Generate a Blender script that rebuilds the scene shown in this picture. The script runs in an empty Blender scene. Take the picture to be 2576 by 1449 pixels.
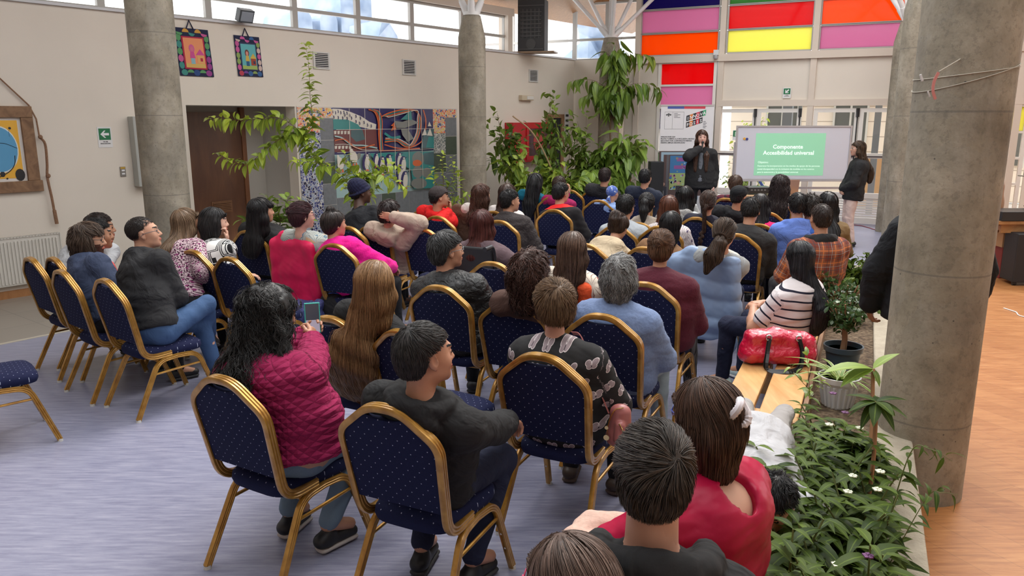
import bpy, math, random
import numpy as np
from mathutils import Vector, Matrix
R_ = math.radians
SC = bpy.context.scene
COL = SC.collection
# ------------------------------------------------------------------ camera
CAM_H = 2.0; FPX = 1950.0; PITCH = R_(12.3); W_, H_ = 2576, 1449
cd = bpy.data.cameras.new('camera'); cam = bpy.data.objects.new('camera', cd); COL.objects.link(cam)
cd.sensor_width = 36.0; cd.lens = FPX / W_ * 36.0; cd.clip_start = 0.05; cd.clip_end = 300
cam.location = (0, 0, CAM_H); cam.rotation_euler = (math.pi/2 - PITCH, 0, 0)
SC.camera = cam
# ------------------------------------------------------------------ world, light, exposure
w = bpy.data.worlds.new('sky'); SC.world = w; w.use_nodes = True
nt = w.node_tree; bg = nt.nodes['Background']
wtc = nt.nodes.new('ShaderNodeTexCoord'); wn = nt.nodes.new('ShaderNodeTexNoise')
wn.inputs['Scale'].default_value = 2.2; wn.inputs['Detail'].default_value = 4
wr = nt.nodes.new('ShaderNodeValToRGB')
wr.color_ramp.elements[0].position = .3; wr.color_ramp.elements[0].color = (.90, .95, 1.0, 1)
wr.color_ramp.elements[1].position = .62; wr.color_ramp.elements[1].color = (1, 1, 1, 1)
nt.links.new(wtc.outputs['Generated'], wn.inputs['Vector']); nt.links.new(wn.outputs['Fac'], wr.inputs['Fac'])
nt.links.new(wr.outputs['Color'], bg.inputs['Color'])
bg.inputs['Strength'].default_value = 1.5
sd = bpy.data.lights.new('sun', 'SUN'); sd.energy = 1.0; sd.angle = R_(25); sd.color = (1, .93, .84)
sun = bpy.data.objects.new('sun', sd); COL.objects.link(sun); sun.rotation_euler = (R_(-28), R_(16), 0)
vs = SC.view_settings; vs.view_transform = 'Standard'; vs.look = 'None'; vs.gamma = 1; vs.use_curve_mapping = False
vs.exposure = 1.08
cy = SC.cycles
cy.use_denoising = True; cy.max_bounces = 5; cy.diffuse_bounces = 3; cy.glossy_bounces = 2
cy.transmission_bounces = 2; cy.transparent_max_bounces = 8; cy.caustics_reflective = False; cy.caustics_refractive = False
cy.use_adaptive_sampling = True; cy.adaptive_threshold = .03
cy.sample_clamp_indirect = 6

# ------------------------------------------------------------------ pixel -> ray on the place's own surfaces
CT, ST = math.cos(PITCH), math.sin(PITCH)
def ray(x, y):
    a, d = x - W_/2, y - H_/2
    return np.array([a, FPX*CT - d*ST, -(FPX*ST + d*CT)])
def at_z(x, y, z=0.0):
    r = ray(x, y); s = (z - CAM_H) / r[2]
    return np.array([r[0]*s, r[1]*s, z])
def at_y(x, y, Y):
    r = ray(x, y); s = Y / r[1]
    return np.array([r[0]*s, Y, CAM_H + r[2]*s])
class Plane:      # vertical wall plane through (ox,oy) along azimuth direction d; n points into the room
    def __init__(s, o, d, n): s.o = np.array(o, float); s.d = np.array(d, float); s.d /= np.linalg.norm(s.d); s.n = np.array(n, float); s.n /= np.linalg.norm(s.n)
    def hit(s, x, y):
        r = ray(x, y); k = np.dot(s.n, s.o) / np.dot(s.n, r[:2]); p = r*k
        return float(np.dot(p[:2]-s.o, s.d)), float(CAM_H + p[2])
    def P(s, u, z, off=0.0):
        q = s.o + s.d*u + s.n*off
        return (q[0], q[1], z)
LW = Plane((-5.79, 8.53), (.616, .788), (.788, -.616))
CORNER = np.array([1.40, 17.75])
BW = Plane(CORNER, (.89, -.456), (-.456, -.89))

# ------------------------------------------------------------------ object helpers
def link(o, parent=None):
    COL.objects.link(o)
    if parent is not None: o.parent = parent
    return o
def tag(o, label=None, cat=None, group=None, kind=None):
    if label: o['label'] = label
    if cat: o['category'] = cat
    if group: o['group'] = group
    if kind: o['kind'] = kind
    return o
def empty(name, loc=(0, 0, 0), rz=0.0, label=None, cat=None, group=None):
    o = bpy.data.objects.new(name, None); o.empty_display_size = .1
    o.location = loc; o.rotation_euler = (0, 0, rz); link(o); return tag(o, label, cat, group)
def mesh_np(name, V, F, mats, parent=None, smooth=True, uv=None, fmat=None, col=None):
    """V (n,3); F (m,k) or a list of such arrays / lists"""
    me = bpy.data.meshes.new(name)
    V = np.asarray(V, np.float32)
    if isinstance(F, np.ndarray): Fs = [F]
    elif len(F) and isinstance(F[0], np.ndarray) and F[0].ndim == 2: Fs = [f for f in F if len(f)]
    else: Fs = None
    if Fs is not None:
        tot = np.concatenate([np.full(len(f), f.shape[1], np.int32) for f in Fs]); idx = np.concatenate([f.ravel() for f in Fs]).astype(np.int32)
    else:
        tot = np.array([len(f) for f in F], np.int32); idx = np.array([i for f in F for i in f], np.int32)
    start = np.concatenate([[0], np.cumsum(tot)[:-1]]).astype(np.int32)
    me.vertices.add(len(V)); me.vertices.foreach_set('co', V.ravel())
    me.loops.add(len(idx)); me.loops.foreach_set('vertex_index', idx)
    me.polygons.add(len(tot)); me.polygons.foreach_set('loop_start', start); me.polygons.foreach_set('loop_total', tot)
    me.polygons.foreach_set('use_smooth', np.full(len(tot), smooth, bool))
    for m in (mats if isinstance(mats, (list, tuple)) else [mats]): me.materials.append(m)
    if fmat is not None: me.polygons.foreach_set('material_index', np.asarray(fmat, np.int32))
    if uv is not None:
        l = me.uv_layers.new(name='UVMap'); l.data.foreach_set('uv', np.asarray(uv, np.float32)[idx].ravel())
    if col is not None:
        a = me.attributes.new('tint', 'FLOAT', 'POINT'); a.data.foreach_set('value', np.asarray(col, np.float32))
    me.update(calc_edges=True); me.validate()
    o = bpy.data.objects.new(name, me); link(o, parent); return o

class MB:      # collects simple solids, builds ONE mesh
    def __init__(s): s.v = []; s.f = []; s.uv = []; s.m = []; s.cm = 0
    def add(s, V, F, uv=None):
        b = len(s.v); s.v += [tuple(p) for p in V]; s.f += [tuple(b+i for i in f) for f in F]
        s.uv += [tuple(t) for t in uv] if uv is not None else [(0, 0)]*len(V); s.m += [s.cm]*len(F); return s
    def box(s, c, size, rot=None):
        x, y, z = [k/2 for k in size]
        V = [Vector((sx*x, sy*y, sz*z)) for sx in (-1, 1) for sy in (-1, 1) for sz in (-1, 1)]
        if rot is not None: V = [rot @ v for v in V]
        V = [v + Vector(c) for v in V]
        return s.add(V, [(0, 1, 3, 2), (4, 6, 7, 5), (0, 4, 5, 1), (2, 3, 7, 6), (0, 2, 6, 4), (1, 5, 7, 3)])
    def wbox(s, pl, u0, u1, z0, z1, o0, o1):        # box on a wall plane
        V = [pl.P(u, z, o) for u in (u0, u1) for o in (o0, o1) for z in (z0, z1)]
        return s.add(V, [(0, 1, 3, 2), (4, 6, 7, 5), (0, 4, 5, 1), (2, 3, 7, 6), (0, 2, 6, 4), (1, 5, 7, 3)],
                     [(u, z) for u in (u0, u1) for o in (o0, o1) for z in (z0, z1)])
    def prism(s, pts, fn, o0, o1):                   # polygon pts (u,z) extruded between offsets, fn(u,z,o)->xyz
        n = len(pts); V = [fn(u, z, o) for o in (o0, o1) for u, z in pts]
        F = [tuple(range(n))[::-1], tuple(range(n, 2*n))] + [(i, (i+1) % n, n+(i+1) % n, n+i) for i in range(n)]
        return s.add(V, F, [(u, z) for o in (0, 1) for u, z in pts])
    def cyl(s, a, b, r0, r1=None, n=16, caps=True):
        r1 = r0 if r1 is None else r1; a = Vector(a); b = Vector(b); d = (b-a).normalized()
        x = d.orthogonal().normalized(); y = d.cross(x)
        V = []
        for p, r in ((a, r0), (b, r1)):
            for i in range(n):
                t = 2*math.pi*i/n; V.append(p + (x*math.cos(t) + y*math.sin(t))*r)
        F = [(i, (i+1) % n, n+(i+1) % n, n+i) for i in range(n)]
        if caps: F += [tuple(range(n))[::-1], tuple(range(n, 2*n))]
        return s.add(V, F)
    def lathe(s, c, prof, n=24, sx=1, sy=1):         # prof [(r,z)]
        V = [(c[0]+r*math.cos(2*math.pi*i/n)*sx, c[1]+r*math.sin(2*math.pi*i/n)*sy, c[2]+z) for r, z in prof for i in range(n)]
        F = [(k*n+i, k*n+(i+1) % n, (k+1)*n+(i+1) % n, (k+1)*n+i) for k in range(len(prof)-1) for i in range(n)]
        F += [tuple(range(n))[::-1], tuple(range((len(prof)-1)*n, len(prof)*n))]
        return s.add(V, F)
    def sweep(s, path, prof, up=(0, 0, 1), closed=False, scale=None, caps=True):
        V, F = sweep_np(path, prof, up, closed, scale, caps); return s.add(V, F)
    def build(s, name, mat, parent=None, smooth=False, kind=None, bev=0, seg=2):
        o = mesh_np(name, np.array(s.v, np.float32), s.f, mat, parent, smooth, uv=np.array(s.uv, np.float32), fmat=s.m if any(s.m) else None)
        if bev:
            m = o.modifiers.new('bevel', 'BEVEL'); m.width = bev; m.segments = seg; m.limit_method = 'ANGLE'; m.angle_limit = R_(40)
        if smooth and not bev:
            try: o.data.set_sharp_from_angle(angle=R_(40))
            except Exception: pass
        if kind: o['kind'] = kind
        return o
def sweep_np(path, prof, up=(0, 0, 1), closed=False, scale=None, caps=True):
    """prof (x,y) points closed ring, swept along path; frame kept by parallel transport"""
    P = [Vector(p) for p in path]; n = len(P); k = len(prof)
    T = []
    for i in range(n):
        a = P[(i-1) % n] if (closed or i > 0) else P[i]; b = P[(i+1) % n] if (closed or i < n-1) else P[i]
        T.append((b-a).normalized())
    u = Vector(up); u = (u - T[0]*u.dot(T[0]))
    if u.length < 1e-5: u = T[0].orthogonal()
    u.normalize(); V = []
    for i in range(n):
        u = (u - T[i]*u.dot(T[i])).normalized(); x = T[i].cross(u)
        sc = 1 if scale is None else scale[i]
        V += [P[i] + x*(px*sc) + u*(py*sc) for px, py in prof]
    F = [(i*k+j, i*k+(j+1) % k, ((i+1) % n)*k+(j+1) % k, ((i+1) % n)*k+j) for i in range(n if closed else n-1) for j in range(k)]
    if caps and not closed: F += [tuple(range(k))[::-1], tuple(range((n-1)*k, n*k))]
    return V, F
def circ(r, n=8, ry=None): ry = ry or r; return [(r*math.cos(2*math.pi*i/n), ry*math.sin(2*math.pi*i/n)) for i in range(n)]
def smooth_path(pts, n=6, closed=False):     # Catmull-Rom
    P = [np.array(p, float) for p in pts]; out = []; m = len(P)
    for i in range(m if closed else m-1):
        p0 = P[(i-1) % m] if (closed or i > 0) else P[i]*2-P[i+1]; p1 = P[i]; p2 = P[(i+1) % m]; p3 = P[(i+2) % m] if (closed or i < m-2) else p2*2-p1
        for j in range(n):
            t = j/n; out.append(.5*((2*p1)+(-p0+p2)*t+(2*p0-5*p1+4*p2-p3)*t*t+(-p0+3*p1-3*p2+p3)*t**3))
    if not closed: out.append(P[-1])
    return out
def round_path(pts, r, n=5):                 # polyline with rounded corners
    P = [Vector(p) for p in pts]; out = [P[0]]
    for i in range(1, len(P)-1):
        a = (P[i-1]-P[i]); b = (P[i+1]-P[i]); rr = min(r if not isinstance(r, (list, tuple)) else r[i-1], a.length*.49, b.length*.49)
        p0 = P[i]+a.normalized()*rr; p1 = P[i]+b.normalized()*rr
        for j in range(n+1):
            t = j/n; out.append(p0*(1-t)**2+P[i]*2*t*(1-t)+p1*t*t)
    out.append(P[-1]); return out

# ------------------------------------------------------------------ material helpers
class E:                                     # small arithmetic on node sockets
    def __init__(s, t, k): s.t = t; s.k = k
    def _m(s, op, *a):
        n = s.t.nodes.new('ShaderNodeMath'); n.operation = op
        for i, x in enumerate((s,)+a):
            if isinstance(x, E): s.t.links.new(x.k, n.inputs[i])
            else: n.inputs[i].default_value = x
        return E(s.t, n.outputs[0])
    def __add__(s, o): return s._m('ADD', o)
    def __sub__(s, o): return s._m('SUBTRACT', o)
    def __mul__(s, o): return s._m('MULTIPLY', o)
    def fr(s): return s._m('FRACT')
    def ab(s): return s._m('ABSOLUTE')
    def lt(s, o): return s._m('LESS_THAN', o)
    def gt(s, o): return s._m('GREATER_THAN', o)
    def mx(s, o): return s._m('MAXIMUM', o)
    def mn(s, o): return s._m('MINIMUM', o)
    def sin(s): return s._m('SINE')
    def fl(s): return s._m('FLOOR')
    def pw(s, o): return s._m('POWER', o)
class M:
    def __init__(s, name, base=(.8, .8, .8), rough=.6, metal=0.0, spec=.5, coat=0, sheen=0):
        s.m = bpy.data.materials.new(name); s.m.use_nodes = True; s.t = s.m.node_tree; s.b = s.t.nodes['Principled BSDF']
        s.b.inputs['Base Color'].default_value = (*base, 1); s.b.inputs['Roughness'].default_value = rough
        s.b.inputs['Metallic'].default_value = metal; s.b.inputs['Specular IOR Level'].default_value = spec
        if coat: s.b.inputs['Coat Weight'].default_value = coat; s.b.inputs['Coat Roughness'].default_value = .15
        if sheen: s.b.inputs['Sheen Weight'].default_value = sheen; s.b.inputs['Sheen Roughness'].default_value = .5
    def n(s, ty, **k):
        n = s.t.nodes.new(ty)
        for a, v in k.items():
            if a in ('op', 'operation'): n.operation = v
            elif hasattr(n, a) and not (a in n.inputs): setattr(n, a, v)
            else: n.inputs[a].default_value = v
        return n
    def L(s, a, b): s.t.links.new(a.k if isinstance(a, E) else a, b)
    def coord(s, kind='Object'): return s.n('ShaderNodeTexCoord').outputs[kind]
    def uvw(s, kind='UV'):
        x = s.n('ShaderNodeSeparateXYZ'); s.L(s.coord(kind), x.inputs[0]); return [E(s.t, o) for o in x.outputs]
    def map(s, sc=(1, 1, 1), rot=(0, 0, 0), kind='Object'):
        m = s.n('ShaderNodeMapping'); m.inputs['Scale'].default_value = sc; m.inputs['Rotation'].default_value = rot
        s.L(s.coord(kind), m.inputs['Vector']); return m.outputs[0]
    def noise(s, scale=5, detail=4, vec=None, rough=.5, dist=0):
        n = s.n('ShaderNodeTexNoise'); n.inputs['Scale'].default_value = scale; n.inputs['Detail'].default_value = detail
        n.inputs['Roughness'].default_value = rough; n.inputs['Distortion'].default_value = dist
        if vec is None: vec = s.coord('Object')
        s.L(vec, n.inputs['Vector']); return E(s.t, n.outputs['Fac'])
    def ramp(s, fac, stops, const=False):
        r = s.n('ShaderNodeValToRGB'); e = r.color_ramp
        if const: e.interpolation = 'CONSTANT'
        while len(e.elements) < len(stops): e.elements.new(.5)
        for i, (p, c) in enumerate(stops): e.elements[i].position = p; e.elements[i].color = (*c, 1)
        s.L(fac, r.inputs[0]); return r.outputs[0]
    def mix(s, fac, a, b, mode='MIX'):
        m = s.n('ShaderNodeMix'); m.data_type = 'RGBA'; m.blend_type = mode
        for v, i in ((fac, 0), (a, 6), (b, 7)):
            if isinstance(v, (E,)) : s.L(v, m.inputs[i])
            elif isinstance(v, tuple): m.inputs[i].default_value = (*v, 1)
            elif isinstance(v, (int, float)): m.inputs[i].default_value = v
            else: s.L(v, m.inputs[i])
        return m.outputs[2]
    def base(s, c): s.L(c, s.b.inputs['Base Color']); return s
    def rough(s, c): s.L(c, s.b.inputs['Roughness']); return s
    def bump(s, h, strength=.3, dist=.01):
        b = s.n('ShaderNodeBump'); b.inputs['Strength'].default_value = strength; b.inputs['Distance'].default_value = dist
        s.L(h, b.inputs['Height'])
        if s.b.inputs['Normal'].is_linked: s.L(s.b.inputs['Normal'].links[0].from_socket, b.inputs['Normal'])
        s.L(b.outputs[0], s.b.inputs['Normal']); return s
def srgb(r, g, b):
    f = lambda c: (c/255/12.92 if c/255 <= .04045 else ((c/255+.055)/1.055)**2.4)
    return (f(r), f(g), f(b))
_flat = {}
def flat(c, rough=.6, metal=0.0, spec=.5, name='paint', **k):
    key = (c, rough, metal, name)
    if key not in _flat: _flat[key] = M(name, c, rough, metal, spec, **k).m
    return _flat[key]
# ================================================================== MATERIALS OF THE ROOM
def m_wall(name, c, s=.012):
    m = M(name, c, .75); n = m.noise(1.6, 5); k = m.noise(14, 3)
    m.base(m.mix(n, tuple(v*.93 for v in c), tuple(min(1, v*1.05) for v in c))); m.bump(k, .08, s); return m.m
MAT_WALL = m_wall('cream_wall_paint', (.75, .68, .59)); MAT_FRAMEP = m_wall('cream_trim_paint', (.68, .59, .50))
def m_concrete():
    m = M('grey_concrete', (.4, .38, .33), .8)
    a = m.noise(3.2, 6, rough=.65); b = m.noise(9, 5, m.map((1, 1, .25)), rough=.7); c = m.noise(60, 2)
    base = m.ramp(a, [(.28, (.155, .13, .095)), (.5, (.27, .235, .175)), (.72, (.41, .36, .28))])
    base = m.mix(m.noise(2.1, 3, m.map((1, 1, 1), (1, 0, 0))).gt(.56)*.25, base, (.24, .225, .19))
    base = m.mix(m.noise(28, 5, rough=.75).gt(.56)*.28, base, (.10, .09, .075)); base = m.mix((b - .5)*1.5, base, (.40, .365, .31), 'MIX')
    v = m.n('ShaderNodeTexVoronoi'); v.inputs['Scale'].default_value = 11; m.L(m.coord(), v.inputs['Vector'])
    pit = E(m.t, v.outputs['Distance']).lt(.05)
    base = m.mix(pit*.8, base, (.06, .055, .05))
    x, y, z = m.uvw('Object'); seam = ((z+.37)*1.25).fr().lt(.012)
    base = m.mix(seam*.5, base, (.12, .11, .10))
    m.base(base); m.bump(a + c*.3 - pit*.5 - seam*.6, .35, .012); return m.m
MAT_CONC = m_concrete()
def m_lino():
    m = M('lavender_linoleum', (.3, .3, .45), .34, spec=.45)
    g = m.map((2.2, 22, 1), (0, 0, R_(8)), 'Object')
    a = m.noise(2.2, 5, g, .6); b = m.noise(7, 3, g, .6); c = m.noise(.6, 2)
    base = m.ramp(a, [(.3, (.175, .18, .275)), (.5, (.265, .27, .375)), (.7, (.355, .355, .455))])
    base = m.mix((b.gt(.66))*.55, base, (.13, .14, .25))
    base = m.mix((b.lt(.33))*.4, base, (.40, .40, .50)); base = m.mix(c*.25, base, (.28, .285, .36))
    m.base(base); m.rough(a*.18 + .24); m.bump(a, .03, .002); return m.m
def m_woodfloor():
    m = M('orange_laminate_boards', (.5, .25, .1), .3)
    br = m.n('ShaderNodeTexBrick'); br.inputs['Scale'].default_value = 1; br.inputs['Brick Width'].default_value = 1.25; br.inputs['Row Height'].default_value = .19
    br.inputs['Mortar Size'].default_value = .002; br.inputs['Color1'].default_value = (.46, .20, .07, 1); br.inputs['Color2'].default_value = (.33, .12, .035, 1); br.inputs['Mortar'].default_value = (.16, .07, .03, 1); br.offset = .37
    mp = m.map((1, 1, 1), (0, 0, R_(-114+180)), 'Object'); m.L(mp, br.inputs['Vector'])
    g = m.noise(3, 6, m.map((1, 10, 1), (0, 0, R_(66))), .65, 1.2)
    m.base(m.mix(.55, br.outputs['Color'], m.ramp(g, [(.3, (.24, .08, .02)), (.55, (.48, .21, .07)), (.75, (.62, .33, .13))]))); m.rough(g*.15+.30); return m.m
def m_tile():
    m = M('beige_floor_tiles', (.45, .4, .34), .35)
    br = m.n('ShaderNodeTexBrick'); br.offset = 0; br.inputs['Scale'].default_value = 1; br.inputs['Brick Width'].default_value = .6; br.inputs['Row Height'].default_value = .6
    br.inputs['Mortar Size'].default_value = .004; br.inputs['Color1'].default_value = (.34, .30, .25, 1); br.inputs['Color2'].default_value = (.30, .265, .22, 1); br.inputs['Mortar'].default_value = (.2, .18, .15, 1)
    m.L(m.map((1, 1, 1), (0, 0, R_(-52))), br.inputs['Vector']); m.base(br.outputs['Color']); return m.m
def m_wood(name, c1, c2, sc=(1, 8, 1), rot=(0, 0, 0), rough=.4, scale=3):
    m = M(name, c1, rough); g = m.noise(scale, 6, m.map(sc, rot), .6, .8)
    m.base(m.ramp(g, [(.3, c1), (.7, c2)])); m.bump(g, .08, .004); return m.m
def m_glass(name='clear_glass', tint=(1, 1, 1), amt=.1):
    m = M(name, (1, 1, 1), .02); t = m.t; t.nodes.remove(m.b)
    tr = t.nodes.new('ShaderNodeBsdfTransparent'); tr.inputs[0].default_value = (*tint, 1)
    gl = t.nodes.new('ShaderNodeBsdfGlossy'); gl.inputs['Roughness'].default_value = .03
    lw = t.nodes.new('ShaderNodeLayerWeight'); lw.inputs[0].default_value = .5; pw = t.nodes.new('ShaderNodeMath'); pw.operation = 'POWER'; pw.inputs[1].default_value = 4
    t.links.new(lw.outputs['Facing'], pw.inputs[0]); fr = t.nodes.new('ShaderNodeMath'); fr.operation = 'MULTIPLY_ADD'; t.links.new(pw.outputs[0], fr.inputs[0]); fr.inputs[1].default_value = .3; fr.inputs[2].default_value = .03
    mx = t.nodes.new('ShaderNodeMixShader'); t.links.new(fr.outputs[0], mx.inputs[0]); t.links.new(tr.outputs[0], mx.inputs[1]); t.links.new(gl.outputs[0], mx.inputs[2])
    t.links.new(mx.outputs[0], t.nodes['Material Output'].inputs[0]); return m.m
MAT_GLASS = m_glass()
MAT_BENCH = m_wood('varnished_pine', (.56, .29, .10), (.74, .45, .19), (6, .8, 6), (0, 0, R_(24)), .32)
MAT_ALU = flat((.42, .40, .37), .45, 0, name='window_frame_paint')
MAT_WFR = flat((.80, .76, .70), .4, 0, name='door_frame_paint')
MAT_BLK = flat((.015, .015, .017), .5, name='black_plastic')
MAT_WHITE = flat((.8, .8, .79), .5, name='white_paint')
MAT_SOIL = None
# ================================================================== FLOORS
def nsx(p, q, off=0.0): return (p[0], p[1])
def lwp(u, s, z): return (LW.o[0]+LW.d[0]*u+LW.n[0]*s, LW.o[1]+LW.d[1]*u+LW.n[1]*s, z)
AZ = R_(24.3); BD = np.array([math.sin(AZ), math.cos(AZ)]); BN = np.array([math.cos(AZ), -math.sin(AZ)])   # bench line and its right-hand normal
LED = at_z(2262, 1380, .35)[:2]
def bp(t, s, z=0.0): q = LED + BD*t + BN*s; return (q[0], q[1], z)      # coordinates along planter ledge
def poly_floor(name, pts, mat, z=0.0, th=.05):
    mb = MB(); n = len(pts); mb.prism(pts, lambda u, v, o: (u, v, o), z-th, z); o = mb.build(name, mat, kind='structure'); return o
S_TILE = (np.dot(at_z(60, 855)[:2]-LW.o, LW.n))
wl = [bp(-8, .14), bp(16, .14), bp(16, 14), bp(-8, 14)]
ll = [lwp(-9, S_TILE, 0), lwp(14, S_TILE, 0), bp(16, .14), bp(-8, .14)]
poly_floor('floor', [p[:2] for p in ll], m_lino()); poly_floor('floor', [p[:2] for p in wl], m_woodfloor(), .0)
poly_floor('floor', [lwp(-9, -.5, 0)[:2], lwp(14, -.5, 0)[:2], lwp(14, S_TILE, 0)[:2], lwp(-9, S_TILE, 0)[:2]], m_tile())
mb = MB(); mb.prism([lwp(-9, S_TILE-.02, 0)[:2], lwp(14, S_TILE-.02, 0)[:2], lwp(14, S_TILE+.02, 0)[:2], lwp(-9, S_TILE+.02, 0)[:2]], lambda u, v, o: (u, v, o), 0, .006)
mb.build('trim_1', flat((.55, .50, .40), .4, name='floor_joint_strip'), kind='structure')
# ================================================================== LEFT WALL
SILL = 3.26; UC = LW.hit(1445, 152)[0]; ZD = 2.18
DU0, DU1 = LW.hit(479, 400)[0], LW.hit(743, 300)[0]
mb = MB(); T = .22
for u0, u1, z0, z1 in ((-9, DU0, 0, SILL), (DU0, DU1, ZD, SILL), (DU1, UC+.0, 0, SILL)): mb.wbox(LW, u0, u1, z0, z1, -T, 0)
mb.build('wall_left', MAT_WALL, kind='structure')
mb = MB(); mb.wbox(LW, -9, UC, SILL, SILL+.03, -T-.03, .035); mb.build('trim_2', flat((.62, .62, .64), .4, name='sill_paint'), kind='structure')
# recess behind the opening
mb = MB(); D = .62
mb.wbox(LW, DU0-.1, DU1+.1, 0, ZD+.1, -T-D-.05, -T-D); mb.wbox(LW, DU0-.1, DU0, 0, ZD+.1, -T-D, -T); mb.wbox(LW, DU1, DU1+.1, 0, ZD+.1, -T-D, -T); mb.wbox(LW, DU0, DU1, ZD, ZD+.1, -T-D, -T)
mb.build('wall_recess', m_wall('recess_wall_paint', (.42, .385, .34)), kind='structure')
DARKWOOD = m_wood('dark_brown_veneer', (.075, .028, .014), (.13, .055, .025), (3, 3, .8), (0, 0, 0), .35, 2)
PLR = Plane(LW.P(0, 0, -T-D)[:2], LW.d, LW.n)
d0, d1 = DU0+.02, PLR.hit(606, 400)[0]; e0, e1 = PLR.hit(712, 400)[0], PLR.hit(722, 400)[0]
mb = MB(); mb.wbox(PLR, d0, d1, 0, 2.1, .0, .05); dr = mb.build('door_1', DARKWOOD, kind='structure')
mb = MB(); mb.wbox(PLR, d1, d1+.07, 0, 2.17, 0, .07); mb.wbox(PLR, e0, e1+.03, 0, 2.17, 0, .07); mb.build('door_frame', m_wood('reddish_door_frame', (.13, .05, .02), (.2, .08, .035), (4, 4, 1)), dr)
va, vb = PLR.hit(527, 505)[0], PLR.hit(578, 505)[0]; vz0, vz1 = .62, .80
mb = MB(); mb.wbox(PLR, va, vb, vz0, vz1, .05, .06)
for i in range(6): z = vz0+.02+i*.025; mb.wbox(PLR, va+.02, vb-.02, z, z+.012, .06, .075)
mb.build('door_vent', m_wood('vent_veneer', (.13, .055, .02), (.2, .09, .04)), dr)
mb = MB(); q = PLR.P(d0+.12, 1.02, .05); q2 = PLR.P(d0+.12, 1.02, .10); mb.cyl(q, q2, .012); mb.cyl(q2, PLR.P(d0+.22, 1.02, .10), .01); mb.build('door_handle', flat((.6, .6, .6), .25, 1, name='brushed_steel'), dr, smooth=True)
mb = MB(); sx, sz = PLR.hit(706, 396); mb.wbox(PLR, sx-.03, sx+.03, sz-.06, sz+.06, 0, .012); mb.cm = 1
for k in (-1, 1): mb.wbox(PLR, sx-.02, sx+.02, sz+k*.025-.016, sz+k*.025+.016, .012, .016)
tag(mb.build('light_switch', [flat((.35, .34, .32), .5), MAT_WHITE]), 'small grey light switch inside the dark doorway recess', 'light switch')
# baseboard
mb = MB(); mb.wbox(LW, -9, DU0, 0, .09, 0, .015); mb.build('baseboard_left', m_wood('baseboard_wood', (.30, .13, .05), (.42, .2, .08), (4, 4, 1)), kind='structure')
# clerestory on the left wall
ZT1, ZT2, ZTOP = 3.56, 3.61, 3.97
WEND = 9.40
def win_strip(name, pl, cuts, z0, ztr, z1, off, mats=MAT_ALU):
    for i in range(len(cuts)-1):
        a, b = cuts[i], cuts[i+1]; f = .045; mb = MB()
        mb.wbox(pl, a, a+f, z0, z1, off-.03, off+.03); mb.wbox(pl, b-f, b, z0, z1, off-.03, off+.03)
        for q0, q1 in ((z0, z0+f*.7), (ztr-.025, ztr+.025), (z1-f, z1)): mb.wbox(pl, a+f, b-f, q0, q1, off-.03, off+.03)
        w_ = mb.build(name + str(win_strip.k), mats, kind='structure'); win_strip.k += 1
        g = MB(); g.wbox(pl, a+f, b-f, z0+f*.7, z1-f, off-.004, off+.004); g.build('pane', MAT_GLASS, w_)
win_strip.k = 1
cuts = [-3.6, -2.3, -1.0, .30, 1.53, 2.94, 4.335, 5.55, 6.75, 7.85+.2, 9.32]
win_strip('window_', LW, cuts, SILL+.03, ZT1+.02, ZTOP, -.12)
mb = MB(); mb.wbox(LW, -9, WEND+.1, ZTOP, ZTOP+.14, -.22, -.02); mb.build('trim_3', MAT_FRAMEP, kind='structure')
mb = MB(); mb.wbox(LW, 9.28, 9.42, SILL, ZTOP, -.24, .0); mb.build('trim_4', MAT_FRAMEP, kind='structure')
# ================================================================== BACK WALL
def bx(x): return BW.hit(x, 200)[0]
V1 = 1.50                                   # where the coloured glazing starts
mb = MB(); mb.wbox(BW, -.45, .72, 0, SILL, -.45, -.0) if False else mb.wbox(BW, -.12, .72, 0, SILL, -.3, 0); mb.wbox(BW, .72, 1.15, 2.36, SILL, -.2, 0); mb.wbox(BW, 1.15, 1.50, 0, SILL, -.2, 0)
mb.wbox(BW, -3.0, 0, SILL-.12, SILL, -.2, 0)
mb.build('wall_back', MAT_WALL, kind='structure')
# back clerestory
win_strip('window_', BW, [-2.9, -1.6, -.06, .70, 1.40], SILL, ZT1+.13, 4.45, -.08)
mb = MB(); mb.wbox(BW, -3, 1.42, 4.45, 5.2, -.2, 0); mb.build('trim_5', m_wood('ceiling_boards', (.24, .11, .045), (.36, .18, .08), (8, 8, .6)), kind='structure')
# opening in the back wall by the column with a wooden door leaf and window light behind
mb = MB(); mb.wbox(BW, .55, 1.3, 0, 2.45, -1.3, -1.25); mb.build('wall_passage', m_wall('passage_paint', (.35, .3, .25)), kind='structure')
mb = MB(); mb.wbox(BW, .72, .93, 0, 2.05, -.16, -.12); mb.build('door_2', m_wood('brown_door_leaf', (.2, .1, .05), (.28, .15, .08), (4, 4, 1)), kind='structure')
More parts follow.
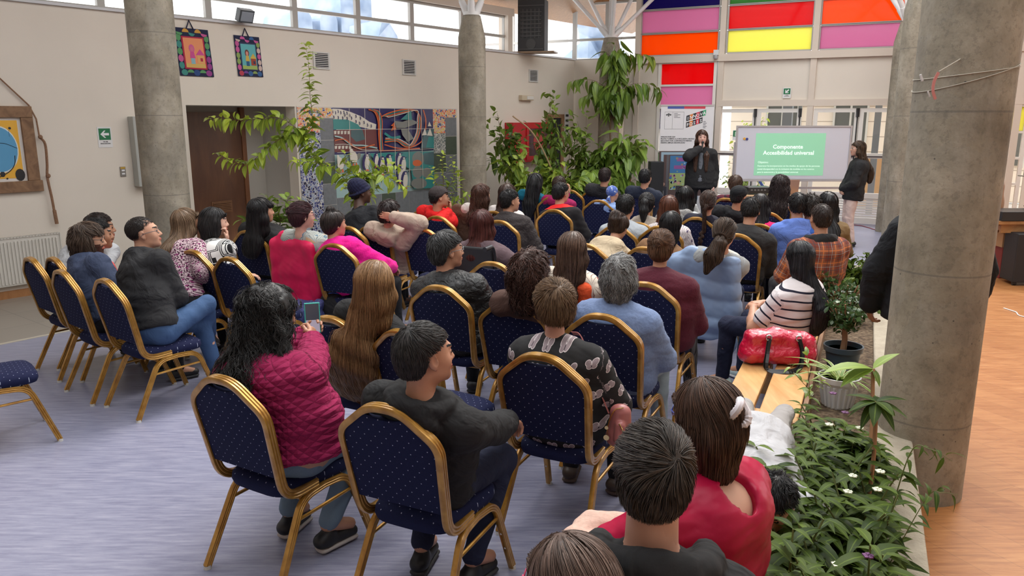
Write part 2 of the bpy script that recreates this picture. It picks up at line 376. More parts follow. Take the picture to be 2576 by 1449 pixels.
# glazing grid
GL = {}
def gloss(name, c, em=.0):
    if name not in GL:
        m = M(name, c, .06, coat=.6); m.b.inputs['Coat Roughness'].default_value = .02
        m.b.inputs['Emission Color'].default_value = (*c, 1); m.b.inputs['Emission Strength'].default_value = 0
        GL[name] = m.m
    return GL[name]
def stained(name, c):
    """backlit coloured glass: daylight passes through it, its face reflects"""
    if name not in GL:
        m = M(name, c, .08, coat=.35); m.b.inputs['Coat Roughness'].default_value = .02; t = m.t
        tl = t.nodes.new('ShaderNodeBsdfTranslucent'); tl.inputs[0].default_value = (*[min(1, v*1.0) for v in c], 1)
        mx = t.nodes.new('ShaderNodeMixShader'); mx.inputs[0].default_value = .7
        t.links.new(m.b.outputs[0], mx.inputs[1]); t.links.new(tl.outputs[0], mx.inputs[2]); t.links.new(mx.outputs[0], t.nodes['Material Output'].inputs[0]); GL[name] = m.m
    return GL[name]
C_RED = ('red_glass', (.85, .004, .012)); C_OR = ('orange_glass', (1, .20, .004)); C_PK = ('pink_glass', (.74, .34, .52)); C_YE = ('yellow_glass', (.96, .93, .28))
C_NV = ('navy_glass', (.03, .02, .22)); C_GR = ('green_glass', (.05, .33, .02)); C_LG = ('clear', None)
pans = []
cols_big = [(bx(1610), bx(1800)), (bx(1825), bx(2033)), (bx(2055), 6.68), (6.85, 8.30), (8.46, 9.9), (10.05, 11.5)]
patt = [[C_PK, C_OR], [C_RED, C_YE], [C_OR, C_PK], [C_YE, C_RED], [C_NV, C_OR], [C_PK, C_RED]]
top = [C_NV, C_GR, C_YE, C_PK, C_RED, C_OR]
rows = [(3.76, 4.19), (3.31, 3.72)]
wi = 0
mbF = MB()
for (a, b), pt, tp in zip(cols_big, patt, top):
    for (z0, z1), c in zip(rows + [(4.23, 4.66)], pt + [tp]):
        mb = MB(); mb.wbox(BW, a, b, z0, z1, -.06, -.045); o = mb.build('window_%d' % win_strip.k, stained(*c), kind='structure'); win_strip.k += 1
        mb = MB(); f = .028
        mb.wbox(BW, a-f, a, z0-f/2, z1+f/2, -.08, -.005); mb.wbox(BW, b, b+f, z0-f/2, z1+f/2, -.08, -.005); mb.wbox(BW, a, b, z0-f, z0, -.08, -.005); mb.wbox(BW, a, b, z1, z1+f, -.08, -.005)
        mb.build('window_frame', MAT_ALU, o)
# mullions, beams
edges = [1.42] + [(cols_big[i][1]+cols_big[i+1][0])/2 for i in range(5)] + [11.6]
mb = MB()
for e in edges: mb.wbox(BW, e-.055, e+.055, 0, 5.1, -.12, .03)
mb.wbox(BW, 1.42, 11.6, 4.69, 5.1, -.12, .0)
mb.build('wall_back_frame', MAT_FRAMEP, kind='structure')
mb = MB(); mb.wbox(BW, 1.3, 11.6, 3.14, 3.28, -.12, .06); mb.wbox(BW, edges[1], 11.6, 2.25, 2.37, -.12, .035); mb.build('trim_6', MAT_FRAMEP, kind='structure')
mb = MB()
for i in (1, 2, 3, 4, 5): mb.wbox(BW, edges[i]+.05, edges[i+1]-.05, 2.37, 3.14, -.1, -.02)
mb.build('wall_back_panel', m_wall('panel_paint', (.74, .67, .58)), kind='structure')
# sidelight column (banner stands before it) and the one past the big column
def side(a, b, seq, ztop=3.14):
    f = .05; z = ztop
    mb = MB(); mb.wbox(BW, a-.06, a, 0, 3.14, -.12, .02); mb.wbox(BW, b, b+.06, 0, 3.14, -.12, .02)
    for k in range(len(seq)+1): mb.wbox(BW, a, b, z-k*.455-.02, z-k*.455+.02, -.1, .01)
    fr = mb.build('window_%d' % win_strip.k, MAT_WFR, kind='structure'); win_strip.k += 1
    for k, c in enumerate(seq):
        g = MB(); g.wbox(BW, a, b, z-(k+1)*.455+.02, z-k*.455-.02, -.06, -.045)
        g.build('pane', stained(*c) if c[1] else MAT_GLASS, fr)
side(bx(1663), bx(1795), [C_RED, C_PK, C_NV, C_LG, C_GR, C_OR, C_RED]); side(8.05, 8.50, [C_OR, C_PK, C_YE, C_LG, C_LG, C_LG, C_LG])
side(6.95, 7.75, [C_RED, C_YE, C_GR, C_LG, C_LG, C_LG, C_LG])
mb = MB(); mb.wbox(BW, 1.5, bx(1663)-.06, 0, 3.14, -.1, 0); mb.wbox(BW, 8.6, 11.6, 0, 2.3, -.1, 0); mb.wbox(BW, 7.83, 7.97, 0, 3.14, -.1, 0); mb.build('wall_back_pier', MAT_WALL, kind='structure')
# glazed double doors
def gdoor(n, a, b, zm=1.32):
    f = .075; mb = MB(); Z = 2.2
    mb.wbox(BW, a, a+f, .01, Z, -.08, -.02); mb.wbox(BW, b-f, b, .01, Z, -.08, -.02)
    for z0, z1 in ((Z-f, Z), (zm-.06, zm+.04), (.01, .12), (.50, .60)): mb.wbox(BW, a+f, b-f, z0, z1, -.08, -.02)
    for i in range(8): mb.wbox(BW, a+f, b-f, .13+i*.047, .165+i*.047, -.065, -.035)
    o = mb.build('door_%d' % n, MAT_WFR, kind='structure')
    g = MB(); g.wbox(BW, a+f, b-f, .60, zm-.06, -.055, -.045); g.wbox(BW, a+f, b-f, zm+.04, Z-f, -.055, -.045); g.build('pane', MAT_GLASS, o)
    g = MB(); g.cyl(BW.P(a+.05, zm-.02, .02), BW.P(b-.05, zm-.02, .02), .014); g.cyl(BW.P(a+.05, zm-.02, .02), BW.P(a+.05, zm-.02, -.03), .02); g.cyl(BW.P(b-.05, zm-.02, .02), BW.P(b-.05, zm-.02, -.03), .02); g.build('push_bar', flat((.05, .03, .03), .4), o, smooth=True)
    g = MB(); e = b-.02; g.cyl(BW.P(e, .15, -.005), BW.P(e, 2.15, -.005), .011); g.box(BW.P(e, 2.12, 0), (.05, .05, .16)); g.build('lock_rod', MAT_BLK, o, smooth=True)
for n, (a, b) in enumerate(((bx(1803), 3.94), (3.95, 4.79), (5.02, 5.83), (5.84, 6.68))): gdoor(3+n, a, b)
# ================================================================== CEILING
mb = MB(); P4 = lambda u, s, z: lwp(u, s, z)
def cslab(mb, u0, u1, s0, s1, z0, z1, th=.08):
    V = [P4(u, s, z+t) for u in (u0, u1) for s, z in ((s0, z0), (s1, z1)) for t in (0, th)]
    mb.add(V, [(0, 1, 3, 2), (4, 6, 7, 5), (0, 4, 5, 1), (2, 3, 7, 6), (0, 2, 6, 4), (1, 5, 7, 3)])
cslab(mb, -9, 15, -.5, 2.4, 4.12, 5.2); mb.build('ceiling', m_wood('ceiling_boards', (.24, .11, .045), (.36, .18, .08), (8, 8, .6), (0, 0, R_(38))), kind='structure')
mb = MB(); cslab(mb, -9, -3.0, 2.4, 14, 5.2, 5.2); cslab(mb, 11.7, 15, 2.4, 14, 5.2, 5.2); cslab(mb, -3.0, 11.7, 10.6, 14, 5.2, 5.2); cslab(mb, -3.0, 11.7, 2.4, 3.0, 5.2, 5.2)
mb.build('ceiling', m_wall('ceiling_paint', (.75, .73, .70)), kind='structure')
mb = MB()
for k in range(8): u = -3.0+k*2.1; cslab(mb, u-.05, u+.05, 3.0, 10.6, 5.05, 5.05, .2)
for s in (4.9, 6.8, 8.7): cslab(mb, -3.0, 11.7, s-.05, s+.05, 5.0, 5.0, .2)
mb.build('ceiling_beams', MAT_WHITE, kind='structure')
mb = MB()
for a, b_ in (((-7, -1), (-7, 15)), ((-7, 15), (15, 15))):
    p, q = lwp(a[0], a[1], 0), lwp(b_[0], b_[1], 0); d_ = Vector((q[0]-p[0], q[1]-p[1], 0)).normalized(); n_ = Vector((-d_.y, d_.x, 0))*.15
    mb.add([(p[0]+o*n_.x, p[1]+o*n_.y, z) for o in (0, 1) for z in (-.05, 5.2)]+[(q[0]+o*n_.x, q[1]+o*n_.y, z) for o in (0, 1) for z in (-.05, 5.2)], [(0, 1, 3, 2), (4, 6, 7, 5), (0, 4, 5, 1), (2, 3, 7, 6), (0, 2, 6, 4), (1, 5, 7, 3)])
mb.build('wall_rear', MAT_WALL, kind='structure')
# ================================================================== COLUMNS
def column(x, y, r=.225, struts=(), az0=0):
    mb = MB(); mb.lathe((x, y, 0), [(r, -.02), (r, 3.28), (r*1.0, 3.30), (r*.66, 3.64), (r*.60, 3.65)], 40)
    c = mb.build('pillar', MAT_CONC, smooth=True, kind='structure')
    for g in c.data.polygons: g.use_smooth = True
    c.data.set_sharp_from_angle(angle=R_(40))
    mb = MB(); mb.cyl((x, y, 3.65), (x, y, 3.70), .13, .13, 20)
    for k, (a, t) in enumerate(struts):
        a = R_(a); e = (x+math.cos(a)*t, y+math.sin(a)*t, 5.15); s = (x+math.cos(a)*.07, y+math.sin(a)*.07, 3.68)
        mb.cyl(s, e, .042, .042, 12)
        d = (Vector(e)-Vector(s)).normalized(); f = Vector(s)+d*.22
        mb.cyl(Vector(s), f, .065, .05, 10)
    if struts: mb.build('bracing_struts', MAT_WHITE, c, smooth=True)
    return c
ST6 = [(20, 1.1), (80, 1.1), (140, 1.1), (200, 1.1), (260, 1.1), (320, 1.1)]
column(-3.62, 8.15); column(-.66, 13.3, struts=[(0, .75), (180, .75), (90, .75), (270, .75)])
column(2.06, 16.85, struts=[(180, 1.5), (0, 1.6), (150, .9), (30, .9), (90, .2), (270, .8)])
column(2.24, 3.97, struts=ST6); column(4.98, 9.85, struts=ST6+[(150, 1.9)]); column(6.85, 14.0, struts=ST6)
# ================================================================== BANQUET CHAIRS
def m_gold():
    m = M('gold_lacquered_metal', (.52, .25, .05), .32, .55, .6, coat=.5)
    n = m.noise(18, 3); m.base(m.ramp(n, [(.3, (.34, .155, .02)), (.7, (.56, .30, .055))])); return m.m
def m_dotfab():
    m = M('navy_dotted_fabric', (.012, .017, .07), .85, spec=.25)
    x, y, z = m.uvw('UV'); s = 1/.034
    a = (x + y)*s*.7; b = (x - y)*s*.7
    da = a.fr() - .5; db = b.fr() - .5; d = (da*da + db*db)
    dot = d.lt(.0042); n = m.noise(220, 2)
    base = m.mix(n, (.0045, .0065, .032), (.010, .014, .058)); m.base(m.mix(dot*.85, base, (.42, .46, .58))); m.bump(n, .15, .002); return m.m
GOLD, DOTF = m_gold(), m_dotfab()
RIB = []
for i in range(24):      # ribbed oval tube section
    t = 2*math.pi*i/24; r = 1 + (.0 if abs(math.cos(t)) > .93 else 0); RIB.append((.0155*math.copysign(abs(math.cos(t))**.7, math.cos(t)), .0125*math.copysign(abs(math.sin(t))**.55, math.sin(t))*(1-.10*(math.cos(3*math.asin(max(-1, min(1, math.cos(t))))*2) < 0))))
def ribs(w, d, n=3):
    """closed section w wide, d deep with n rounded ridges on both broad faces"""
    P = []
    for sgn in (1, -1):
        m = n*4
        for i in range(m+1):
            u = -1+2*i/m; h = 1-.28*(.5-.5*math.cos(2*math.pi*(i % 4)/4))*0 - (.22 if i % 4 == 0 and 0 < i < m else 0) - (.55 if i in (0, m) else 0)
            P.append((sgn*u*w/2, sgn*d/2*h))
    return P
CW = .212
def chair_proto():
    root = empty('banquet_chair')
    top = [(-CW*.90, -.02, .402), (-CW*.92, -.205, .398), (-CW*1.02, -.292, .80), (-.068, -.318, .922), (.068, -.318, .922), (CW*1.02, -.292, .80), (CW*.92, -.205, .398), (CW*.90, -.02, .402)]
    path = round_path(top, [.09, .05, .055, .055, .05, .09], 6)
    mb = MB(); P = [(a[1], a[0]) for a in ribs(.041, .027)]
    mb.sweep(path, P, up=(0, 0, 1)); mb.build('back_frame', GOLD, root, smooth=True)
    # backrest panel, following the frame, a little convex towards the sitter
    zs = [.505, .58, .68, .76, .80, .84, .875, .90]
    def half(z):
        if z < .80: return CW*(.92+.10*(z-.398)/.402)
        return max(.02, CW*1.02-(CW*1.02-.068)*(z-.80)/.122)
    mb = MB(); nx = 10; V = []; UV = []
    for side_ in (0, 1):
        for k, z in enumerate(zs):
            h = half(z)-.010
            for i in range(nx+1):
                t = -1+2*i/nx; zz = z
                if k == len(zs)-1: h2 = .10; zz = .878+.012*abs(t)**2; x = t*h2
                else: x = t*h
                yb = -.205-.087*(zz-.398)/.402; bulge = (1-t*t)*min(1, (zz-.47)*8)*min(1, (.93-zz)*12)
                y = yb + (.012+.022*bulge if side_ else -.012-.006*bulge)
                if abs(t) == 1 or k in (0, len(zs)-1): y = yb + (.010 if side_ else -.010)
                V.append((x, y, zz)); UV.append((x, zz))
    n1 = (nx+1)*len(zs); F = []
    for k in range(len(zs)-1):
        for i in range(nx):
            a = k*(nx+1)+i; F.append((a, a+1, a+nx+2, a+nx+1)); b = a+n1; F.append((b, b+nx+1, b+nx+2, b+1))
    ring = [i for i in range(nx+1)]+[k*(nx+1)+nx for k in range(1, len(zs))]+[(len(zs)-1)*(nx+1)+i for i in range(nx-1, -1, -1)]+[k*(nx+1) for k in range(len(zs)-2, 0, -1)]
    F += [(ring[i], ring[(i+1) % len(ring)]+0, ring[(i+1) % len(ring)]+n1, ring[i]+n1)[::-1] for i in range(len(ring))]
    mb.add(V, F, UV); o = mb.build('backrest', DOTF, root, smooth=True); o.data.set_sharp_from_angle(angle=R_(50))
    # seat cushion
    V = []; UV = []; N = 40; prof = [(.86, .432), (.97, .436), (1.0, .455), (.985, .478), (.90, .497), (.70, .508), (.35, .513)]
    for r, z in prof:
        for i in range(N):
            t = 2*math.pi*i/N; c, s_ = math.cos(t), math.sin(t); p = .42
            x = math.copysign(abs(c)**p, c); y = math.copysign(abs(s_)**p, s_)
            wx = .186+.022*(y*.5+.5); X = x*wx*r; Y = .012+y*.222*r; V.append((X, Y, z-.048)); UV.append((X, Y))
    V.append((0, .01, .466)); UV.append((0, 0.01)); c0 = len(V)-1
    F = [(k*N+i, k*N+(i+1) % N, (k+1)*N+(i+1) % N, (k+1)*N+i) for k in range(len(prof)-1) for i in range(N)]
    F += [((len(prof)-1)*N+i, (len(prof)-1)*N+(i+1) % N, c0) for i in range(N)] + [tuple(range(N))[::-1]]
    mb = MB(); mb.add(V, F, UV); mb.build('seat', DOTF, root, smooth=True)
    CAP = flat((.62, .60, .55), .6, name='white_foot_cap')
    for sx in (-1, 1):
        for yf, yr, nm in ((-.30, -.12, 'rear'), (.285, .16, 'front')):
            mid = (sx*.194, .02, .375)
            path = round_path([(sx*.222, yf, .012), (sx*.200, yr, .368), mid], .09, 6)
            mb = MB(); mb.sweep(path, ribs(.033, .024), up=(sx, 0, 0))
            if nm == 'front':
                mb.cm = 1
                for zz in (.13, .21):
                    f = (zz-.012)/(.368-.012); y = yf+(yr-yf)*f; x = sx*(.222-.022*f); mb.lathe((x-sx*.0, y-.013, zz), [(.006, -.005), (.006, .005)], 8)
            l = mb.build('leg', [GOLD, CAP], root, smooth=True)
            mb = MB(); mb.cyl((sx*.222, yf, 0), (sx*.222, yf, .016), .017, .015, 12); mb.build('foot_cap', CAP, l)
        mb = MB(); f = (.285-.012)/(.368-.012)
        mb.cyl((sx*(.222-.022*f), -.30+(.18)*f, .285), (sx*(.222-.022*f), .285-.125*f, .295), .008, n=8); mb.build('stretcher', GOLD, root, smooth=True)
    mb = MB(); mb.cyl((-.194, -.12, .372), (.194, -.12, .372), .010, n=8); mb.cyl((-.194, .13, .372), (.194, .13, .372), .010, n=8); mb.build('seat_rail', GOLD, root, smooth=True)
    root.scale = (1.03, 1.03, 1.03)
    return root
CH0 = chair_proto()
def copy_tree(o, parent=None):
    c = o.copy(); COL.objects.link(c); c.parent = parent
    for ch in [x for x in o.children]: copy_tree(ch, c)
    return c
_kids = {}
chairs = {}
def place_chair(key, x, y, az, label=None, group='gold framed banquet chairs in the audience'):
    """az: facing direction, degrees clockwise from +Y"""
    o = CH0 if not chairs else copy_tree(CH0)
    o.location = (x, y, 0); o.rotation_euler = (0, 0, -R_(az)); tag(o, label, 'chair', group)
    chairs[key] = (x, y, az, o); return o
def crown(px, py, az):
    p = at_z(px, py, .948); a = R_(az); q = (0, -.328)     # crown centre offset in chair space
    return p[0]-(q[1]*math.sin(a)), p[1]-(q[1]*math.cos(a))
CH = [  # key, crown px, az, label
 ('c1', 75, 652, 40, 'leftmost navy and gold chair, outer end of the left row beside the tiled strip'),
 ('c2', 152, 684, 40, 'middle one of the three navy and gold chairs side by side at the far left'),
 ('c3', 262, 707, 38, 'navy and gold chair under the man in the dark grey hoodie'),
 ('c4', 482, 634, 33, 'empty gold framed chair behind the black and white patterned blouse'),
 ('c5', 575, 652, 33, 'empty gold framed chair just in front of the crossed jeans knee'),
 ('c6', 622, 583, 29, 'gold framed chair of the woman in black by the doorway'),
 ('c6b', 735, 600, 28, 'gold framed chair covered by the hanging bright pink jacket'),
 ('c7', 838, 618, 26, 'gold framed chair behind the fluffy hot pink jacket'),
 ('c8', 872, 573, 27, 'gold framed chair behind the man in the navy beanie'),
 ('c9', 932, 572, 27, 'gold framed chair behind the beige parka'),
 ('c10', 1062, 579, 27, 'empty gold framed chair between the beige parka and the black quilted jacket'),
 ('c11', 1064, 531, 27, 'gold framed chair behind the red hoodie, farther of the two'),
 ('c12', 1098, 547, 27, 'gold framed chair behind the red hoodie, nearer of the two'),
 ('c13', 1101, 724, 26, 'navy and gold chair behind the man in the black quilted jacket'),
 ('c14', 1287, 761, 26, 'navy and gold chair between the brown sweater and the short-haired woman'),
 ('c14b', 1236, 664, 26, 'empty gold framed chair behind the wheelchair'),
 ('c25b', 1398, 697, 26, 'chair covered by the bright orange jacket'),
 ('cp5', 366, 648, 36, 'gold framed chair under the hanging black coat by the concrete column'),
 ('c13b', 1168, 527, 27, 'gold framed chair under the brown coat in front of the concrete column'),
 ('c15', 1360, 898, 27, 'navy and gold chair of the woman in the butterfly blouse, seen square from behind'),
 ('c16', 1512, 797, 27, 'navy and gold chair behind the grey-haired woman in the blue fleece'),
 ('c17', 1622, 716, 27, 'navy and gold chair behind the maroon sweater'),
 ('c18', 1470, 617, 27, 'gold framed chair right of the floral blouse'),
 ('c19', 1622, 626, 27, 'gold framed chair half hidden by the brown hair bun with a claw clip'),
 ('c20', 965, 1028, 26, 'nearest navy and gold chair, under the man in the black hoodie'),
 ('c21', 556, 956, 31, 'navy and gold chair under the woman in the magenta quilted jacket'),
 ('c22', 828, 803, 28, 'navy and gold chair between the magenta jacket and the long golden hair'),
 ('c23', 1008, 838, 36, 'turned empty chair with its dotted blue seat showing beside the black hoodie'),
 ('c25', 1254, 558, 26, 'gold framed chair right of the red-haired wheelchair user'),
 ('c26', 1308, 492, 26, 'gold framed chair behind the teal shirt'),
 ('c27', 1392, 530, 26, 'gold framed chair behind the black and red jacket'),
 ('c28', 1505, 506, 25, 'empty gold framed chair left of the light blue hood'),
 ('c29', 1492, 481, 25, 'gold framed chair behind the black vest near the plants'),
 ('c30', 1388, 498, 26, 'gold framed chair one row ahead of the black and red jacket'),
 ('c31', 1432, 480, 26, 'gold framed chair beside the big leafy plant'),
 ('c32', 1602, 485, 25, 'gold framed chair behind the navy jacket'),
 ('c33', 1752, 550, 25, 'gold framed chair behind the long dark braid'),
 ('c34', 1814, 530, 25, 'gold framed chair behind the black hoodie and cap'),
 ('c35', 1826, 501, 25, 'gold framed chair of the one in the maroon top at the front'),
 ('c36', 1948, 504, 25, 'gold framed chair behind the big curly dark hair'),
 ('c37', 1930, 537, 25, 'empty gold framed chair just ahead of the bright pink short sleeve'),
 ('c38', 1908, 567, 25, 'gold framed chair whose right side shows beside the bright pink short sleeve'),
 ('c38b', 1852, 592, 25, 'gold framed chair under the black jacket with an orange edge'),
 ('c39', 1772, 637, 26, 'gold framed chair draped with the light blue puffer jacket'),
]
for k, x, y, az, lb in CH:
    X, Y = crown(x, y, az); place_chair(k, X, Y, az, lb)
q = at_z(152, 1108, 0); a = 50     # empty chair cut by the left edge: its right front foot
lx, ly = .222, .295
place_chair('c24', q[0]-(lx*math.cos(R_(a))+ly*math.sin(R_(a))), q[1]-(-lx*math.sin(R_(a))+ly*math.cos(R_(a))), a, 'empty navy and gold chair cut off by the left edge of the picture')
# ================================================================== SMOOTH SOLIDS (distance fields meshed with surface nets)
def nrm(v): v = np.asarray(v, float); return v/(np.linalg.norm(v)+1e-12)
def rotm(yaw=0, pitch=0, roll=0):
    """yaw clockwise seen from above, pitch nose-up, roll to the right; columns are x,y,z axes"""
    cy_, sy_ = math.cos(-yaw), math.sin(-yaw); A = np.array([[cy_, -sy_, 0], [sy_, cy_, 0], [0, 0, 1]])
    cp, sp = math.cos(pitch), math.sin(pitch); B = np.array([[1, 0, 0], [0, cp, -sp], [0, sp, cp]])
    cr, sr = math.cos(-roll), math.sin(-roll); C = np.array([[cr, 0, -sr], [0, 1, 0], [sr, 0, cr]])
    return A @ B @ C
class Fld:
    def __init__(s): s.p = []
    def cone(s, a, b, ra, rb=None, k=.02, w=None, sc=1.0, op='+', tag=None):
        s.p.append(('c', np.asarray(a, float), np.asarray(b, float), ra, ra if rb is None else rb, k, None if w is None else nrm(w), sc, op, tag)); return s
    def ell(s, c, r, R=None, k=.02, op='+', tag=None):
        s.p.append(('e', np.asarray(c, float), np.asarray(r, float), np.eye(3) if R is None else np.asarray(R), 0, k, None, 1, op, tag)); return s
    def sph(s, c, r, k=.02, op='+', tag=None): return s.cone(c, np.asarray(c, float)+[0, 0, 1e-4], r, r, k, op=op, tag=tag)
    def cut(s, fn, tag=None): s.p.append(('f', fn, None, 0, 0, 0, None, 1, 'x', tag)); return s
    @staticmethod
    def dist(p, x, y, z):
        if p[0] == 'c':
            a, b, ra, rb, w, sc = p[1], p[2], p[3], p[4], p[6], p[7]
            px, py, pz = x-a[0], y-a[1], z-a[2]; ba = b-a
            if w is not None:
                wd = (px*w[0]+py*w[1]+pz*w[2]); m = 1-1/sc; px = px-w[0]*wd*m; py = py-w[1]*wd*m; pz = pz-w[2]*wd*m
                bw = ba@w; ba = ba-w*bw*m
            L2 = ba@ba; t = np.clip((px*ba[0]+py*ba[1]+pz*ba[2])/L2, 0, 1)
            qx = px-ba[0]*t; qy = py-ba[1]*t; qz = pz-ba[2]*t
            return np.sqrt(qx*qx+qy*qy+qz*qz)-(ra+(rb-ra)*t)
        if p[0] == 'e':
            c, r, R = p[1], p[2], p[3]; px, py, pz = x-c[0], y-c[1], z-c[2]
            u = (px*R[0, 0]+py*R[1, 0]+pz*R[2, 0]); v = (px*R[0, 1]+py*R[1, 1]+pz*R[2, 1]); q = (px*R[0, 2]+py*R[1, 2]+pz*R[2, 2])
            k0 = np.sqrt((u/r[0])**2+(v/r[1])**2+(q/r[2])**2); k1 = np.sqrt((u/r[0]**2)**2+(v/r[1]**2)**2+(q/r[2]**2)**2)+1e-9
            return k0*(k0-1)/k1
        return p[1](x, y, z)
    def box(s, p):
        if p[0] == 'c':
            r = max(p[3], p[4]); e = r*np.ones(3)
            if p[6] is not None and p[7] > 1: e = r*(1+(p[7]-1)*np.abs(p[6]))
            return np.minimum(p[1], p[2])-e, np.maximum(p[1], p[2])+e
        e = np.sqrt((p[3]**2) @ (p[2]**2)); return p[1]-e, p[1]+e
    @staticmethod
    def comb(D, d, k, op):
        if op == '+':
            if k <= 0: return np.minimum(D, d)
            h = np.maximum(k-np.abs(D-d), 0)/k; return np.minimum(D, d)-h*h*k*.25
        if op == '-':
            h = np.maximum(k-np.abs(D+d), 0)/max(k, 1e-6); return np.maximum(D, -d)+h*h*k*.25
        return np.maximum(D, d)
    def ev(s, P):
        D = np.full(len(P), 9.0)
        for p in s.p: D = s.comb(D, s.dist(p, P[:, 0], P[:, 1], P[:, 2]), p[5], p[8])
        return D
    def grad(s, P, e=.002):
        g = np.stack([s.ev(P+[e, 0, 0])-s.ev(P-[e, 0, 0]), s.ev(P+[0, e, 0])-s.ev(P-[0, e, 0]), s.ev(P+[0, 0, e])-s.ev(P-[0, 0, e])], 1)
        return g/(np.linalg.norm(g, axis=1, keepdims=True)+1e-9)
    def mesh(s, vox, clip=None):
        bs = [s.box(p) for p in s.p if p[8] == '+']; lo = np.min([b[0] for b in bs], 0)-2.5*vox; hi = np.max([b[1] for b in bs], 0)+2.5*vox
        if clip is not None: lo = np.maximum(lo, clip[0]); hi = np.minimum(hi, clip[1])
        n = np.ceil((hi-lo)/vox).astype(int)+1; ax = [(lo[i]+vox*np.arange(n[i])).astype(np.float32) for i in range(3)]
        D = np.full(n, 1.0, np.float32)
        for p in s.p:
            if p[0] == 'f' : sl = [slice(0, n[i]) for i in range(3)]
            else:
                a, b = s.box(p); m = p[5]+2*vox; i0 = np.clip(((a-m-lo)/vox).astype(int), 0, n-1); i1 = np.clip(((b+m-lo)/vox).astype(int)+2, 1, n); sl = [slice(i0[i], i1[i]) for i in range(3)]
            x = ax[0][sl[0]][:, None, None]; y = ax[1][sl[1]][None, :, None]; z = ax[2][sl[2]][None, None, :]
            D[tuple(sl)] = s.comb(D[tuple(sl)], s.dist(p, x, y, z), p[5], p[8])
        return snets(D, lo, vox)
_CO = np.array([[i, j, k] for i in (0, 1) for j in (0, 1) for k in (0, 1)])
_ED = [(a, b) for a in range(8) for b in range(a+1, 8) if np.abs(_CO[a]-_CO[b]).sum() == 1]
def snets(D, lo, vox):
    D[0] = D[-1] = 1; D[:, 0] = D[:, -1] = 1; D[:, :, 0] = D[:, :, -1] = 1
    S = D < 0
    c = np.zeros(tuple(np.array(D.shape)-1), np.int8); nx, ny, nz = D.shape
    for i, j, k in _CO: c += S[i:nx-1+i, j:ny-1+j, k:nz-1+k]
    act = np.argwhere((c > 0) & (c < 8))
    if len(act) == 0: return np.zeros((0, 3)), np.zeros((0, 4), int)
    idx = np.full(c.shape, -1, np.int32); idx[act[:, 0], act[:, 1], act[:, 2]] = np.arange(len(act))
    cv = np.stack([D[act[:, 0]+i, act[:, 1]+j, act[:, 2]+k] for i, j, k in _CO], 1)
    acc = np.zeros((len(act), 3)); cnt = np.zeros(len(act))
    for a, b in _ED:
        va, vb = cv[:, a], cv[:, b]; m = (va < 0) != (vb < 0); t = np.where(m, va/np.where(m, va-vb, 1), 0)
        acc += np.where(m[:, None], _CO[a]+t[:, None]*(_CO[b]-_CO[a]), 0); cnt += m
    V = lo+vox*(act+acc/cnt[:, None]); Fq = []
    for ax in range(3):
        o = [0, 0, 0]; o[ax] = 1
        A = S[:nx-o[0], :ny-o[1], :nz-o[2]]; B = S[o[0]:, o[1]:, o[2]:]; e = np.argwhere(A != B)
        u, v = (ax+1) % 3, (ax+2) % 3; ok = (e[:, u] > 0) & (e[:, v] > 0); e = e[ok]
        def cell(du, dv): q = e.copy(); q[:, u] -= du; q[:, v] -= dv; return idx[q[:, 0], q[:, 1], q[:, 2]]
        q = np.stack([cell(1, 1), cell(0, 1), cell(0, 0), cell(1, 0)], 1)
        ins = S[e[:, 0], e[:, 1], e[:, 2]]; q[~ins] = q[~ins][:, ::-1]; Fq.append(q)
    Fq = np.concatenate(Fq); Fq = Fq[(Fq >= 0).all(1)]
    return V, Fq
def vnormals(V, F):
    a = V[F[:, 2]]-V[F[:, 0]]; b = V[F[:, 3]]-V[F[:, 1]]; n = np.cross(a, b); N = np.zeros_like(V)
    for k in range(4):
        for c in range(3): N[:, c] += np.bincount(F[:, k], n[:, c], len(V))
    return N/(np.linalg.norm(N, axis=1, keepdims=True)+1e-12)
def wob(P, f, seed=0, oct_=2):
    """cheap smooth noise in -1..1"""
    r = np.random.RandomState(seed); o = np.zeros(len(P)); a = 1; t = 0
    for k in range(oct_):
        for _ in range(4):
            d = r.normal(size=3); d /= np.linalg.norm(d); q = P @ d*f*6.28+r.rand()*6.28
            o += a*np.sin(q+1.3*np.sin(P @ r.normal(size=3)*f*2.2+r.rand()*6)); t += a*.5
        f *= 2.1; a *= .5
    return np.clip(o/t*.6, -1.3, 1.3)
def join(parts):
    V, F, M_ = [], [], []; b = 0
    for v, f, m in parts:
        V.append(v); F.append(f+b); M_.append(np.broadcast_to(m, (len(f),))); b += len(v)
    return np.concatenate(V), np.concatenate(F), np.concatenate(M_)
def tubes(P, r, tint, nside=3):
    """P (n,k,3) strands, r (k,) taper -> verts, quads, tint per vert"""
    n, k, _ = P.shape; T = np.gradient(P, axis=1); T /= np.linalg.norm(T, axis=2, keepdims=True)+1e-9
    ref = np.array([.3, .2, 1.0]); ref = ref/np.linalg.norm(ref)
    A = np.cross(T, ref); A /= np.linalg.norm(A, axis=2, keepdims=True)+1e-9; B = np.cross(T, A)
    ang = 2*math.pi*np.arange(nside)/nside; rr = np.asarray(r)
    rr = rr[None, :, None, None] if rr.ndim == 1 else rr[:, :, None, None]
    V = P[:, :, None, :]+rr*(A[:, :, None, :]*np.cos(ang)[None, None, :, None]+B[:, :, None, :]*np.sin(ang)[None, None, :, None])
    i = np.arange(n)[:, None, None]*k*nside+np.arange(k-1)[None, :, None]*nside; j = np.arange(nside)[None, None, :]; j2 = (j+1) % nside
    F = np.stack([i+j, i+j2, i+nside+j2, i+nside+j], -1).reshape(-1, 4)
    return V.reshape(-1, 3), F, np.repeat(tint, k*nside)
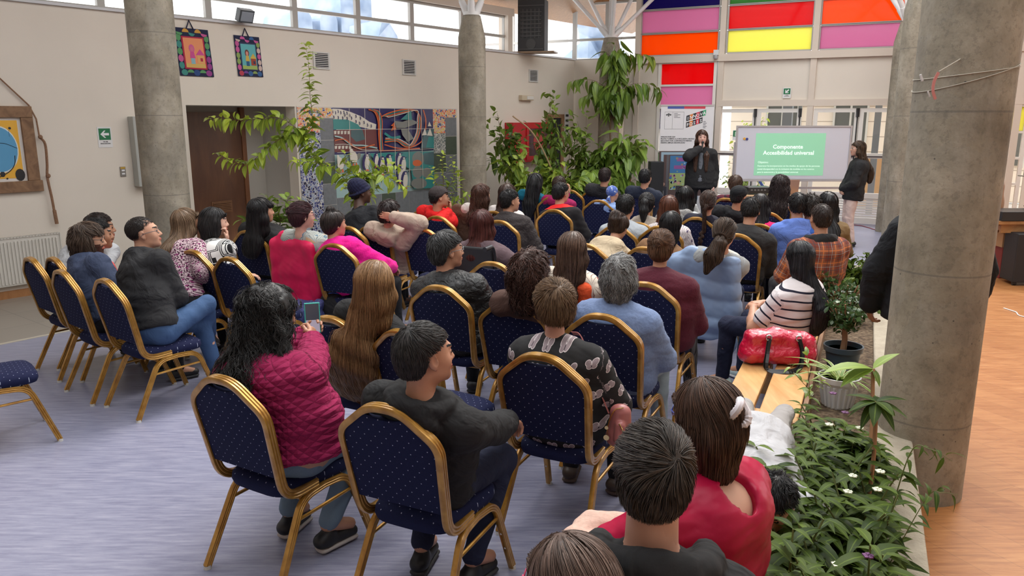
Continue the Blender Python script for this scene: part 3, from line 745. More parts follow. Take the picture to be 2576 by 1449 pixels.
# ================================================================== SKIN, HAIR, CLOTH
_mc = {}
def memo(f):
    def g(*a, **k):
        key = (f.__name__, a, tuple(sorted(k.items())))
        if key not in _mc: _mc[key] = f(*a, **k)
        return _mc[key]
    return g
@memo
def skin(c):
    m = M('skin', c, .48); n = m.noise(9, 3); m.base(m.mix(n, tuple(v*.88 for v in c), tuple(min(1, v*1.1) for v in c)))
    m.b.inputs['Subsurface Weight'].default_value = .0; m.bump(m.noise(160, 2), .08, .002); return m.m
@memo
def hairm(c, hi=None, rough=.42):
    m = M('hair', c, rough, spec=.4); a = m.n('ShaderNodeAttribute'); a.attribute_name = 'tint'
    hi = hi or tuple(min(1, v*2.1+.008) for v in c); f = E(m.t, a.outputs['Fac'])
    m.base(m.mix(f, tuple(v*.5 for v in c), hi)); return m.m
@memo
def cloth(kind, c, c2=(0, 0, 0), c3=(0, 0, 0), rough=.85, sc=1.0):
    m = M(kind+'_cloth', c, rough, spec=.28, sheen=.05 if kind in ('fleece', 'knit') else 0)
    x, y, z = m.uvw('UV'); t = m.t; base = None
    fine = m.noise(260, 2); mid = m.noise(13, 4)
    uv = m.coord('UV')
    if kind == 'plain': base = m.mix(mid, tuple(v*.86 for v in c), tuple(min(1, v*1.1) for v in c)); m.bump(m.noise(7, 3, dist=1.0), .6, .05)
    elif kind == 'satin': base = m.mix(mid, tuple(v*.9 for v in c), tuple(min(1, v*1.06) for v in c)); m.rough(mid*.2+.3)
    elif kind == 'fleece':
        f = m.noise(70, 5); base = m.mix(f, tuple(v*.75 for v in c), tuple(min(1, v*1.2) for v in c)); m.bump(f, .5, .006)
    elif kind == 'puffer': base = m.mix(m.noise(30, 4, dist=1.2), tuple(v*.8 for v in c), tuple(min(1, v*1.15) for v in c)); m.bump(m.noise(22, 4, dist=1.5), .8, .02); m.b.inputs['Specular IOR Level'].default_value = .5
    elif kind == 'quilt':
        a = (x+y)*(22/sc); b = (x-y)*(22/sc); l = (a.fr()-.5).ab().mx((b.fr()-.5).ab()); g = l.gt(.46)
        base = m.mix(m.noise(30, 3), tuple(v*.8 for v in c), tuple(min(1, v*1.15) for v in c)); base = m.mix(g*.45, base, tuple(v*.4 for v in c))
        m.bump(l*-1.0 + m.noise(25, 3, dist=1)*.35, .8, .02)
    elif kind == 'stripe':
        d = ((y*(1/(.052*sc))).fr()-.5).ab(); base = m.mix(d.lt(.10), c, c2); m.bump(m.noise(12, 3), .3, .015)
    elif kind == 'plaid':
        s = 1/(.11*sc); a = (x*s).fr(); b = (y*s).fr(); base = c
        fa = (a-.5).ab().lt(.2); fb = (b-.5).ab().lt(.2)
        base = m.mix(fa*.5, c, c2); base = m.mix(fb*.5, base, c2)
        base = m.mix((a-.5).ab().lt(.05)*.8, base, c3); base = m.mix((b-.5).ab().lt(.05)*.8, base, c3)
        base = m.mix((a-.92).ab().lt(.03)*.7, base, (.06, .05, .06)); base = m.mix((b-.92).ab().lt(.03)*.7, base, (.06, .05, .06))
        base = m.mix((a-.2).ab().lt(.022)*.6, base, (.35, .42, .42)); base = m.mix((b-.2).ab().lt(.022)*.6, base, (.35, .42, .42))
    elif kind == 'floral':
        v = m.n('ShaderNodeTexVoronoi'); v.inputs['Scale'].default_value = 17/sc; v.inputs['Randomness'].default_value = .9
        n = m.n('ShaderNodeTexNoise'); n.inputs['Scale'].default_value = 30/sc; m.L(uv, n.inputs['Vector'])
        ad = m.n('ShaderNodeVectorMath'); ad.operation = 'MULTIPLY_ADD'; ad.inputs[1].default_value = (.025*sc,)*3; m.L(n.outputs['Color'], ad.inputs[0]); m.L(uv, ad.inputs[2]); m.L(ad.outputs[0], v.inputs['Vector'])
        d = E(t, v.outputs['Distance']); sp = m.n('ShaderNodeSeparateColor'); m.L(v.outputs['Color'], sp.inputs[0]); r = E(t, sp.outputs[0]); g = E(t, sp.outputs[1])
        fl = d.lt(.34)*r.gt(.35); base = m.mix(fl, c, m.mix(g.gt(.5), c2, c3)); base = m.mix(d.lt(.08)*r.gt(.35), base, (.75, .6, .1))
        w_ = m.n('ShaderNodeTexWave'); w_.inputs['Scale'].default_value = 14/sc; w_.inputs['Distortion'].default_value = 9; m.L(uv, w_.inputs['Vector'])
        base = m.mix(E(t, w_.outputs['Fac']).gt(.93)*(fl*-1+1)*.7, base, tuple(v*.25 for v in c2))
    elif kind == 'butterfly':
        s = 1/(.135*sc); row = (y*s).fl(); u = (x*s + row*.5).fr()-.5; v_ = (y*s).fr()-.5
        fx = u.ab(); w1 = (fx-.16)*(fx-.16)*1.0 + (v_-.07)*(v_-.07); w2 = (fx-.11)*(fx-.11) + (v_+.12)*(v_+.12)
        d = w1.mn(w2*1.3); wing = d.lt(.019); edge = d.lt(.027)
        nn = m.noise(60, 2, uv); base = m.mix(edge, c, c2); base = m.mix(wing, base, m.mix(nn, c3, tuple(k*.45 for k in c3))); base = m.mix(wing*fx.lt(.022), base, (.05, .04, .05))
    elif kind == 'geo':
        w1 = m.n('ShaderNodeTexVoronoi'); w1.distance = 'CHEBYCHEV'; w1.inputs['Scale'].default_value = 9/sc; m.L(uv, w1.inputs['Vector'])
        d = E(t, w1.outputs['Distance']); base = m.mix((d*9).fr().gt(.5), c, c2)
    elif kind == 'splat':
        n = m.noise(48/sc, 2, uv); n2 = m.noise(30/sc, 2, uv); base = m.mix(n.gt(.52), c, c2); base = m.mix(n2.gt(.60), base, c3)
    elif kind == 'denim':
        n = m.noise(5, 4); base = m.mix(n, tuple(v*.6 for v in c), tuple(min(1, v*1.5) for v in c)); m.bump(m.noise(300, 2), .2, .002); base = m.mix((x-.0).ab().lt(.0035)*.5, base, tuple(min(1, v*2.2) for v in c)); m.bump(m.noise(10, 3, dist=.8), .4, .025)
    elif kind == 'knit':
        h = ((x*210).sin()*(y*150).sin()); base = m.mix(h*.5+.5, tuple(v*.7 for v in c), tuple(min(1, v*1.2) for v in c)); m.bump(h, .4, .004)
    elif kind == 'twotone':   # c body, c2 shoulders
        base = m.mix(((y-.40)*1.0).gt(0)*((y-.47)).lt(0), c, c2)
    m.base(base)
    if kind in ('plain', 'stripe', 'plaid', 'floral', 'butterfly', 'geo', 'denim', 'splat'): m.bump(fine, .12, .002)
    return m.m
SK1, SK2, SK3, SK4 = (.58, .31, .20), (.50, .25, .155), (.38, .18, .10), (.075, .032, .018)
HB, HDB, HBR, HLB, HGR, HRD = (.010, .009, .010), (.020, .011, .007), (.060, .028, .014), (.26, .14, .065), (.13, .13, .13), (.055, .014, .010)
# ================================================================== PEOPLE
def ik(a, b, l1, l2, pole):
    a, b = np.array(a, float), np.array(b, float); d = b-a; L = np.linalg.norm(d); L2 = min(L, (l1+l2)*.995); d = d/(L+1e-9); b = a+d*L2
    x = (l1*l1-l2*l2+L2*L2)/(2*L2); h = math.sqrt(max(0, l1*l1-x*x)); p = np.array(pole, float); p = p-d*(p@d); p = nrm(p)
    return a+d*x+p*h, b
def hand_f(F, w, d, n, side, curl=(.5, .6), sc=1.0, spread=.0, grow=0):
    d = nrm(d); n = nrm(np.asarray(n)-d*(np.dot(n, d))); s = np.cross(d, n)*side      # s towards thumb side
    F.cone(w-d*.02, w+d*.03, .021*sc, .018*sc, .01, w=s, sc=1.35); F.cone(w+d*.02*sc, w+d*.078*sc, .0125*sc, .0115*sc, .012, w=s, sc=3.0)
    for i, (o, L) in enumerate(zip((.031, .0105, -.0105, -.030), (.072, .080, .075, .058))):
        b = w+d*(.080-.006*abs(i-1))*sc+s*o*sc; a1, a2 = curl[0]*(1+.12*i), curl[1]
        d0 = nrm(d+s*spread*(1.5-i)); d1 = d0*math.cos(a1)+n*math.sin(a1); d2 = d0*math.cos(a1+a2)+n*math.sin(a1+a2); d3 = d0*math.cos(a1+a2*1.7)+n*math.sin(a1+a2*1.7)
        p1 = b+d1*L*.48*sc; p2 = p1+d2*L*.30*sc; p3 = p2+d3*L*.22*sc
        F.cone(b-d*.02, p1, .0098*sc, .0088*sc, .006); F.cone(p1, p2, .0088*sc, .0080*sc, .003); F.cone(p2, p3, .0080*sc, .0068*sc, .003)
    t0 = w+d*.022*sc+s*.022*sc; t1 = t0+nrm(d*.6+s*.75+n*.35)*.040*sc; t2 = t1+nrm(d*.9+s*.15+n*.5)*.032*sc
    F.cone(t0, t1, .0135*sc, .011*sc, .012); F.cone(t1, t2, .0105*sc, .0085*sc, .004)
class Head:
    def __init__(s, c, R, sc=1.0): s.c = np.array(c, float); s.R = R; s.s = sc
    def __call__(s, x, y, z): return s.c+s.R @ (np.array([x, y, z])*s.s)
    def v(s, x, y, z): return s.R @ np.array([x, y, z], float)
    def loc(s, P): return (P-s.c) @ s.R / s.s
def head_f(F, h, male, beard=False, open_=0):
    q = h.s; r = lambda *a: np.array(a)*q; R = h.R
    F.ell(h(0, -.014, .028), r(.0745, .094, .083), R, .02); F.ell(h(0, .026, -.02), r(.060, .062, .082), R, .03)
    F.ell(h(0, .028, -.068), r(.052 if male else .047, .053, .040), R, .03); F.sph(h(0, .072, -.094), .017*q, .03)
    for sx in (-1, 1):
        F.ell(h(sx*.036, .056, -.028), r(.024, .024, .028), R, .02)
    F.cone(h(-.030, .082, .026), h(.030, .082, .026), .009*q, k=.016)
    for sx in (-1, 1): F.sph(h(sx*.031, .098, .004), .0135*q, .012, '-'); F.sph(h(sx*.031, .0775, .003), .0128*q, .003)
    F.cone(h(0, .084, .010), h(0, .103, -.028), .0075*q, .0115*q, .012)
    for sx in (-1, 1): F.sph(h(sx*.0110, .093, -.033), .0085*q, .006)
    F.ell(h(0, .088, -.0555), r(.023, .012, .0065), R, .006); F.ell(h(0, .087, -.0655), r(.021, .012, .0075), R, .006)
    for sx in (-1, 1):
        Re = R @ rotm(sx*.45, .12, 0)
        F.ell(h(sx*.077, -.010, -.006), r(.0075, .020, .031), Re, .006); F.ell(h(sx*.086, -.004, -.002), r(.006, .011, .018), Re, .004, '-'); F.sph(h(sx*.076, -.002, -.033), .008*q, .006)
def disp(V, F, amp, f=7, seed=0, ax=None):
    N = vnormals(V, F); return V+N*(amp*wob(V*(1 if ax is None else np.array(ax)), f, seed))[:, None]

def hair_cut(h, front=.062, temple=.0, ear=-.030, back=-.075, soft=0):
    ys = np.array([-.12, -.06, -.02, .012, .03, .055, .085, .13]); zs = np.array([back, back+.004, ear-.02, ear+.012, temple, (front+temple)/2+.01, front, front+.02])
    if ear > .004: ys = np.array([-.12, -.058, -.040, -.026, .012, .034, .055, .085, .13]); zs = np.array([back, back+.006, -.035, .022, .034, temple+.01, (front+temple)/2+.01, front, front+.02])
    def fn(x, y, z):
        X = np.asarray(x)-h.c[0]; Y = np.asarray(y)-h.c[1]; Z = np.asarray(z)-h.c[2]; R = h.R
        ly = (X*R[0, 1]+Y*R[1, 1]+Z*R[2, 1])/h.s; lz = (X*R[0, 2]+Y*R[1, 2]+Z*R[2, 2])/h.s; lx = (X*R[0, 0]+Y*R[1, 0]+Z*R[2, 0])/h.s
        return (np.interp(ly, ys, zs)-lz+.25*np.maximum(0, np.abs(lx)-.045)*(ly > .02))*.75*h.s
    return fn
PEOPLE = []
def strands(name_f, h, Fh, V, spec, rs, near):
    """hair locks that follow the hair volume; returns verts, quads, tint"""
    st = spec['style']; n = max(spec.get('n', 0), {2: 3600, 1: 1900, 0: 600}[near]) if st != 'dreads' else 260; k = spec.get('k', 9); L = spec.get('len', .05); r = {2: .0011, 1: .0016, 0: .0026}[near]*spec.get('fat', 1)
    if len(V) == 0: return None
    P = V[rs.randint(0, len(V), n)].copy()+rs.normal(scale=.002, size=(n, 3)); ds = L/(k-1)*rs.uniform(.6, 1.15, n)
    crown_ = spec.get('crown', (0, -.055, .085)); cw = h(*crown_); tail = spec.get('tie'); up = h.v(0, 0, 1)
    out = [P.copy()]; lift = rs.uniform(.0, 1, n)*spec.get('lift', .005); ph = rs.rand(n)*6.28; wv = spec.get('wave', 0); seed = rs.randint(1000)
    tie = h(*tail) if tail is not None else None
    for s in range(1, k):
        g = Fh.grad(P, .003)
        away = P-cw; away /= np.linalg.norm(away, axis=1, keepdims=True)+1e-9
        lz = h.loc(P)[:, 2:3]
        if tie is not None:
            to = tie-P; dd = np.linalg.norm(to, axis=1, keepdims=True); inb = (P[:, 2:3] > tie[2]-.02) & (dd > .03); d = np.where(inb & (lz > -.09), to/(dd+1e-9), np.array([0, 0, -1.0])+away*.0)
        elif st == 'spiky': d = away*.5+up*.2+h.v(0, .1, 0)
        else:
            wd = np.clip((spec.get('fall', .05)-lz)/.07, 0, 1); d = away*(1-wd)+np.array([0, 0, -1.0])*wd
            d = d+h.v(*spec.get('sweep', (0, 0, 0)))*(1-wd)
        if spec.get('mess'):
            d = d+np.stack([wob(P, 9, seed+q) for q in range(3)], 1)*spec['mess']
        if wv: sd_ = np.cross(d, g); d = d+sd_*(wv*np.sin(ph+s*spec.get('wf', 1.6)))[:, None]
        d = d-g*(d*g).sum(1, keepdims=True); d /= np.linalg.norm(d, axis=1, keepdims=True)+1e-9
        stop = (spec['cutf'](P[:, 0], P[:, 1], P[:, 2]) > -.004*h.s) if st in ('short', 'buzz') else np.zeros(n, bool)
        P = P+d*np.where(stop, .0006, ds)[:, None]; dist = Fh.ev(P); off = .0015+lift*(s/(k-1))**1.3
        far = dist > .03; P = P-g*np.where(far, 0, (dist-off))[:, None]
        out.append(P.copy())
    S = np.stack(out, 1); tp = np.ones(k); tp[-3:] = (.8, .5, .12); tp[0] = .6
    tint = np.clip(rs.beta(2, 3.2, n)*.95, 0, 1)
    return tubes(S, r*tp, tint)

def person(key, label, pos=None, chair=None, head=(0, 0, 1.15), az=None, look=None, pitch=0, roll=0, top=None, sleeve='long', topth=.014, fit=1.0, pants=None, legs='sit', arms=('lap', 'lap'), skin_c=SK2,
           male=True, fat=1.0, hair=None, hood=None, collar=None, glasses=None, sc=1.0, feet=True, shoe=(.02, .02, .022), slouch=.03, sleeve_c=None, group=None, hat=None, extra=None, hems=None, neckw=None, beard=None, knee_c=None, hsc=1.0, hide_low=False, puff=0, wr=.006, vneck=False, brow=None, face=True, shoe_sole=None, hemz=None):
    hx, hy, hz = head; H0 = at_z(hx, hy, hz) if hx is not None else np.array([pos[0], pos[1], hz])
    if chair is not None: X, Y, ca, _ = chairs[chair]; az = ca if az is None else az; rx, ry = X, Y
    elif pos is not None: rx, ry = pos
    else:
        a = R_(az); f = np.array([math.sin(a), math.cos(a)]); rx, ry = H0[:2]-f*(-.06)
        if legs == 'stand': rx, ry = H0[:2]
    a = R_(az); f2 = np.array([math.sin(a), math.cos(a)]); r2 = np.array([math.cos(a), -math.sin(a)])
    rel = H0[:2]-np.array([rx, ry]); Hc = np.array([rel @ r2, rel @ f2, hz])          # head centre in body space
    if chair is not None: Hc[0] = np.clip(Hc[0], -.24, .24); Hc[1] = np.clip(Hc[1], -.32, .42)
    depth = math.hypot(rx, ry); near = 2 if depth < 4.6 else (1 if depth < 7.6 else 0)
    vh = min(.0095, max(.0042, .0011*depth)); vc = min(.0165, max(.0095, .0024*depth))
    rs = np.random.RandomState(sum(ord(c)*(i+3) for i, c in enumerate(key)) % 9999)
    hyaw = R_((az if look is None else look)-az); Rh = rotm(hyaw, R_(pitch), R_(roll)); hs = 1.03*sc*hsc if male else .98*sc*hsc
    h = Head(Hc, Rh, hs)
    seat = .465
    stand = legs == 'stand'
    bench = legs in ('bench',)
    P0 = np.array([0, -.045+.03*(fat-1), seat+.085]) if not stand else np.array([0, 0, hz*.565])
    if stand and abs(Hc[0]) < .01: pass
    neck0 = h(0, -.028, -.075); C7 = Hc*.82+P0*.18; C7[2] = Hc[2]-.185*sc; C7 = C7+np.array([0, -.035, 0])
    C7 = C7*.5+(h(0, -.05, -.175))*.5; C7[2] = Hc[2]-.184*sc
    sp = nrm(C7-P0); bk = nrm(np.cross(np.array([1.0, 0, 0]), sp)); bk = -bk if bk[1] > 0 else bk        # bk points backwards
    rt = nrm(np.cross(-bk, sp)); rt = rt if rt[0] > 0 else -rt
    sl = slouch; P1 = P0+(C7-P0)*.42+bk*sl; P2 = P0+(C7-P0)*.78+bk*sl*.9
    if chair is not None:
        for q_ in (P1, P2):
            ylim = -.211-.087*(q_[2]/1.03-.398)/.402+.03+.112*(.62+.38*fat)*(.85 if q_ is P2 else 1)+topth+.012
            if q_[2] < 1.02: q_[1] = max(q_[1], ylim)
    sw = (.178 if male else .158)*sc*(.6+.4*fat)
    SH = C7-sp*.082*sc-bk*.012
    S = {sd: SH+rt*sd*sw for sd in (-1, 1)}
    l1, l2 = .285*sc, .255*sc
    # arms
    A = {}
    for i, sd in ((0, -1), (1, 1)):
        m = arms[i]; hn = np.array([0, 0, -1.0]); cu = (.35, .5)
        if m == 'lap': t = np.array([sd*.07, .22, seat+.19+.02*rs.rand()]); pole = (sd*.8, -.6, -.3); hd = (-sd*.8, .6, -.15)
        elif m == 'knee': t = np.array([sd*.15, .30, seat+.20]); pole = (sd*.7, -.5, -.2); hd = (sd*.05, .8, -.45)
        elif m == 'cross': t = P2+np.array([-sd*.03, .21+.02*sd, -.16]); pole = (sd*.9, -.1, -.6); hd = (-sd*1, .1, .05); hn = np.array([0, -1, -.2]); cu = (.2, .3)
        elif m == 'phone': t = P2+np.array([sd*.05+.03, .30, -.06]); pole = (sd*.7, -.3, -.8); hd = (-sd*.3, .5, .6); hn = np.array([-sd, 0, .2]); cu = (.6, .7)
        elif m == 'chin': t = h(sd*.03, .085, -.165); pole = (sd*.1, -.25, -1); hd = (-sd*.05, .1, 1); hn = np.array([-sd*.6, -1, 0]); cu = (.5, .9)
        elif m == 'face': t = h(sd*.09, .06, -.12); pole = (sd*.3, -.1, -1); hd = (-sd*.1, -.1, 1); hn = np.array([-sd, -.3, 0]); cu = (.4, .6)
        elif m == 'behind': t = h(sd*.13, -.08, -.02); pole = (sd*1, .55, .05); hd = (-sd*1, -.25, .08); hn = np.array([0, .9, 0.]); cu = (.15, .25)
        elif m == 'mic': t = h(sd*.05, .13, -.17); pole = (sd*1.0, -.2, -.7); hd = (-sd*.55, .2, .7); hn = np.array([-sd*.4, -.9, .1]); cu = (.9, 1.0)
        elif m == 'down': t = np.array([S[sd][0]+sd*.05, S[sd][1]+.06, S[sd][2]-.53]); pole = (sd*.3, -1, 0); hd = (0, .1, -1); hn = np.array([-sd, 0, 0.]); cu = (.5, .6)
        elif m == 'out': t = np.array([sd*.32, .10, S[sd][2]-.50]); pole = (sd*1, -.1, 0); hd = (-sd*.3, .2, -1); hn = np.array([-sd, 0, 0.]); cu = (.5, .6)
        elif m == 'front': t = np.array([sd*.03, .17, P0[2]+.04]); pole = (sd*1, -.4, 0); hd = (-sd*.7, .2, -.7); hn = np.array([0, -1, 0.]); cu = (.5, .6)
        elif m == 'back': t = np.array([sd*.30, -.12, seat+.03]); pole = (sd*.6, -.8, 0); hd = (0, -.1, -1); hn = np.array([-sd, 0, 0.])
        elif isinstance(m, (tuple, list)): t = np.array(m[:3], float); pole = m[3] if len(m) > 3 else (sd*.8, -.5, -.4); hd = m[4] if len(m) > 4 else (0, .8, -.4); hn = np.array(m[5] if len(m) > 5 else (0, 0, -1.0)); cu = m[6] if len(m) > 6 else cu
        Eb, Wr = ik(S[sd], t, l1, l2, pole); A[sd] = (Eb, Wr, hd, hn, cu)
    # legs
    hip = {sd: P0+np.array([sd*.095*min(1.15, fat), .02, 0]) for sd in (-1, 1)}; K = {}; AN = {}; TO = {}
    for sd in (-1, 1):
        if stand: K[sd] = hip[sd]*[1, 1, 0]+np.array([0, .03, P0[2]*.53]); AN[sd] = np.array([sd*.11, -.01, .09])
        elif legs == 'cross' and sd == 1: K[sd] = np.array([.04, .36, seat+.20]); AN[sd] = np.array([-.22, .52, .36])
        elif legs == 'cross': K[sd] = np.array([-.06, .36, seat+.05]); AN[sd] = np.array([-.02, .44, .09])
        elif legs == 'prone': K[sd] = np.array([sd*.08, -.30, seat+.06]); AN[sd] = np.array([sd*.10, -.58, seat+.06])
        elif legs == 'tuck': K[sd] = np.array([sd*.16, .33, seat+.045]); AN[sd] = np.array([sd*.13, .10, .13])
        elif legs == 'side': K[sd] = np.array([sd*.10-.12, .36, seat+.05]); AN[sd] = np.array([sd*.09-.2, .40, .09])
        else: K[sd] = np.array([sd*(.13+.03*rs.rand()), .36*sc, seat+.045]); AN[sd] = np.array([sd*(.12+.04*rs.rand()), .36+.06*rs.rand(), .09])
        dirf = nrm(np.array([sd*.2, 1, 0])) if not (legs == 'cross' and sd == 1) else nrm(np.array([-.5, .6, -.35]))
        TO[sd] = dirf
    fb = .62+.38*fat; fw = fat/fb
    def torso(F, g=0.0, k=.05, lo=True):
        if lo: F.cone(P0+rt*-.07+[0, .0, -.005], P0+rt*.07+[0, 0, -.005], .112*fb+g*.6, k=k)
        F.cone(P0+[0, .01, .03], P1-bk*.02*fb, .108*fb+g, .112*fb+g, k, w=rt, sc=1.28*fw)
        F.cone(P1-bk*.012, P2-bk*.0, .112*fb+g, .104*(.5+.5*fb)+g, k, w=rt, sc=1.36*(.4+.6*fw))
        F.cone(P2+rt*-.05, P2+rt*.05, .098*(.5+.5*fb)+g, k=k)
        F.cone(S[-1]*.86+SH*.14, S[1]*.86+SH*.14, .062+g*.8, k=k)
        for sd in (-1, 1):
            F.cone(C7+sp*.005-bk*.01, S[sd]+sp*.004, .040+g*.6, .048+g*.7, .035)
            if not male: F.sph(P2-bk*(.075*fb)+rt*sd*.065-sp*.03, .058*fb+g*.6, .04)
    # ---------------------------------------------------------------- body: one skin surface
    parts = []
    B = Fld(); torso(B, -.006)
    for sd in (-1, 1):
        Eb, Wr, hd, hn, cu = A[sd]; q = .8+.2*fb
        B.cone(S[sd], S[sd]*.5+Eb*.5, .052*q, .046*q, .03); B.cone(S[sd]*.5+Eb*.5, Eb, .046*q, .038*q, .02); B.cone(Eb, Eb*.65+Wr*.35, .040*q, .039*q, .02); B.cone(Eb*.65+Wr*.35, Wr, .039*q, .026, .02)
        if not hide_low: B.cone(hip[sd], K[sd], .088*q, .056, .04); B.cone(K[sd], K[sd]*.6+AN[sd]*.4, .056, .052, .02); B.cone(K[sd]*.6+AN[sd]*.4, AN[sd], .052, .034, .02); B.cone(AN[sd], AN[sd]+TO[sd]*.12-[0, 0, .045], .036, .030, .02)
    B.cone(C7, neck0, .056*sc if male else .047*sc, .052*sc if male else .043*sc, .03); B.ell(h(0, 0, .0), np.array([.062, .075, .085])*hs, Rh, .02)
    v, f_ = B.mesh(.012 if near else .016); parts.append((v, f_, 0))
    # head and hands in finer grain
    G = Fld(); head_f(G, h, male); G.cone(C7-sp*.01-bk*.005, neck0, .058*sc if male else .049*sc, .053*sc if male else .044*sc, .028)
    v, f_ = G.mesh(vh); L = h.loc(v[f_].mean(1)); fm = np.zeros(len(f_), int)
    if face:
        ax_ = np.abs(L[:, 0])
        fm[(np.hypot((ax_-.031)/1.5, L[:, 2]-.003) < .0078) & (L[:, 1] > .07)] = 2
        fm[(np.abs(ax_-.031) < .019) & (np.abs(L[:, 2]-.029-.12*(ax_-.031)) < .0042) & (L[:, 1] > .062)] = 1
        fm[(np.hypot(L[:, 0]/1.0, (L[:, 2]+.060)*1.9) < .0235) & (L[:, 1] > .078)] = 3
        if beard: fm[(L[:, 2] < -.030-.25*(L[:, 1] < .05)*0) & (L[:, 1] > .0) & (L[:, 2] > -.13) & (fm != 3) & ((L[:, 2] < -.045) | (ax_ > .045) | (L[:, 2] < -.038) & (L[:, 1] < .10))] = 1
    parts.append((v, f_, fm))
    for sd in (-1, 1):
        Eb, Wr, hd, hn, cu = A[sd]; Q = Fld(); fa = nrm(Wr-Eb)
        hdn = nrm(nrm(hd)*.75+fa*.35); Q.cone(Wr-fa*.06, Wr, .029*sc, .024*sc, .01)
        hand_f(Q, Wr+fa*.012, hdn, hn, sd, cu, sc*(1.0 if male else .92)); v, f_ = Q.mesh(min(.0075, max(.0036, .001*depth))); parts.append((v, f_, 0))
    V, Fq, fm = join(parts)
    hc_ = hair['c'] if hair else HB
    body = mesh_np('person', V, Fq, [skin(skin_c), flat(tuple(v*.9 for v in (brow or hc_)), .7, name='brow_hair'), flat((.03, .02, .018), .2, name='dark_eye'), flat(tuple((skin_c[0]*.80, skin_c[1]*.42, skin_c[2]*.45)), .4, name='lip')], fmat=fm)
    body.location = (rx, ry, 0); body.rotation_euler = (0, 0, -a); tag(body, label, 'person', group)
    # ---------------------------------------------------------------- top garment
    g = topth; T_ = Fld(); torso(T_, g, lo=True)
    if stand: T_.cone(P0+[0, 0, .12], P0-[0, 0, .10], .118*fb+g, .135*fb+g, .05, w=rt, sc=1.25*fw)
    elif hems: T_.cone(P0+[0, 0, -.02], P0+[0, .02, -.02], .128*fb+g, k=.06, w=rt, sc=1.1*fw)
    cz = -.13 if stand else (hemz if hemz is not None else (-.075 if hems else -.03))
    if legs != 'prone': T_.cut(lambda x, y, z: (cz-((x-P0[0])*sp[0]+(y-P0[1])*sp[1]+(z-P0[2])*sp[2])))
    ends = {'long': 1.0, 'elbow': .0, 'short': -.35, 'none': -1}[sleeve]
    for sd in (-1, 1):
        Eb, Wr = A[sd][0], A[sd][1]; q = (.8+.2*fb)*fit
        if ends >= -.5:
            e1 = Eb if ends >= 0 else S[sd]+(Eb-S[sd])*(1+ends)
            T_.cone(S[sd], e1, .056*q+g, .047*q+g, .035)
            if ends > 0: W2 = Eb+(Wr-Eb)*.96; T_.cone(Eb, Eb*.5+W2*.5, .047*q+g, .043*q+g, .02); T_.cone(Eb*.5+W2*.5, W2, .043*q+g, .030*q+g, .012)
    HF = T_ if hood is True else Fld()
    if hood:
        for i in range(9):
            t0, t1 = [(-1.9+3.8*j/9)*1.0 for j in (i, i+1)]
            pt = lambda t: C7+rt*(math.sin(t)*.112)+bk*(math.cos(t)*.090-.014)+sp*(.050-.026*abs(t)-.0)
            HF.cone(pt(t0), pt(t1), .034, .034, .010)
        HF.ell(C7+bk*.085-sp*.02, (.125, .040, .085), np.stack([rt, -bk, sp], 1), .018); HF.cone(C7+bk*.10+rt*-.05-sp*.075, C7+bk*.10+rt*.05-sp*.075, .018, .018, .02)
    if collar:
        for i in range(10):
            t0, t1 = [-3.0+6.0*j/10 for j in (i, i+1)]; pt = lambda t, dz: C7+rt*(math.sin(t)*.068)+bk*(math.cos(t)*.062-.018)+sp*(.022+dz-.012*abs(t))
            for dz in ((.0, .028) if collar == 'high' else (.004,)): T_.cone(pt(t0, dz), pt(t1, dz), .014, .014, .01)
    if extra: extra(T_, dict(C7=C7, bk=bk, sp=sp, rt=rt, S=S, P0=P0, P1=P1, P2=P2, h=h, A=A))
    if vneck: T_.cone(C7+bk*.09+sp*.02, C7+bk*.13-sp*.14, .055, .01, .01, op='-')
    tv, tf = T_.mesh(vc)
    # coordinates along the cloth: torso, else along a sleeve
    dT = np.min([Fld.dist(p, tv[:, 0], tv[:, 1], tv[:, 2]) for p in T_.p[:3]], 0)
    loc = tv-P0; vv = loc @ sp; uu = loc @ rt; uv = np.stack([uu, vv], 1); arm = np.zeros(len(tv), bool)
    for sd in (-1, 1):
        Eb, Wr = A[sd][0], A[sd][1]; pr = [('c', S[sd]+(Eb-S[sd])*.12, Eb, .05+g, .045+g, 0, None, 1, '+', None), ('c', Eb, Wr, .045+g, .032+g, 0, None, 1, '+', None)]
        dA = [Fld.dist(p, tv[:, 0], tv[:, 1], tv[:, 2]) for p in pr]; m = (np.minimum(dA[0], dA[1]) < dT-.012); up_ = dA[0] < dA[1]
        for sel, aa, bb, off in ((m & up_, S[sd], Eb, 0), (m & ~up_, Eb, Wr, np.linalg.norm(Eb-S[sd]))):
            ax = nrm(bb-aa); e1 = nrm(np.cross(ax, [.3, 1, .2])); e2 = np.cross(ax, e1); q = tv[sel]-aa
            uv[sel] = np.stack([np.arctan2(q @ e1, q @ e2)*.06+.02*sd, q @ ax+off+.013], 1)
        arm |= m
    N = vnormals(tv, tf)
    dd = wr*wob(tv*[1, 1, 2.1], 7, rs.randint(999), 3)
    if puff:      # quilted channels
        s_ = np.abs(np.sin(uv[:, 1]*math.pi/puff)); dd = dd+np.where(arm, .9, 1)*(.011 if puff > .07 else .006)*(s_**.6-.7)
    tv = tv+N*dd[:, None]
    mats_ = [top] if sleeve_c is None else [top, sleeve_c]; fm2 = None if sleeve_c is None else arm[tf[:, 0]].astype(int)
    jk = mesh_np('jacket' if (hood or collar == 'high' or topth > .02) else 'shirt', tv, tf, mats_, body, uv=uv, fmat=fm2)
    if hood and hood is not True: hv, hf = HF.mesh(vc*.8); hv = disp(hv, hf, .005, 9, 3); mesh_np('hood', hv, hf, hood, jk, uv=hv[:, [0, 2]])
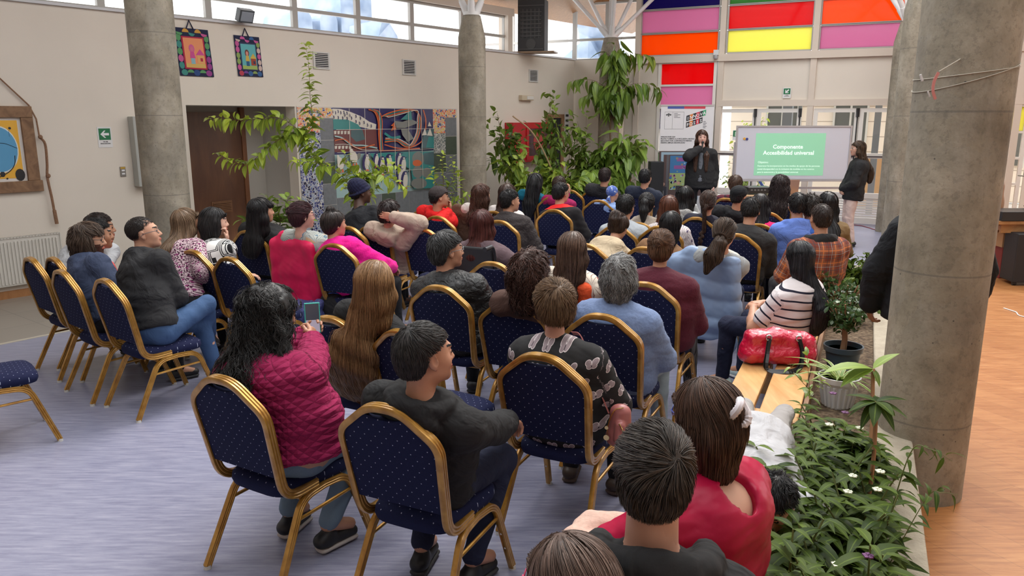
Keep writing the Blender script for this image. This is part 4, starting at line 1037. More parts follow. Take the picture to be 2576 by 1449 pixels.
    # ---------------------------------------------------------------- trousers, shoes
    if pants is not None and not hide_low:
        Q = Fld(); q = (.82+.18*fb); Q.cone(P0+rt*-.07+[0, 0, -.01], P0+rt*.07+[0, 0, -.01], .116*fb, k=.05); Q.cone(P0, P0+sp*.05, .112*fb, k=.04, w=rt, sc=1.25)
        for sd in (-1, 1): Q.cone(hip[sd], K[sd], .094*q, .066*q, .04); e = K[sd]+(AN[sd]-K[sd])*(.97); Q.cone(K[sd], e, .066*q, .050, .02)
        pv, pf = Q.mesh(max(vc, .011)); ll = pv-P0; pu = np.zeros((len(pv), 2))
        for sd in (-1, 1):
            m = np.sign(pv[:, 0]+1e-6) == sd; ax = nrm(K[sd]-hip[sd]); d_ = pv[m]-hip[sd]; e1 = nrm(np.cross(ax, [0, 0, 1])); pu[m] = np.stack([(d_ @ e1)+.1, d_ @ ax], 1)
        pv = disp(pv, pf, .006, 6, rs.randint(99)); mesh_np('trousers', pv, pf, pants, body, uv=pu)
    if feet and not hide_low:
        for sd in (-1, 1):
            Q = Fld(); d = TO[sd]; a0 = AN[sd]-[0, 0, .03]; s_ = np.cross(d, [0, 0, 1.0]); z0 = a0[2]-.035; dn = nrm(np.cross(s_, d)); dn = dn if dn[2] > 0 else -dn
            Q.cone(a0-d*.045, a0+d*.13-dn*.012, .036, .028, .02, w=s_, sc=1.12); Q.cone(a0-d*.02, a0+dn*.03, .038, .036, .02)
            base_ = a0-dn*.040; up_v, up_f = Q.mesh(max(.008, vc*.8)); nb = len(up_v)
            Z = Fld(); Z.cone(base_-d*.05, base_+d*.14, .016, .014, .01, w=s_, sc=2.7); sv, sf = Z.mesh(max(.008, vc*.8))
            if not (legs == 'cross' and sd == 1) and legs != 'prone': low = min(up_v[:, 2].min(), sv[:, 2].min()); up_v[:, 2] -= low-.002; sv[:, 2] -= low-.002
            sh = mesh_np('shoe', up_v, up_f, flat(shoe, .5, name='shoe_upper'), body); mesh_np('sole', sv, sf, flat(shoe_sole or tuple(min(.6, v*1.6+.02) for v in shoe), .6, name='shoe_sole'), sh)
    # ---------------------------------------------------------------- hair
    ctx = dict(h=h, C7=C7, bk=bk, sp=sp, rt=rt, S=S, P0=P0, P1=P1, P2=P2, g=g, fat=fb, A=A, body=body, near=near, rs=rs, vh=vh, vc=vc)
    if hair: make_hair(hair, ctx)
    if hat: make_hat(hat, ctx)
    if glasses:
        mb = MB(); c = glasses if not isinstance(glasses[0], tuple) else glasses[0]
        for sd in (-1, 1):
            ring = [h(sd*.032+.024*math.cos(t), .098-.012*abs(math.cos(t)), .002+.019*math.sin(t)) for t in np.linspace(0, 2*math.pi, 15)[:-1]]
            mb.sweep(ring, circ(.0019, 5), closed=True); mb.sweep([h(sd*.056, .090, .006), h(sd*.078, .05, .008), h(sd*.082, -.005, .004), h(sd*.08, -.02, -.012)], circ(.0022, 5))
        mb.sweep([h(-.009, .099, .006), h(0, .103, .010), h(.009, .099, .006)], circ(.0018, 5)); mb.build('glasses', flat(c, .3, 0, name='spectacle_frame'), body, smooth=True)
    ctx['jacket'] = jk
    return ctx

def back_pt(c, t, out):      # a point on the back, t from neck (0) down to pelvis (1)
    P = c['C7']+(c['P0']-c['C7'])*t; r = .045+(.085*(.5+.5*c['fat'])+c['g'])*min(1, t*3.2)+.03*math.sin(min(1, t)*math.pi)
    return P+c['bk']*(r+out)
def make_hair(hr, c):
    h = c['h']; st = hr['style']; F = Fld(); R = h.R; s = h.s; th = hr.get('th', .012); r = lambda *a: np.array(a)*s; spec = dict(hr); near = c['near']; rs = c['rs']
    if hr.get('bald'): pass
    F.ell(h(0, -.018, .032), r(.0745+th, .094+th, .083+th), R, .02); 
    if st != 'buzz': F.ell(h(0, -.05, -.01), r(.062+th, .058+th, .068+th), R, .02)
    fr = hr.get('front', .058); cut = hair_cut(h, fr, hr.get('temple', .012), hr.get('ear', -.028), hr.get('back', -.078))
    F.cut(cut); spec['cutf'] = cut
    if hr.get('bald'): F.sph(h(*hr.get('baldc', (0, .06, .11))), hr['bald'], .01, '-')
    def path(pts, rad, wide=None, k=.03):
        for i in range(len(pts)-1):
            F.cone(pts[i], pts[i+1], rad[i], rad[i+1], k, w=None if wide is None else c['rt'], sc=1 if wide is None else wide[i])
    if st in ('long', 'curly', 'wavy'):
        L = hr.get('L', .45); vol = hr.get('vol', 1.0); n = 5
        pts = [h(0, -.045, .02)]+[None]*0; W = hr.get('wide', 1.5); rad = [.082*s*vol]; wd = [1.05]
        pts.append(h(0, -.06, -.08)); rad.append(.062*vol); wd.append(1.35)
        for i in range(1, n+1):
            t = i/n*L; pts.append(back_pt(c, t, .028*vol)); rad.append((.050-.016*i/n)*vol); wd.append(W*1.25)
        path(pts, rad, wd, .035)
        if hr.get('sides', True):
            for sd in (-1, 1):
                q = [h(sd*.066, .0, .02), h(sd*.078, .0, -.07), c['S'][sd]*.45+c['C7']*.55+c['bk']*(.02)+c['sp']*.06, c['S'][sd]*.5+c['C7']*.5+c['bk']*(.03 if not hr.get('frontlock') else -.11)-c['sp']*(.10+.1*L)]
                path(q, [.022*vol*s, .030*vol, .030*vol, .016*vol], None, .03)
                if hr.get('frontlock'): path([q[2], c['C7']-c['bk']*.13+c['rt']*sd*.09-c['sp']*.12, c['C7']-c['bk']*.17+c['rt']*sd*.09-c['sp']*(.12+L*.45)], [.035*vol, .035*vol, .018*vol])
    if st == 'bob':
        vol = hr.get('vol', 1.0); dn = hr.get('down', -.15)
        F.ell(h(0, -.03, -.035), r((.088)*vol, .098*vol, .105*vol), R, .03); path([h(0, -.05, -.04), h(0, -.065, dn)], [.075*s*vol, .050*s*vol], [1.25, 1.35])
        for sd in (-1, 1): path([h(sd*.065, .0, .0), h(sd*.072, .005, dn+.02)], [.026*s*vol, .018*s])
        F.ell(h(0, .105, -.06), r(.066, .075, .115), R, .02, '-')
    if st == 'ponytail':
        tx, ty, tz = hr.get('tie', (0, -.125, .02)); t0 = h(tx, ty, tz); L = hr.get('L', .25); dr = hr.get('dir', (0, -.15, -1)); d = c['bk']*(-dr[1])+c['rt']*dr[0]+np.array([0, 0, dr[2]])
        path([h(0, -.07, .03), t0, t0+c['bk']*.03-[0, 0, .03], t0+c['bk']*.035+d*L*.5, t0+c['bk']*.02+d*L], [.04*s, .020, .030*hr.get('tv', 1), .036*hr.get('tv', 1), .012], None, .02); spec['tie'] = (tx, ty, tz)
    if st == 'bun':
        b = h(*hr.get('bun', (0, -.09, .10))); F.ell(b, np.array([1, 1, .85])*hr.get('br', .042), R, .012); spec['tie'] = hr.get('bun', (0, -.09, .10))
    if st == 'braid':
        t0 = h(0, -.115, -.03); L = hr.get('L', .30); spec['tie'] = (0, -.115, -.03); n = 9
        pr = t0
        for i in range(n):
            q = back_pt(c, max(.0, (i+1)/n*.42), .03) if i > 1 else t0+c['bk']*.02-np.array([0, 0, .035*i]); q = q+c['rt']*(.013*(-1)**i)
            F.cone(pr, q, .020-.001*i, .022-.0013*i, .003); pr = q
    if st == 'dreads':
        F.ell(h(0, -.03, .0), r(.10, .10, .11), R, .03); path([h(0, -.06, -.05), back_pt(c, .1, .04), back_pt(c, .45, .03)], [.085*s, .075, .045], [1.2, 1.3, 1.3]); F.ell(h(0, .105, -.05), r(.064, .07, .10), R, .02, '-')
    if hr.get('fringe'): F.ell(h(0, .055, .05), r(.066, .048, .032), R, .015)
    if hr.get('custom'): hr['custom'](F, c)
    V, Fq = F.mesh(max(.0065, c['vh']*1.15), clip=None)
    if len(V) == 0: return
    amp = hr.get('amp', .0045); N = vnormals(V, Fq)
    V2 = V+N*(amp*wob(V*[1, 1, .6], hr.get('af', 14), rs.randint(999), 3)-.002)[:, None]
    tint = np.clip(.22+.12*wob(V, 30, 5), 0, 1); parts = [(V2, Fq, 0)]; tt = [tint]
    if not hr.get('nostr'):
        o = strands(st, h, F, V, spec, rs, near)
        if o is not None: parts.append((o[0], o[1], 0)); tt.append(o[2])
    V, Fq, _ = join(parts); mesh_np('hair', V, Fq, hairm(hr['c'], hr.get('hi'), hr.get('rough', .42)), c['body'], col=np.concatenate(tt))
def make_hat(ht, c):
    h = c['h']; R = h.R; s = h.s; F = Fld(); r = lambda *a: np.array(a)*s; k = ht['kind']; vx = max(.0055, c['vh'])
    if k == 'beanie':
        F.ell(h(0, -.028, .052), r(.088, .110, .088), R, .02); F.ell(h(0, -.05, .09), r(.07, .08, .062), R, .03); F.cut(hair_cut(h, .045, .015, -.012, -.045))
        for i in range(24): t0, t1 = 2*math.pi*i/24, 2*math.pi*(i+1)/24; q = lambda t: h(.082*math.sin(t), -.016+.103*math.cos(t), .012+.042*math.cos(t)); F.cone(q(t0), q(t1), .011*s, k=.012)
        V, Fq = F.mesh(vx); V = disp(V, Fq, .0025, 20, 3); mesh_np('beanie', V, Fq, cloth('knit', ht['c']), c['body'], uv=V[:, [0, 2]])
    elif k == 'cap':
        F.ell(h(0, -.014, .045), r(.091, .112, .084), R, .02); F.cut(hair_cut(h, .045, .030, .004, -.02)); F.sph(h(0, -.014, .126), .008*s, .004)
        V, Fq = F.mesh(vx); cap = mesh_np('cap', V, Fq, cloth('plain', ht['c']), c['body'], uv=V[:, [0, 2]])
        B = Fld(); B.cone(h(0, .085, .048), h(0, .150, .040), .006*s, .005*s, .01, w=h.v(1, 0, 0), sc=11); V, Fq = B.mesh(vx*.8); mesh_np('brim', V, Fq, cloth('plain', ht.get('c2', ht['c'])), cap, uv=V[:, [0, 2]])
        if ht.get('badge'):
            mb = MB(); 
            for dx, col in ((-.012, 0), (.012, 1)): mb.cm = col; mb.lathe((0, 0, 0), [(.001, 0)], 3) if False else mb.add([h(dx-.011, .098-.01*abs(dx)*10, .072), h(dx+.011, .098-.01*abs(dx)*10, .072), h(dx+.011, .082, .102), h(dx-.011, .082, .102)], [(0, 1, 2, 3)])
            mb.build('badge', [flat((.75, .03, .03), .6), flat((.8, .8, .8), .6)], cap)
    elif k == 'scarf':
        F.ell(h(0, -.020, .038), r(.084, .104, .088), R, .02); F.cut(hair_cut(h, .052, .02, -.020, -.055)); F.cone(h(0, -.11, -.045), h(0, -.14, -.085), .018*s, .02*s, .02); F.cone(h(.02, -.12, -.05), h(.05, -.14, -.12), .014*s, .012*s, .01)
        V, Fq = F.mesh(vx); V = disp(V, Fq, .002, 16, 3); L = h.loc(V); mesh_np('headscarf', V, Fq, cloth('floral', (.07, .13, .42), (.55, .6, .7), (.6, .65, .75), sc=.55), c['body'], uv=np.stack([np.arctan2(L[:, 0], L[:, 1])*.09, L[:, 2]], 1))
# ================================================================== THE AUDIENCE
def P_(*a, **k): return person(*a, **k)
BLK = (.019, .019, .020)
def short(c=HB, **k): return dict(dict(style='short', c=c, len=.032, k=7, th=.012, lift=.008, ear=.006, temple=.030, back=-.068), **k)
def longh(c=HDB, **k): return dict(dict(style='long', c=c, L=.45, len=.26, k=12), **k)
_extra = {}
def extra_chair(key, px, py, z, az, label, fwd=.0):
    """a chair the sitter hides, under a head at pixel px,py"""
    p = at_z(px, py, z); a = R_(az); place_chair(key, p[0]-math.sin(a)*(.02+fwd), p[1]-math.cos(a)*(.02+fwd), az, label)
JEAN = cloth('denim', (.045, .085, .17)); DJEAN = cloth('denim', (.02, .025, .045)); BPANT = cloth('plain', (.013, .013, .015)); GPANT = cloth('plain', (.07, .07, .075)); NPANT = cloth('plain', (.016, .02, .045))
def w2l(ch, p):
    X, Y, a, _ = chairs[ch]; a = R_(a); q = np.array([p[0]-X, p[1]-Y]); return np.array([q @ [math.cos(a), -math.sin(a)], q @ [math.sin(a), math.cos(a)], p[2]])
PH = at_y(786, 800, 3.86); phl = w2l('c21', PH)
# --- near rows
P_('p51', 'woman with long curly black hair in a magenta quilted jacket holding a phone', chair='c21', head=(688, 788, 1.16), look=48, pitch=-12, male=False, top=cloth('quilt', (.30, .012, .075), sc=.9), topth=.030, puff=.06, collar='high', hemz=.0, fat=2.0, hems=True,
   pants=cloth('denim', (.15, .21, .27)), hair=dict(style='curly', c=(.010, .009, .009), hi=(.035, .032, .030), L=.20, vol=1.28, wide=1.4, wave=1.3, wf=1.0, mess=.9, len=.34, k=20, n=5200, lift=.045, amp=.018, af=9), arms=((phl[0]-.04, phl[1]-.03, phl[2]-.10, (-.6, -.5, -.9), (.3, .5, .7), (1, 0, .2), (.7, .8)), (phl[0]+.03, phl[1]-.03, phl[2]-.09, (1, -.5, -.7), (-.2, .4, .8), (-1, 0, .2), (.7, .8))), legs='tuck', shoe=(.012, .012, .014), shoe_sole=(.45, .40, .37), slouch=.05)
P_('p53', 'man with short black hair in a black hoodie, hand resting on his knee', chair='c20', head=(1072, 893, 1.13), look=58, pitch=4, top=cloth('plain', BLK), hood=True, pants=NPANT, topth=.02,
   hair=short(HB, hi=(.10, .09, .085), bald=.028, baldc=(.0, .055, .112), front=.066, len=.038, n=5200, lift=.007, mess=.35), arms=('lap', (.17, .42, .665, (1, -.5, -.3), (.1, .8, -.5), (0, -.2, -1), (.5, .6))), fat=1.18, skin_c=SK2, legs='tuck', shoe=(.012, .012, .013))
P_('p52', 'woman with very long straight golden brown hair and a black top', chair='c22', head=(946, 712, 1.15), look=16, male=False, top=cloth('plain', BLK), pants=BPANT,
   hair=dict(style='long', c=(.22, .105, .042), hi=(.62, .36, .17), L=.86, len=.42, k=18, wide=2.1, vol=1.12, n=5200, crown=(0, .03, .12), fall=.09, lift=.012, mess=.12, wave=.10, wf=.9, th=.016, rough=.35), slouch=.02)
cp54 = P_('p54', 'woman with short light brown hair in a black blouse printed with butterflies', chair='c15', head=(1393, 768, 1.14), look=-12, pitch=2, male=False, top=cloth('butterfly', BLK, (.72, .66, .66), (.42, .34, .36), sc=.62), topth=.02, fat=1.32, pants=BPANT, sleeve='long', hems=True,
   hair=short((.11, .060, .030), hi=(.36, .22, .12), len=.045, n=5600, lift=.016, th=.020, mess=.35, back=-.072, crown=(0, -.06, .08)), glasses=((.55, .42, .40), 1), skin_c=(.60, .33, .24), shoe=(.05, .03, .02))
P_('p26', 'woman with wavy grey hair in a light blue fleece jacket', chair='c16', head=(1558, 693, 1.14), look=18, male=False, top=cloth('fleece', (.17, .235, .40)), topth=.026, collar='high', fat=1.28, pants=cloth('denim', (.30, .36, .38)), hems=True,
   hair=dict(style='bob', c=(.11, .11, .11), hi=(.66, .66, .65), len=.10, k=11, n=3600, lift=.020, mess=.9, wave=.7, vol=.96, down=-.10, th=.014, amp=.009), skin_c=(.58, .34, .25))
cp27 = P_('p27', 'woman with clipped-up brown hair in a maroon velvet top with a tan strap', chair='c17', head=(1664, 622, 1.15), look=22, male=False, top=cloth('fleece', (.085, .010, .022)), topth=.024, collar='x', fat=1.55, pants=cloth('splat', (.03, .03, .03), (.12, .12, .12), (.02, .02, .02)), hems=True,
   hair=dict(style='bun', c=(.065, .028, .014), hi=(.28, .14, .07), bun=(.0, -.10, .045), br=.045, len=.07, k=9, n=2600, th=.016, back=-.11, lift=.006, mess=.2))
P_('p23', 'man with black hair and glasses in a black quilted jacket', chair='c13', head=(1126, 630, 1.15), look=62, pitch=2, top=cloth('puffer', (.012, .013, .014), rough=.5), topth=.032, puff=.055, collar='high', fat=1.35, pants=BPANT, hems=True,
   hair=short((.012, .011, .011), hi=(.16, .16, .16), len=.055, n=2600, lift=.014, mess=.6, th=.016, back=-.085), glasses=((.25, .25, .25), 1), skin_c=SK2)
P_('p24', 'woman with curly dark brown hair in a brown sweater', chair='c14', head=(1338, 682, 1.14), look=48, male=False, top=cloth('plain', (.085, .045, .035)), topth=.022, fat=1.15, pants=BPANT,
   hair=dict(style='bob', c=(.030, .012, .008), hi=(.16, .07, .05), vol=1.16, down=-.19, len=.11, k=12, n=2600, lift=.026, mess=1.0, wave=.9, amp=.012, th=.020), glasses=((.1, .07, .06), 1))
P_('p25', 'woman with long straight brown hair in a cream blouse with red flowers', chair='c25b', head=(1416, 636, 1.15), look=24, male=False, top=cloth('floral', (.70, .62, .52), (.45, .03, .035), (.75, .42, .05), sc=1.5), topth=.014, pants=JEAN,
   hair=longh((.045, .022, .014), hi=(.26, .15, .10), L=.50, wide=1.4, n=2200, crown=(0, .0, .115), fall=.08, len=.3, wave=.1))
P_('p28', 'woman with a dark ponytail bending forward in a beige shirt', chair='c18', head=(1568, 566, 1.02), look=34, pitch=-28, male=False, top=cloth('plain', (.50, .40, .27)), topth=.018, pants=JEAN, slouch=.09,
   hair=dict(style='ponytail', c=(.022, .012, .009), hi=(.12, .07, .05), tie=(0, -.115, .075), L=.15, tv=1.5, len=.12, k=10, n=1800, lift=.014, mess=.25))
P_('p32', 'woman with smooth black hair in a caramel brown shirt', chair='c19', head=(1688, 566, 1.12), look=22, male=False, top=cloth('plain', (.22, .115, .055)), topth=.02, fat=1.2, pants=BPANT,
   hair=longh(HB, L=.12, vol=.95, sides=False, wide=.9, len=.16, n=1500))
P_('p41', 'woman with a long dark ponytail in a cream vest dotted with pearls', chair='c39', head=(1818, 590, 1.12), look=30, male=False, top=cloth('splat', (.62, .60, .54), (.52, .50, .44), (.78, .77, .74)), topth=.02, sleeve='elbow', pants=NPANT, sleeve_c=cloth('plain', (.33, .34, .34)),
   hair=dict(style='ponytail', c=(.018, .011, .009), hi=(.17, .10, .06), tie=(0, -.12, -.01), L=.24, dir=(-.35, -.25, -1), tv=1.7, len=.18, k=11, n=1900, lift=.018, mess=.35))
# --- left block
P_('p4', 'man with buzzed hair and glasses in a dark grey hoodie, jeans crossed', chair='c3', head=(326, 580, 1.20), look=66, pitch=9, top=cloth('plain', (.024, .024, .026)), hood=True, topth=.022, pants=cloth('denim', (.045, .09, .19)), legs='cross', fat=1.28,
   hair=dict(style='buzz', th=.0025, c=(.014, .010, .009), hi=(.05, .035, .03), len=.012, k=4, n=2600, front=.060, lift=.001, back=-.085, ear=.006, temple=.04), arms=('cross', 'cross'), glasses=((.12, .12, .13), 1), skin_c=(.60, .32, .21), shoe=(.02, .02, .02))
P_('p3', 'bearded man with shaggy brown hair and glasses in a navy hoodie', chair='c2', head=(190, 594, 1.12), look=72, pitch=-4, top=cloth('plain', (.045, .06, .11)), hood=True, topth=.022, pants=BPANT, fat=1.15,
   hair=dict(style='bob', c=(.045, .026, .017), hi=(.20, .13, .09), vol=.98, down=-.10, len=.08, k=9, n=2400, lift=.02, mess=.7, front=.05), beard=True, brow=(.10, .035, .02), glasses=((.05, .05, .05), 1), skin_c=SK1)
P_('p1', 'heavy person in a light grey shirt leaning forward at the far left', chair='c1', head=(216, 566, 1.10), look=60, top=cloth('plain', (.45, .46, .48)), fat=1.65, pants=cloth('denim', (.07, .08, .09)), hair=short((.022, .012, .009)), slouch=.10, skin_c=SK3, shoe=(.012, .012, .012))
extra_chair('cx2', 246, 590, 1.1, 40, 'gold framed chair hidden behind the navy hoodie, under the coral shirt')
P_('p2', 'person with black hair in a coral shirt by the radiator', chair='cx2', head=(246, 590, 1.10), look=60, top=cloth('plain', (.72, .11, .10)), pants=DJEAN, hair=short(HB), skin_c=SK3)
P_('p5', 'woman with light brown hair in a purple and cream mottled blouse', chair='cp5', head=(446, 556, 1.15), look=42, male=False, top=cloth('splat', (.62, .48, .50), (.06, .012, .035), (.28, .04, .16), sc=.55), pants=BPANT, fat=1.0, topth=.02,
   hair=longh((.17, .10, .055), hi=(.44, .29, .18), L=.22, wide=1.2, n=1800, len=.24, vol=1.0))
P_('p6', 'woman with black hair in a black and white geometric blouse, chin on hand', chair='c4', head=(541, 558, 1.15), look=66, pitch=-2, male=False, top=cloth('geo', (.80, .79, .76), (.012, .012, .014), sc=.9), fat=1.1, topth=.018, pants=JEAN, sleeve='elbow', arms=('lap', 'chin'),
   hair=dict(style='bob', c=HB, hi=(.07, .065, .065), vol=1.0, down=-.13, len=.13, k=10, n=2000, lift=.004, front=.06, crown=(0, .0, .115), th=.014), skin_c=(.68, .40, .29))
P_('p7', 'woman with black fringe and hoop earring in a black jacket by the doorway', chair='c6', head=(660, 530, 1.15), look=64, male=False, top=cloth('plain', BLK), topth=.03, collar='x', fat=1.45, pants=BPANT,
   hair=longh(HB, L=.28, vol=1.15, wide=1.4, fringe=True, n=1600, front=.05), skin_c=SK2)
P_('p8', 'woman with burgundy hair in a bun, glasses and pale floral blouse', chair='c6b', head=(748, 545, 1.16), look=58, male=False, top=cloth('floral', (.42, .45, .42), (.12, .20, .27), (.55, .36, .22), sc=.9), fat=1.2, sleeve='short', topth=.014, pants=BPANT,
   hair=dict(style='bun', c=(.035, .009, .012), hi=(.14, .05, .06), bun=(0, -.105, .045), br=.042, len=.07, n=1400, th=.016, back=-.10, lift=.012, mess=.3), glasses=((.25, .08, .12), 1), skin_c=(.64, .36, .27))
P_('p9', 'girl with a black top bun in a fluffy hot pink jacket', chair='c7', head=(842, 563, 1.10), look=52, male=False, top=cloth('fleece', (.80, .006, .26)), topth=.036, wr=.010, fat=1.1, collar='x', pants=BPANT,
   hair=dict(style='bun', c=HB, hi=(.10, .07, .06), bun=(0, -.035, .128), br=.036, len=.08, n=1600, th=.016, back=-.10, lift=.004), skin_c=SK2, arms=('lap', 'knee'))
P_('p10', 'young man in a navy beanie and black shirt in front of the mural', chair='c8', head=(866, 482, 1.24), look=62, top=cloth('plain', (.014, .015, .018)), collar='x', pants=BPANT, skin_c=SK4, hair=short(HB, front=.02, th=.004), hat=dict(kind='beanie', c=(.012, .014, .045)), brow=(.02, .02, .02))
P_('p11', 'person in a beige fur-trimmed parka with both hands behind the head', chair='c9', head=(977, 545, 1.10), look=36, male=False, top=cloth('plain', (.44, .34, .27)), topth=.034, fat=1.15, hood=True, arms=('lap', 'behind'), pants=BPANT, hems=True, wr=.008,
   hair=short((.020, .010, .009), th=.024, len=.06, lift=.016, mess=.8, back=-.09, amp=.007), skin_c=SK2)
P_('p12', 'boy in a red hoodie and dark cap, hand at his mouth', chair='c11', head=(1100, 497, 1.12), look=72, pitch=2, top=cloth('plain', (.72, .015, .015)), hood=True, topth=.024, pants=BPANT, hair=short(HB, front=.03, th=.008), hat=dict(kind='cap', c=(.05, .04, .04), badge=True), arms=('lap', 'chin'), skin_c=SK2)
P_('p13', 'woman with wavy chestnut hair in a cream blouse', chair='c13b', head=(1205, 492, 1.14), look=48, male=False, top=cloth('plain', (.66, .60, .55)), pants=JEAN,
   hair=longh((.055, .022, .015), hi=(.20, .09, .06), L=.20, vol=1.1, n=1200, wave=.5, mess=.3))
P_('p14', 'young man with short black hair in a dark brown padded jacket', chair='c25', head=(1284, 506, 1.13), look=62, top=cloth('puffer', (.030, .022, .022)), topth=.036, puff=.09, hood=True, fat=1.15, pants=JEAN, hair=short(HB, n=1200), skin_c=SK2)
extra_chair('cx15', 1276, 486, 1.14, 27, 'gold framed chair hidden behind the dark brown padded jacket')
P_('p15', 'woman with brown hair, a white hair clip and a white top', chair='cx15', head=(1278, 488, 1.15), look=30, male=False, top=cloth('plain', (.66, .60, .57)), topth=.024, pants=JEAN, hair=longh((.045, .02, .013), L=.18, n=700, vol=1.05))
P_('p16', 'woman with long black braids in a teal shirt', chair='c26', head=(1312, 470, 1.15), look=24, male=False, top=cloth('plain', (.006, .13, .20)), sleeve='short', fat=1.1, pants=JEAN, skin_c=SK4,
   hair=dict(style='dreads', c=(.008, .008, .009), hi=(.05, .05, .055), len=.26, k=10, n=260, fat=2.6, lift=.012, th=.016, fall=.08))
P_('p18', 'man in a black sports jacket with red shoulder panels', chair='c27', head=(1412, 486, 1.12), look=46, top=cloth('twotone', (.014, .012, .013), (.72, .02, .02)), topth=.024, fat=1.15, pants=BPANT, hair=short(HB, n=1100), glasses=((.05, .05, .05), 1), skin_c=SK2)
P_('p19', 'person with thinning brown hair in a magenta sweater', chair='c30', head=(1408, 466, 1.12), look=30, top=cloth('plain', (.30, .01, .08)), hair=short((.04, .02, .012), n=600), arms=('lap', 'face'), pants=BPANT)
P_('p20', 'man with short brown hair in a black padded vest before the big plant', chair='c29', head=(1508, 447, 1.17), look=22, top=cloth('puffer', (.016, .016, .019)), topth=.034, collar='high', fat=1.15, pants=BPANT, hair=short((.025, .014, .012), n=900))
P_('p21', 'child in a blue printed headscarf and light blue hoodie', chair='c28', head=(1541, 487, 1.04), look=40, male=False, sc=.88, top=cloth('plain', (.26, .38, .68)), hood=True, topth=.024, pants=JEAN, hair=None, hat=dict(kind='scarf'), skin_c=SK2)
P_('p22', 'man with neat black hair in a navy jacket near the banner', chair='c32', head=(1616, 449, 1.17), look=30, top=cloth('plain', (.020, .026, .045)), topth=.03, collar='x', fat=1.2, pants=NPANT, hair=short(HB, n=900))
# --- right block
def hidden(k, px, py, z, az, lb, **kw): extra_chair('x'+k, px, py, z, az, 'gold framed chair hidden under the '+lb); return dict(chair='x'+k, head=(px, py, z))
a_ = hidden('p29', 1575, 520, 1.12, 25, 'pale grey denim jacket'); P_('p29', 'person with short black hair in a pale grey denim jacket', look=30, top=cloth('plain', (.36, .39, .42)), topth=.024, fat=1.1, pants=JEAN, hair=short(HB, n=1100), glasses=((.05, .05, .05), 1), **a_)
a_ = hidden('p30', 1627, 513, 1.12, 24, 'black ponytail and sand hoodie'); P_('p30', 'woman with a black ponytail in a sand-coloured hoodie', look=18, male=False, top=cloth('fleece', (.40, .34, .28)), hood=True, topth=.022, pants=JEAN, sleeve_c=cloth('plain', (.42, .46, .46)), hair=dict(style='ponytail', c=HB, tie=(0, -.115, .06), L=.24, tv=1.2, len=.14, k=9, n=1000), **a_)
a_ = hidden('p31', 1683, 520, 1.12, 24, 'auburn hair'); P_('p31', 'woman with long auburn hair and a white floral blouse', look=20, male=False, top=cloth('floral', (.66, .60, .60), (.10, .08, .16), (.45, .22, .24), sc=.8), pants=JEAN, fat=1.15, hair=longh((.075, .022, .012), hi=(.25, .09, .05), L=.30, vol=1.0, n=900, wide=1.3), **a_)
a_ = hidden('p34', 1724, 494, 1.12, 24, 'glossy black hair'); P_('p34', 'woman with shoulder-length glossy black hair, one hand raised to her face', look=26, male=False, top=cloth('plain', (.55, .58, .58)), arms=('lap', 'face'), pants=JEAN, hair=longh(HB, L=.20, vol=1.15, n=1200, wide=1.3, rough=.3), **a_)
def braid_tie(F, c): pass
P_('p35', 'woman with a long dark braid in a navy top with an orange collar', chair='c33', head=(1782, 507, 1.13), look=24, male=False, top=cloth('plain', (.020, .020, .035)), topth=.02, fat=1.1, pants=NPANT,
   hair=dict(style='braid', c=(.025, .012, .009), hi=(.12, .06, .04), L=.33, len=.05, k=7, n=1500, th=.014, lift=.003))
P_('p36', 'person with short brown hair in a maroon printed top at the front', chair='c35', head=(1850, 464, 1.14), look=20, male=False, top=cloth('splat', (.12, .015, .03), (.03, .01, .02), (.2, .05, .06)), fat=1.1, pants=BPANT, hair=short((.055, .028, .018), hi=(.20, .11, .07), th=.018, n=900, back=-.095))
P_('p37', 'man in a black baseball cap and black hoodie', chair='c34', head=(1846, 502, 1.12), look=48, top=cloth('plain', (.014, .014, .016)), hood=True, topth=.026, fat=1.15, pants=BPANT, hair=short(HB, front=.03, th=.006), hat=dict(kind='cap', c=(.010, .011, .013)))
P_('p38', 'man with a thinning crown in a black jacket with an orange edge', chair='c38b', head=(1888, 530, 1.14), look=22, pitch=-14, top=cloth('plain', (.024, .023, .023)), topth=.032, collar='x', fat=1.25, pants=BPANT, hair=short((.012, .010, .010), n=1400, bald=.022, baldc=(0, -.055, .122), th=.010, len=.035), hems=True)
P_('p39', 'woman with long dark hair in a bright pink short-sleeved shirt', chair='c38', head=(1914, 517, 1.12), look=40, pitch=-14, male=False, top=cloth('plain', (.72, .012, .13)), sleeve='short', pants=BPANT, skin_c=SK2, hair=longh((.015, .012, .013), L=.30, n=1000, vol=1.0))
P_('p40', 'woman with big curly dark hair and a black top near the projector', chair='c36', head=(1946, 474, 1.16), look=16, male=False, top=cloth('plain', (.010, .013, .016)), fat=1.25, pants=BPANT,
   hair=dict(style='curly', c=(.018, .010, .010), hi=(.10, .07, .07), L=.34, vol=1.35, wide=1.45, wave=.7, mess=.6, len=.2, k=12, n=1500, lift=.02, amp=.010))
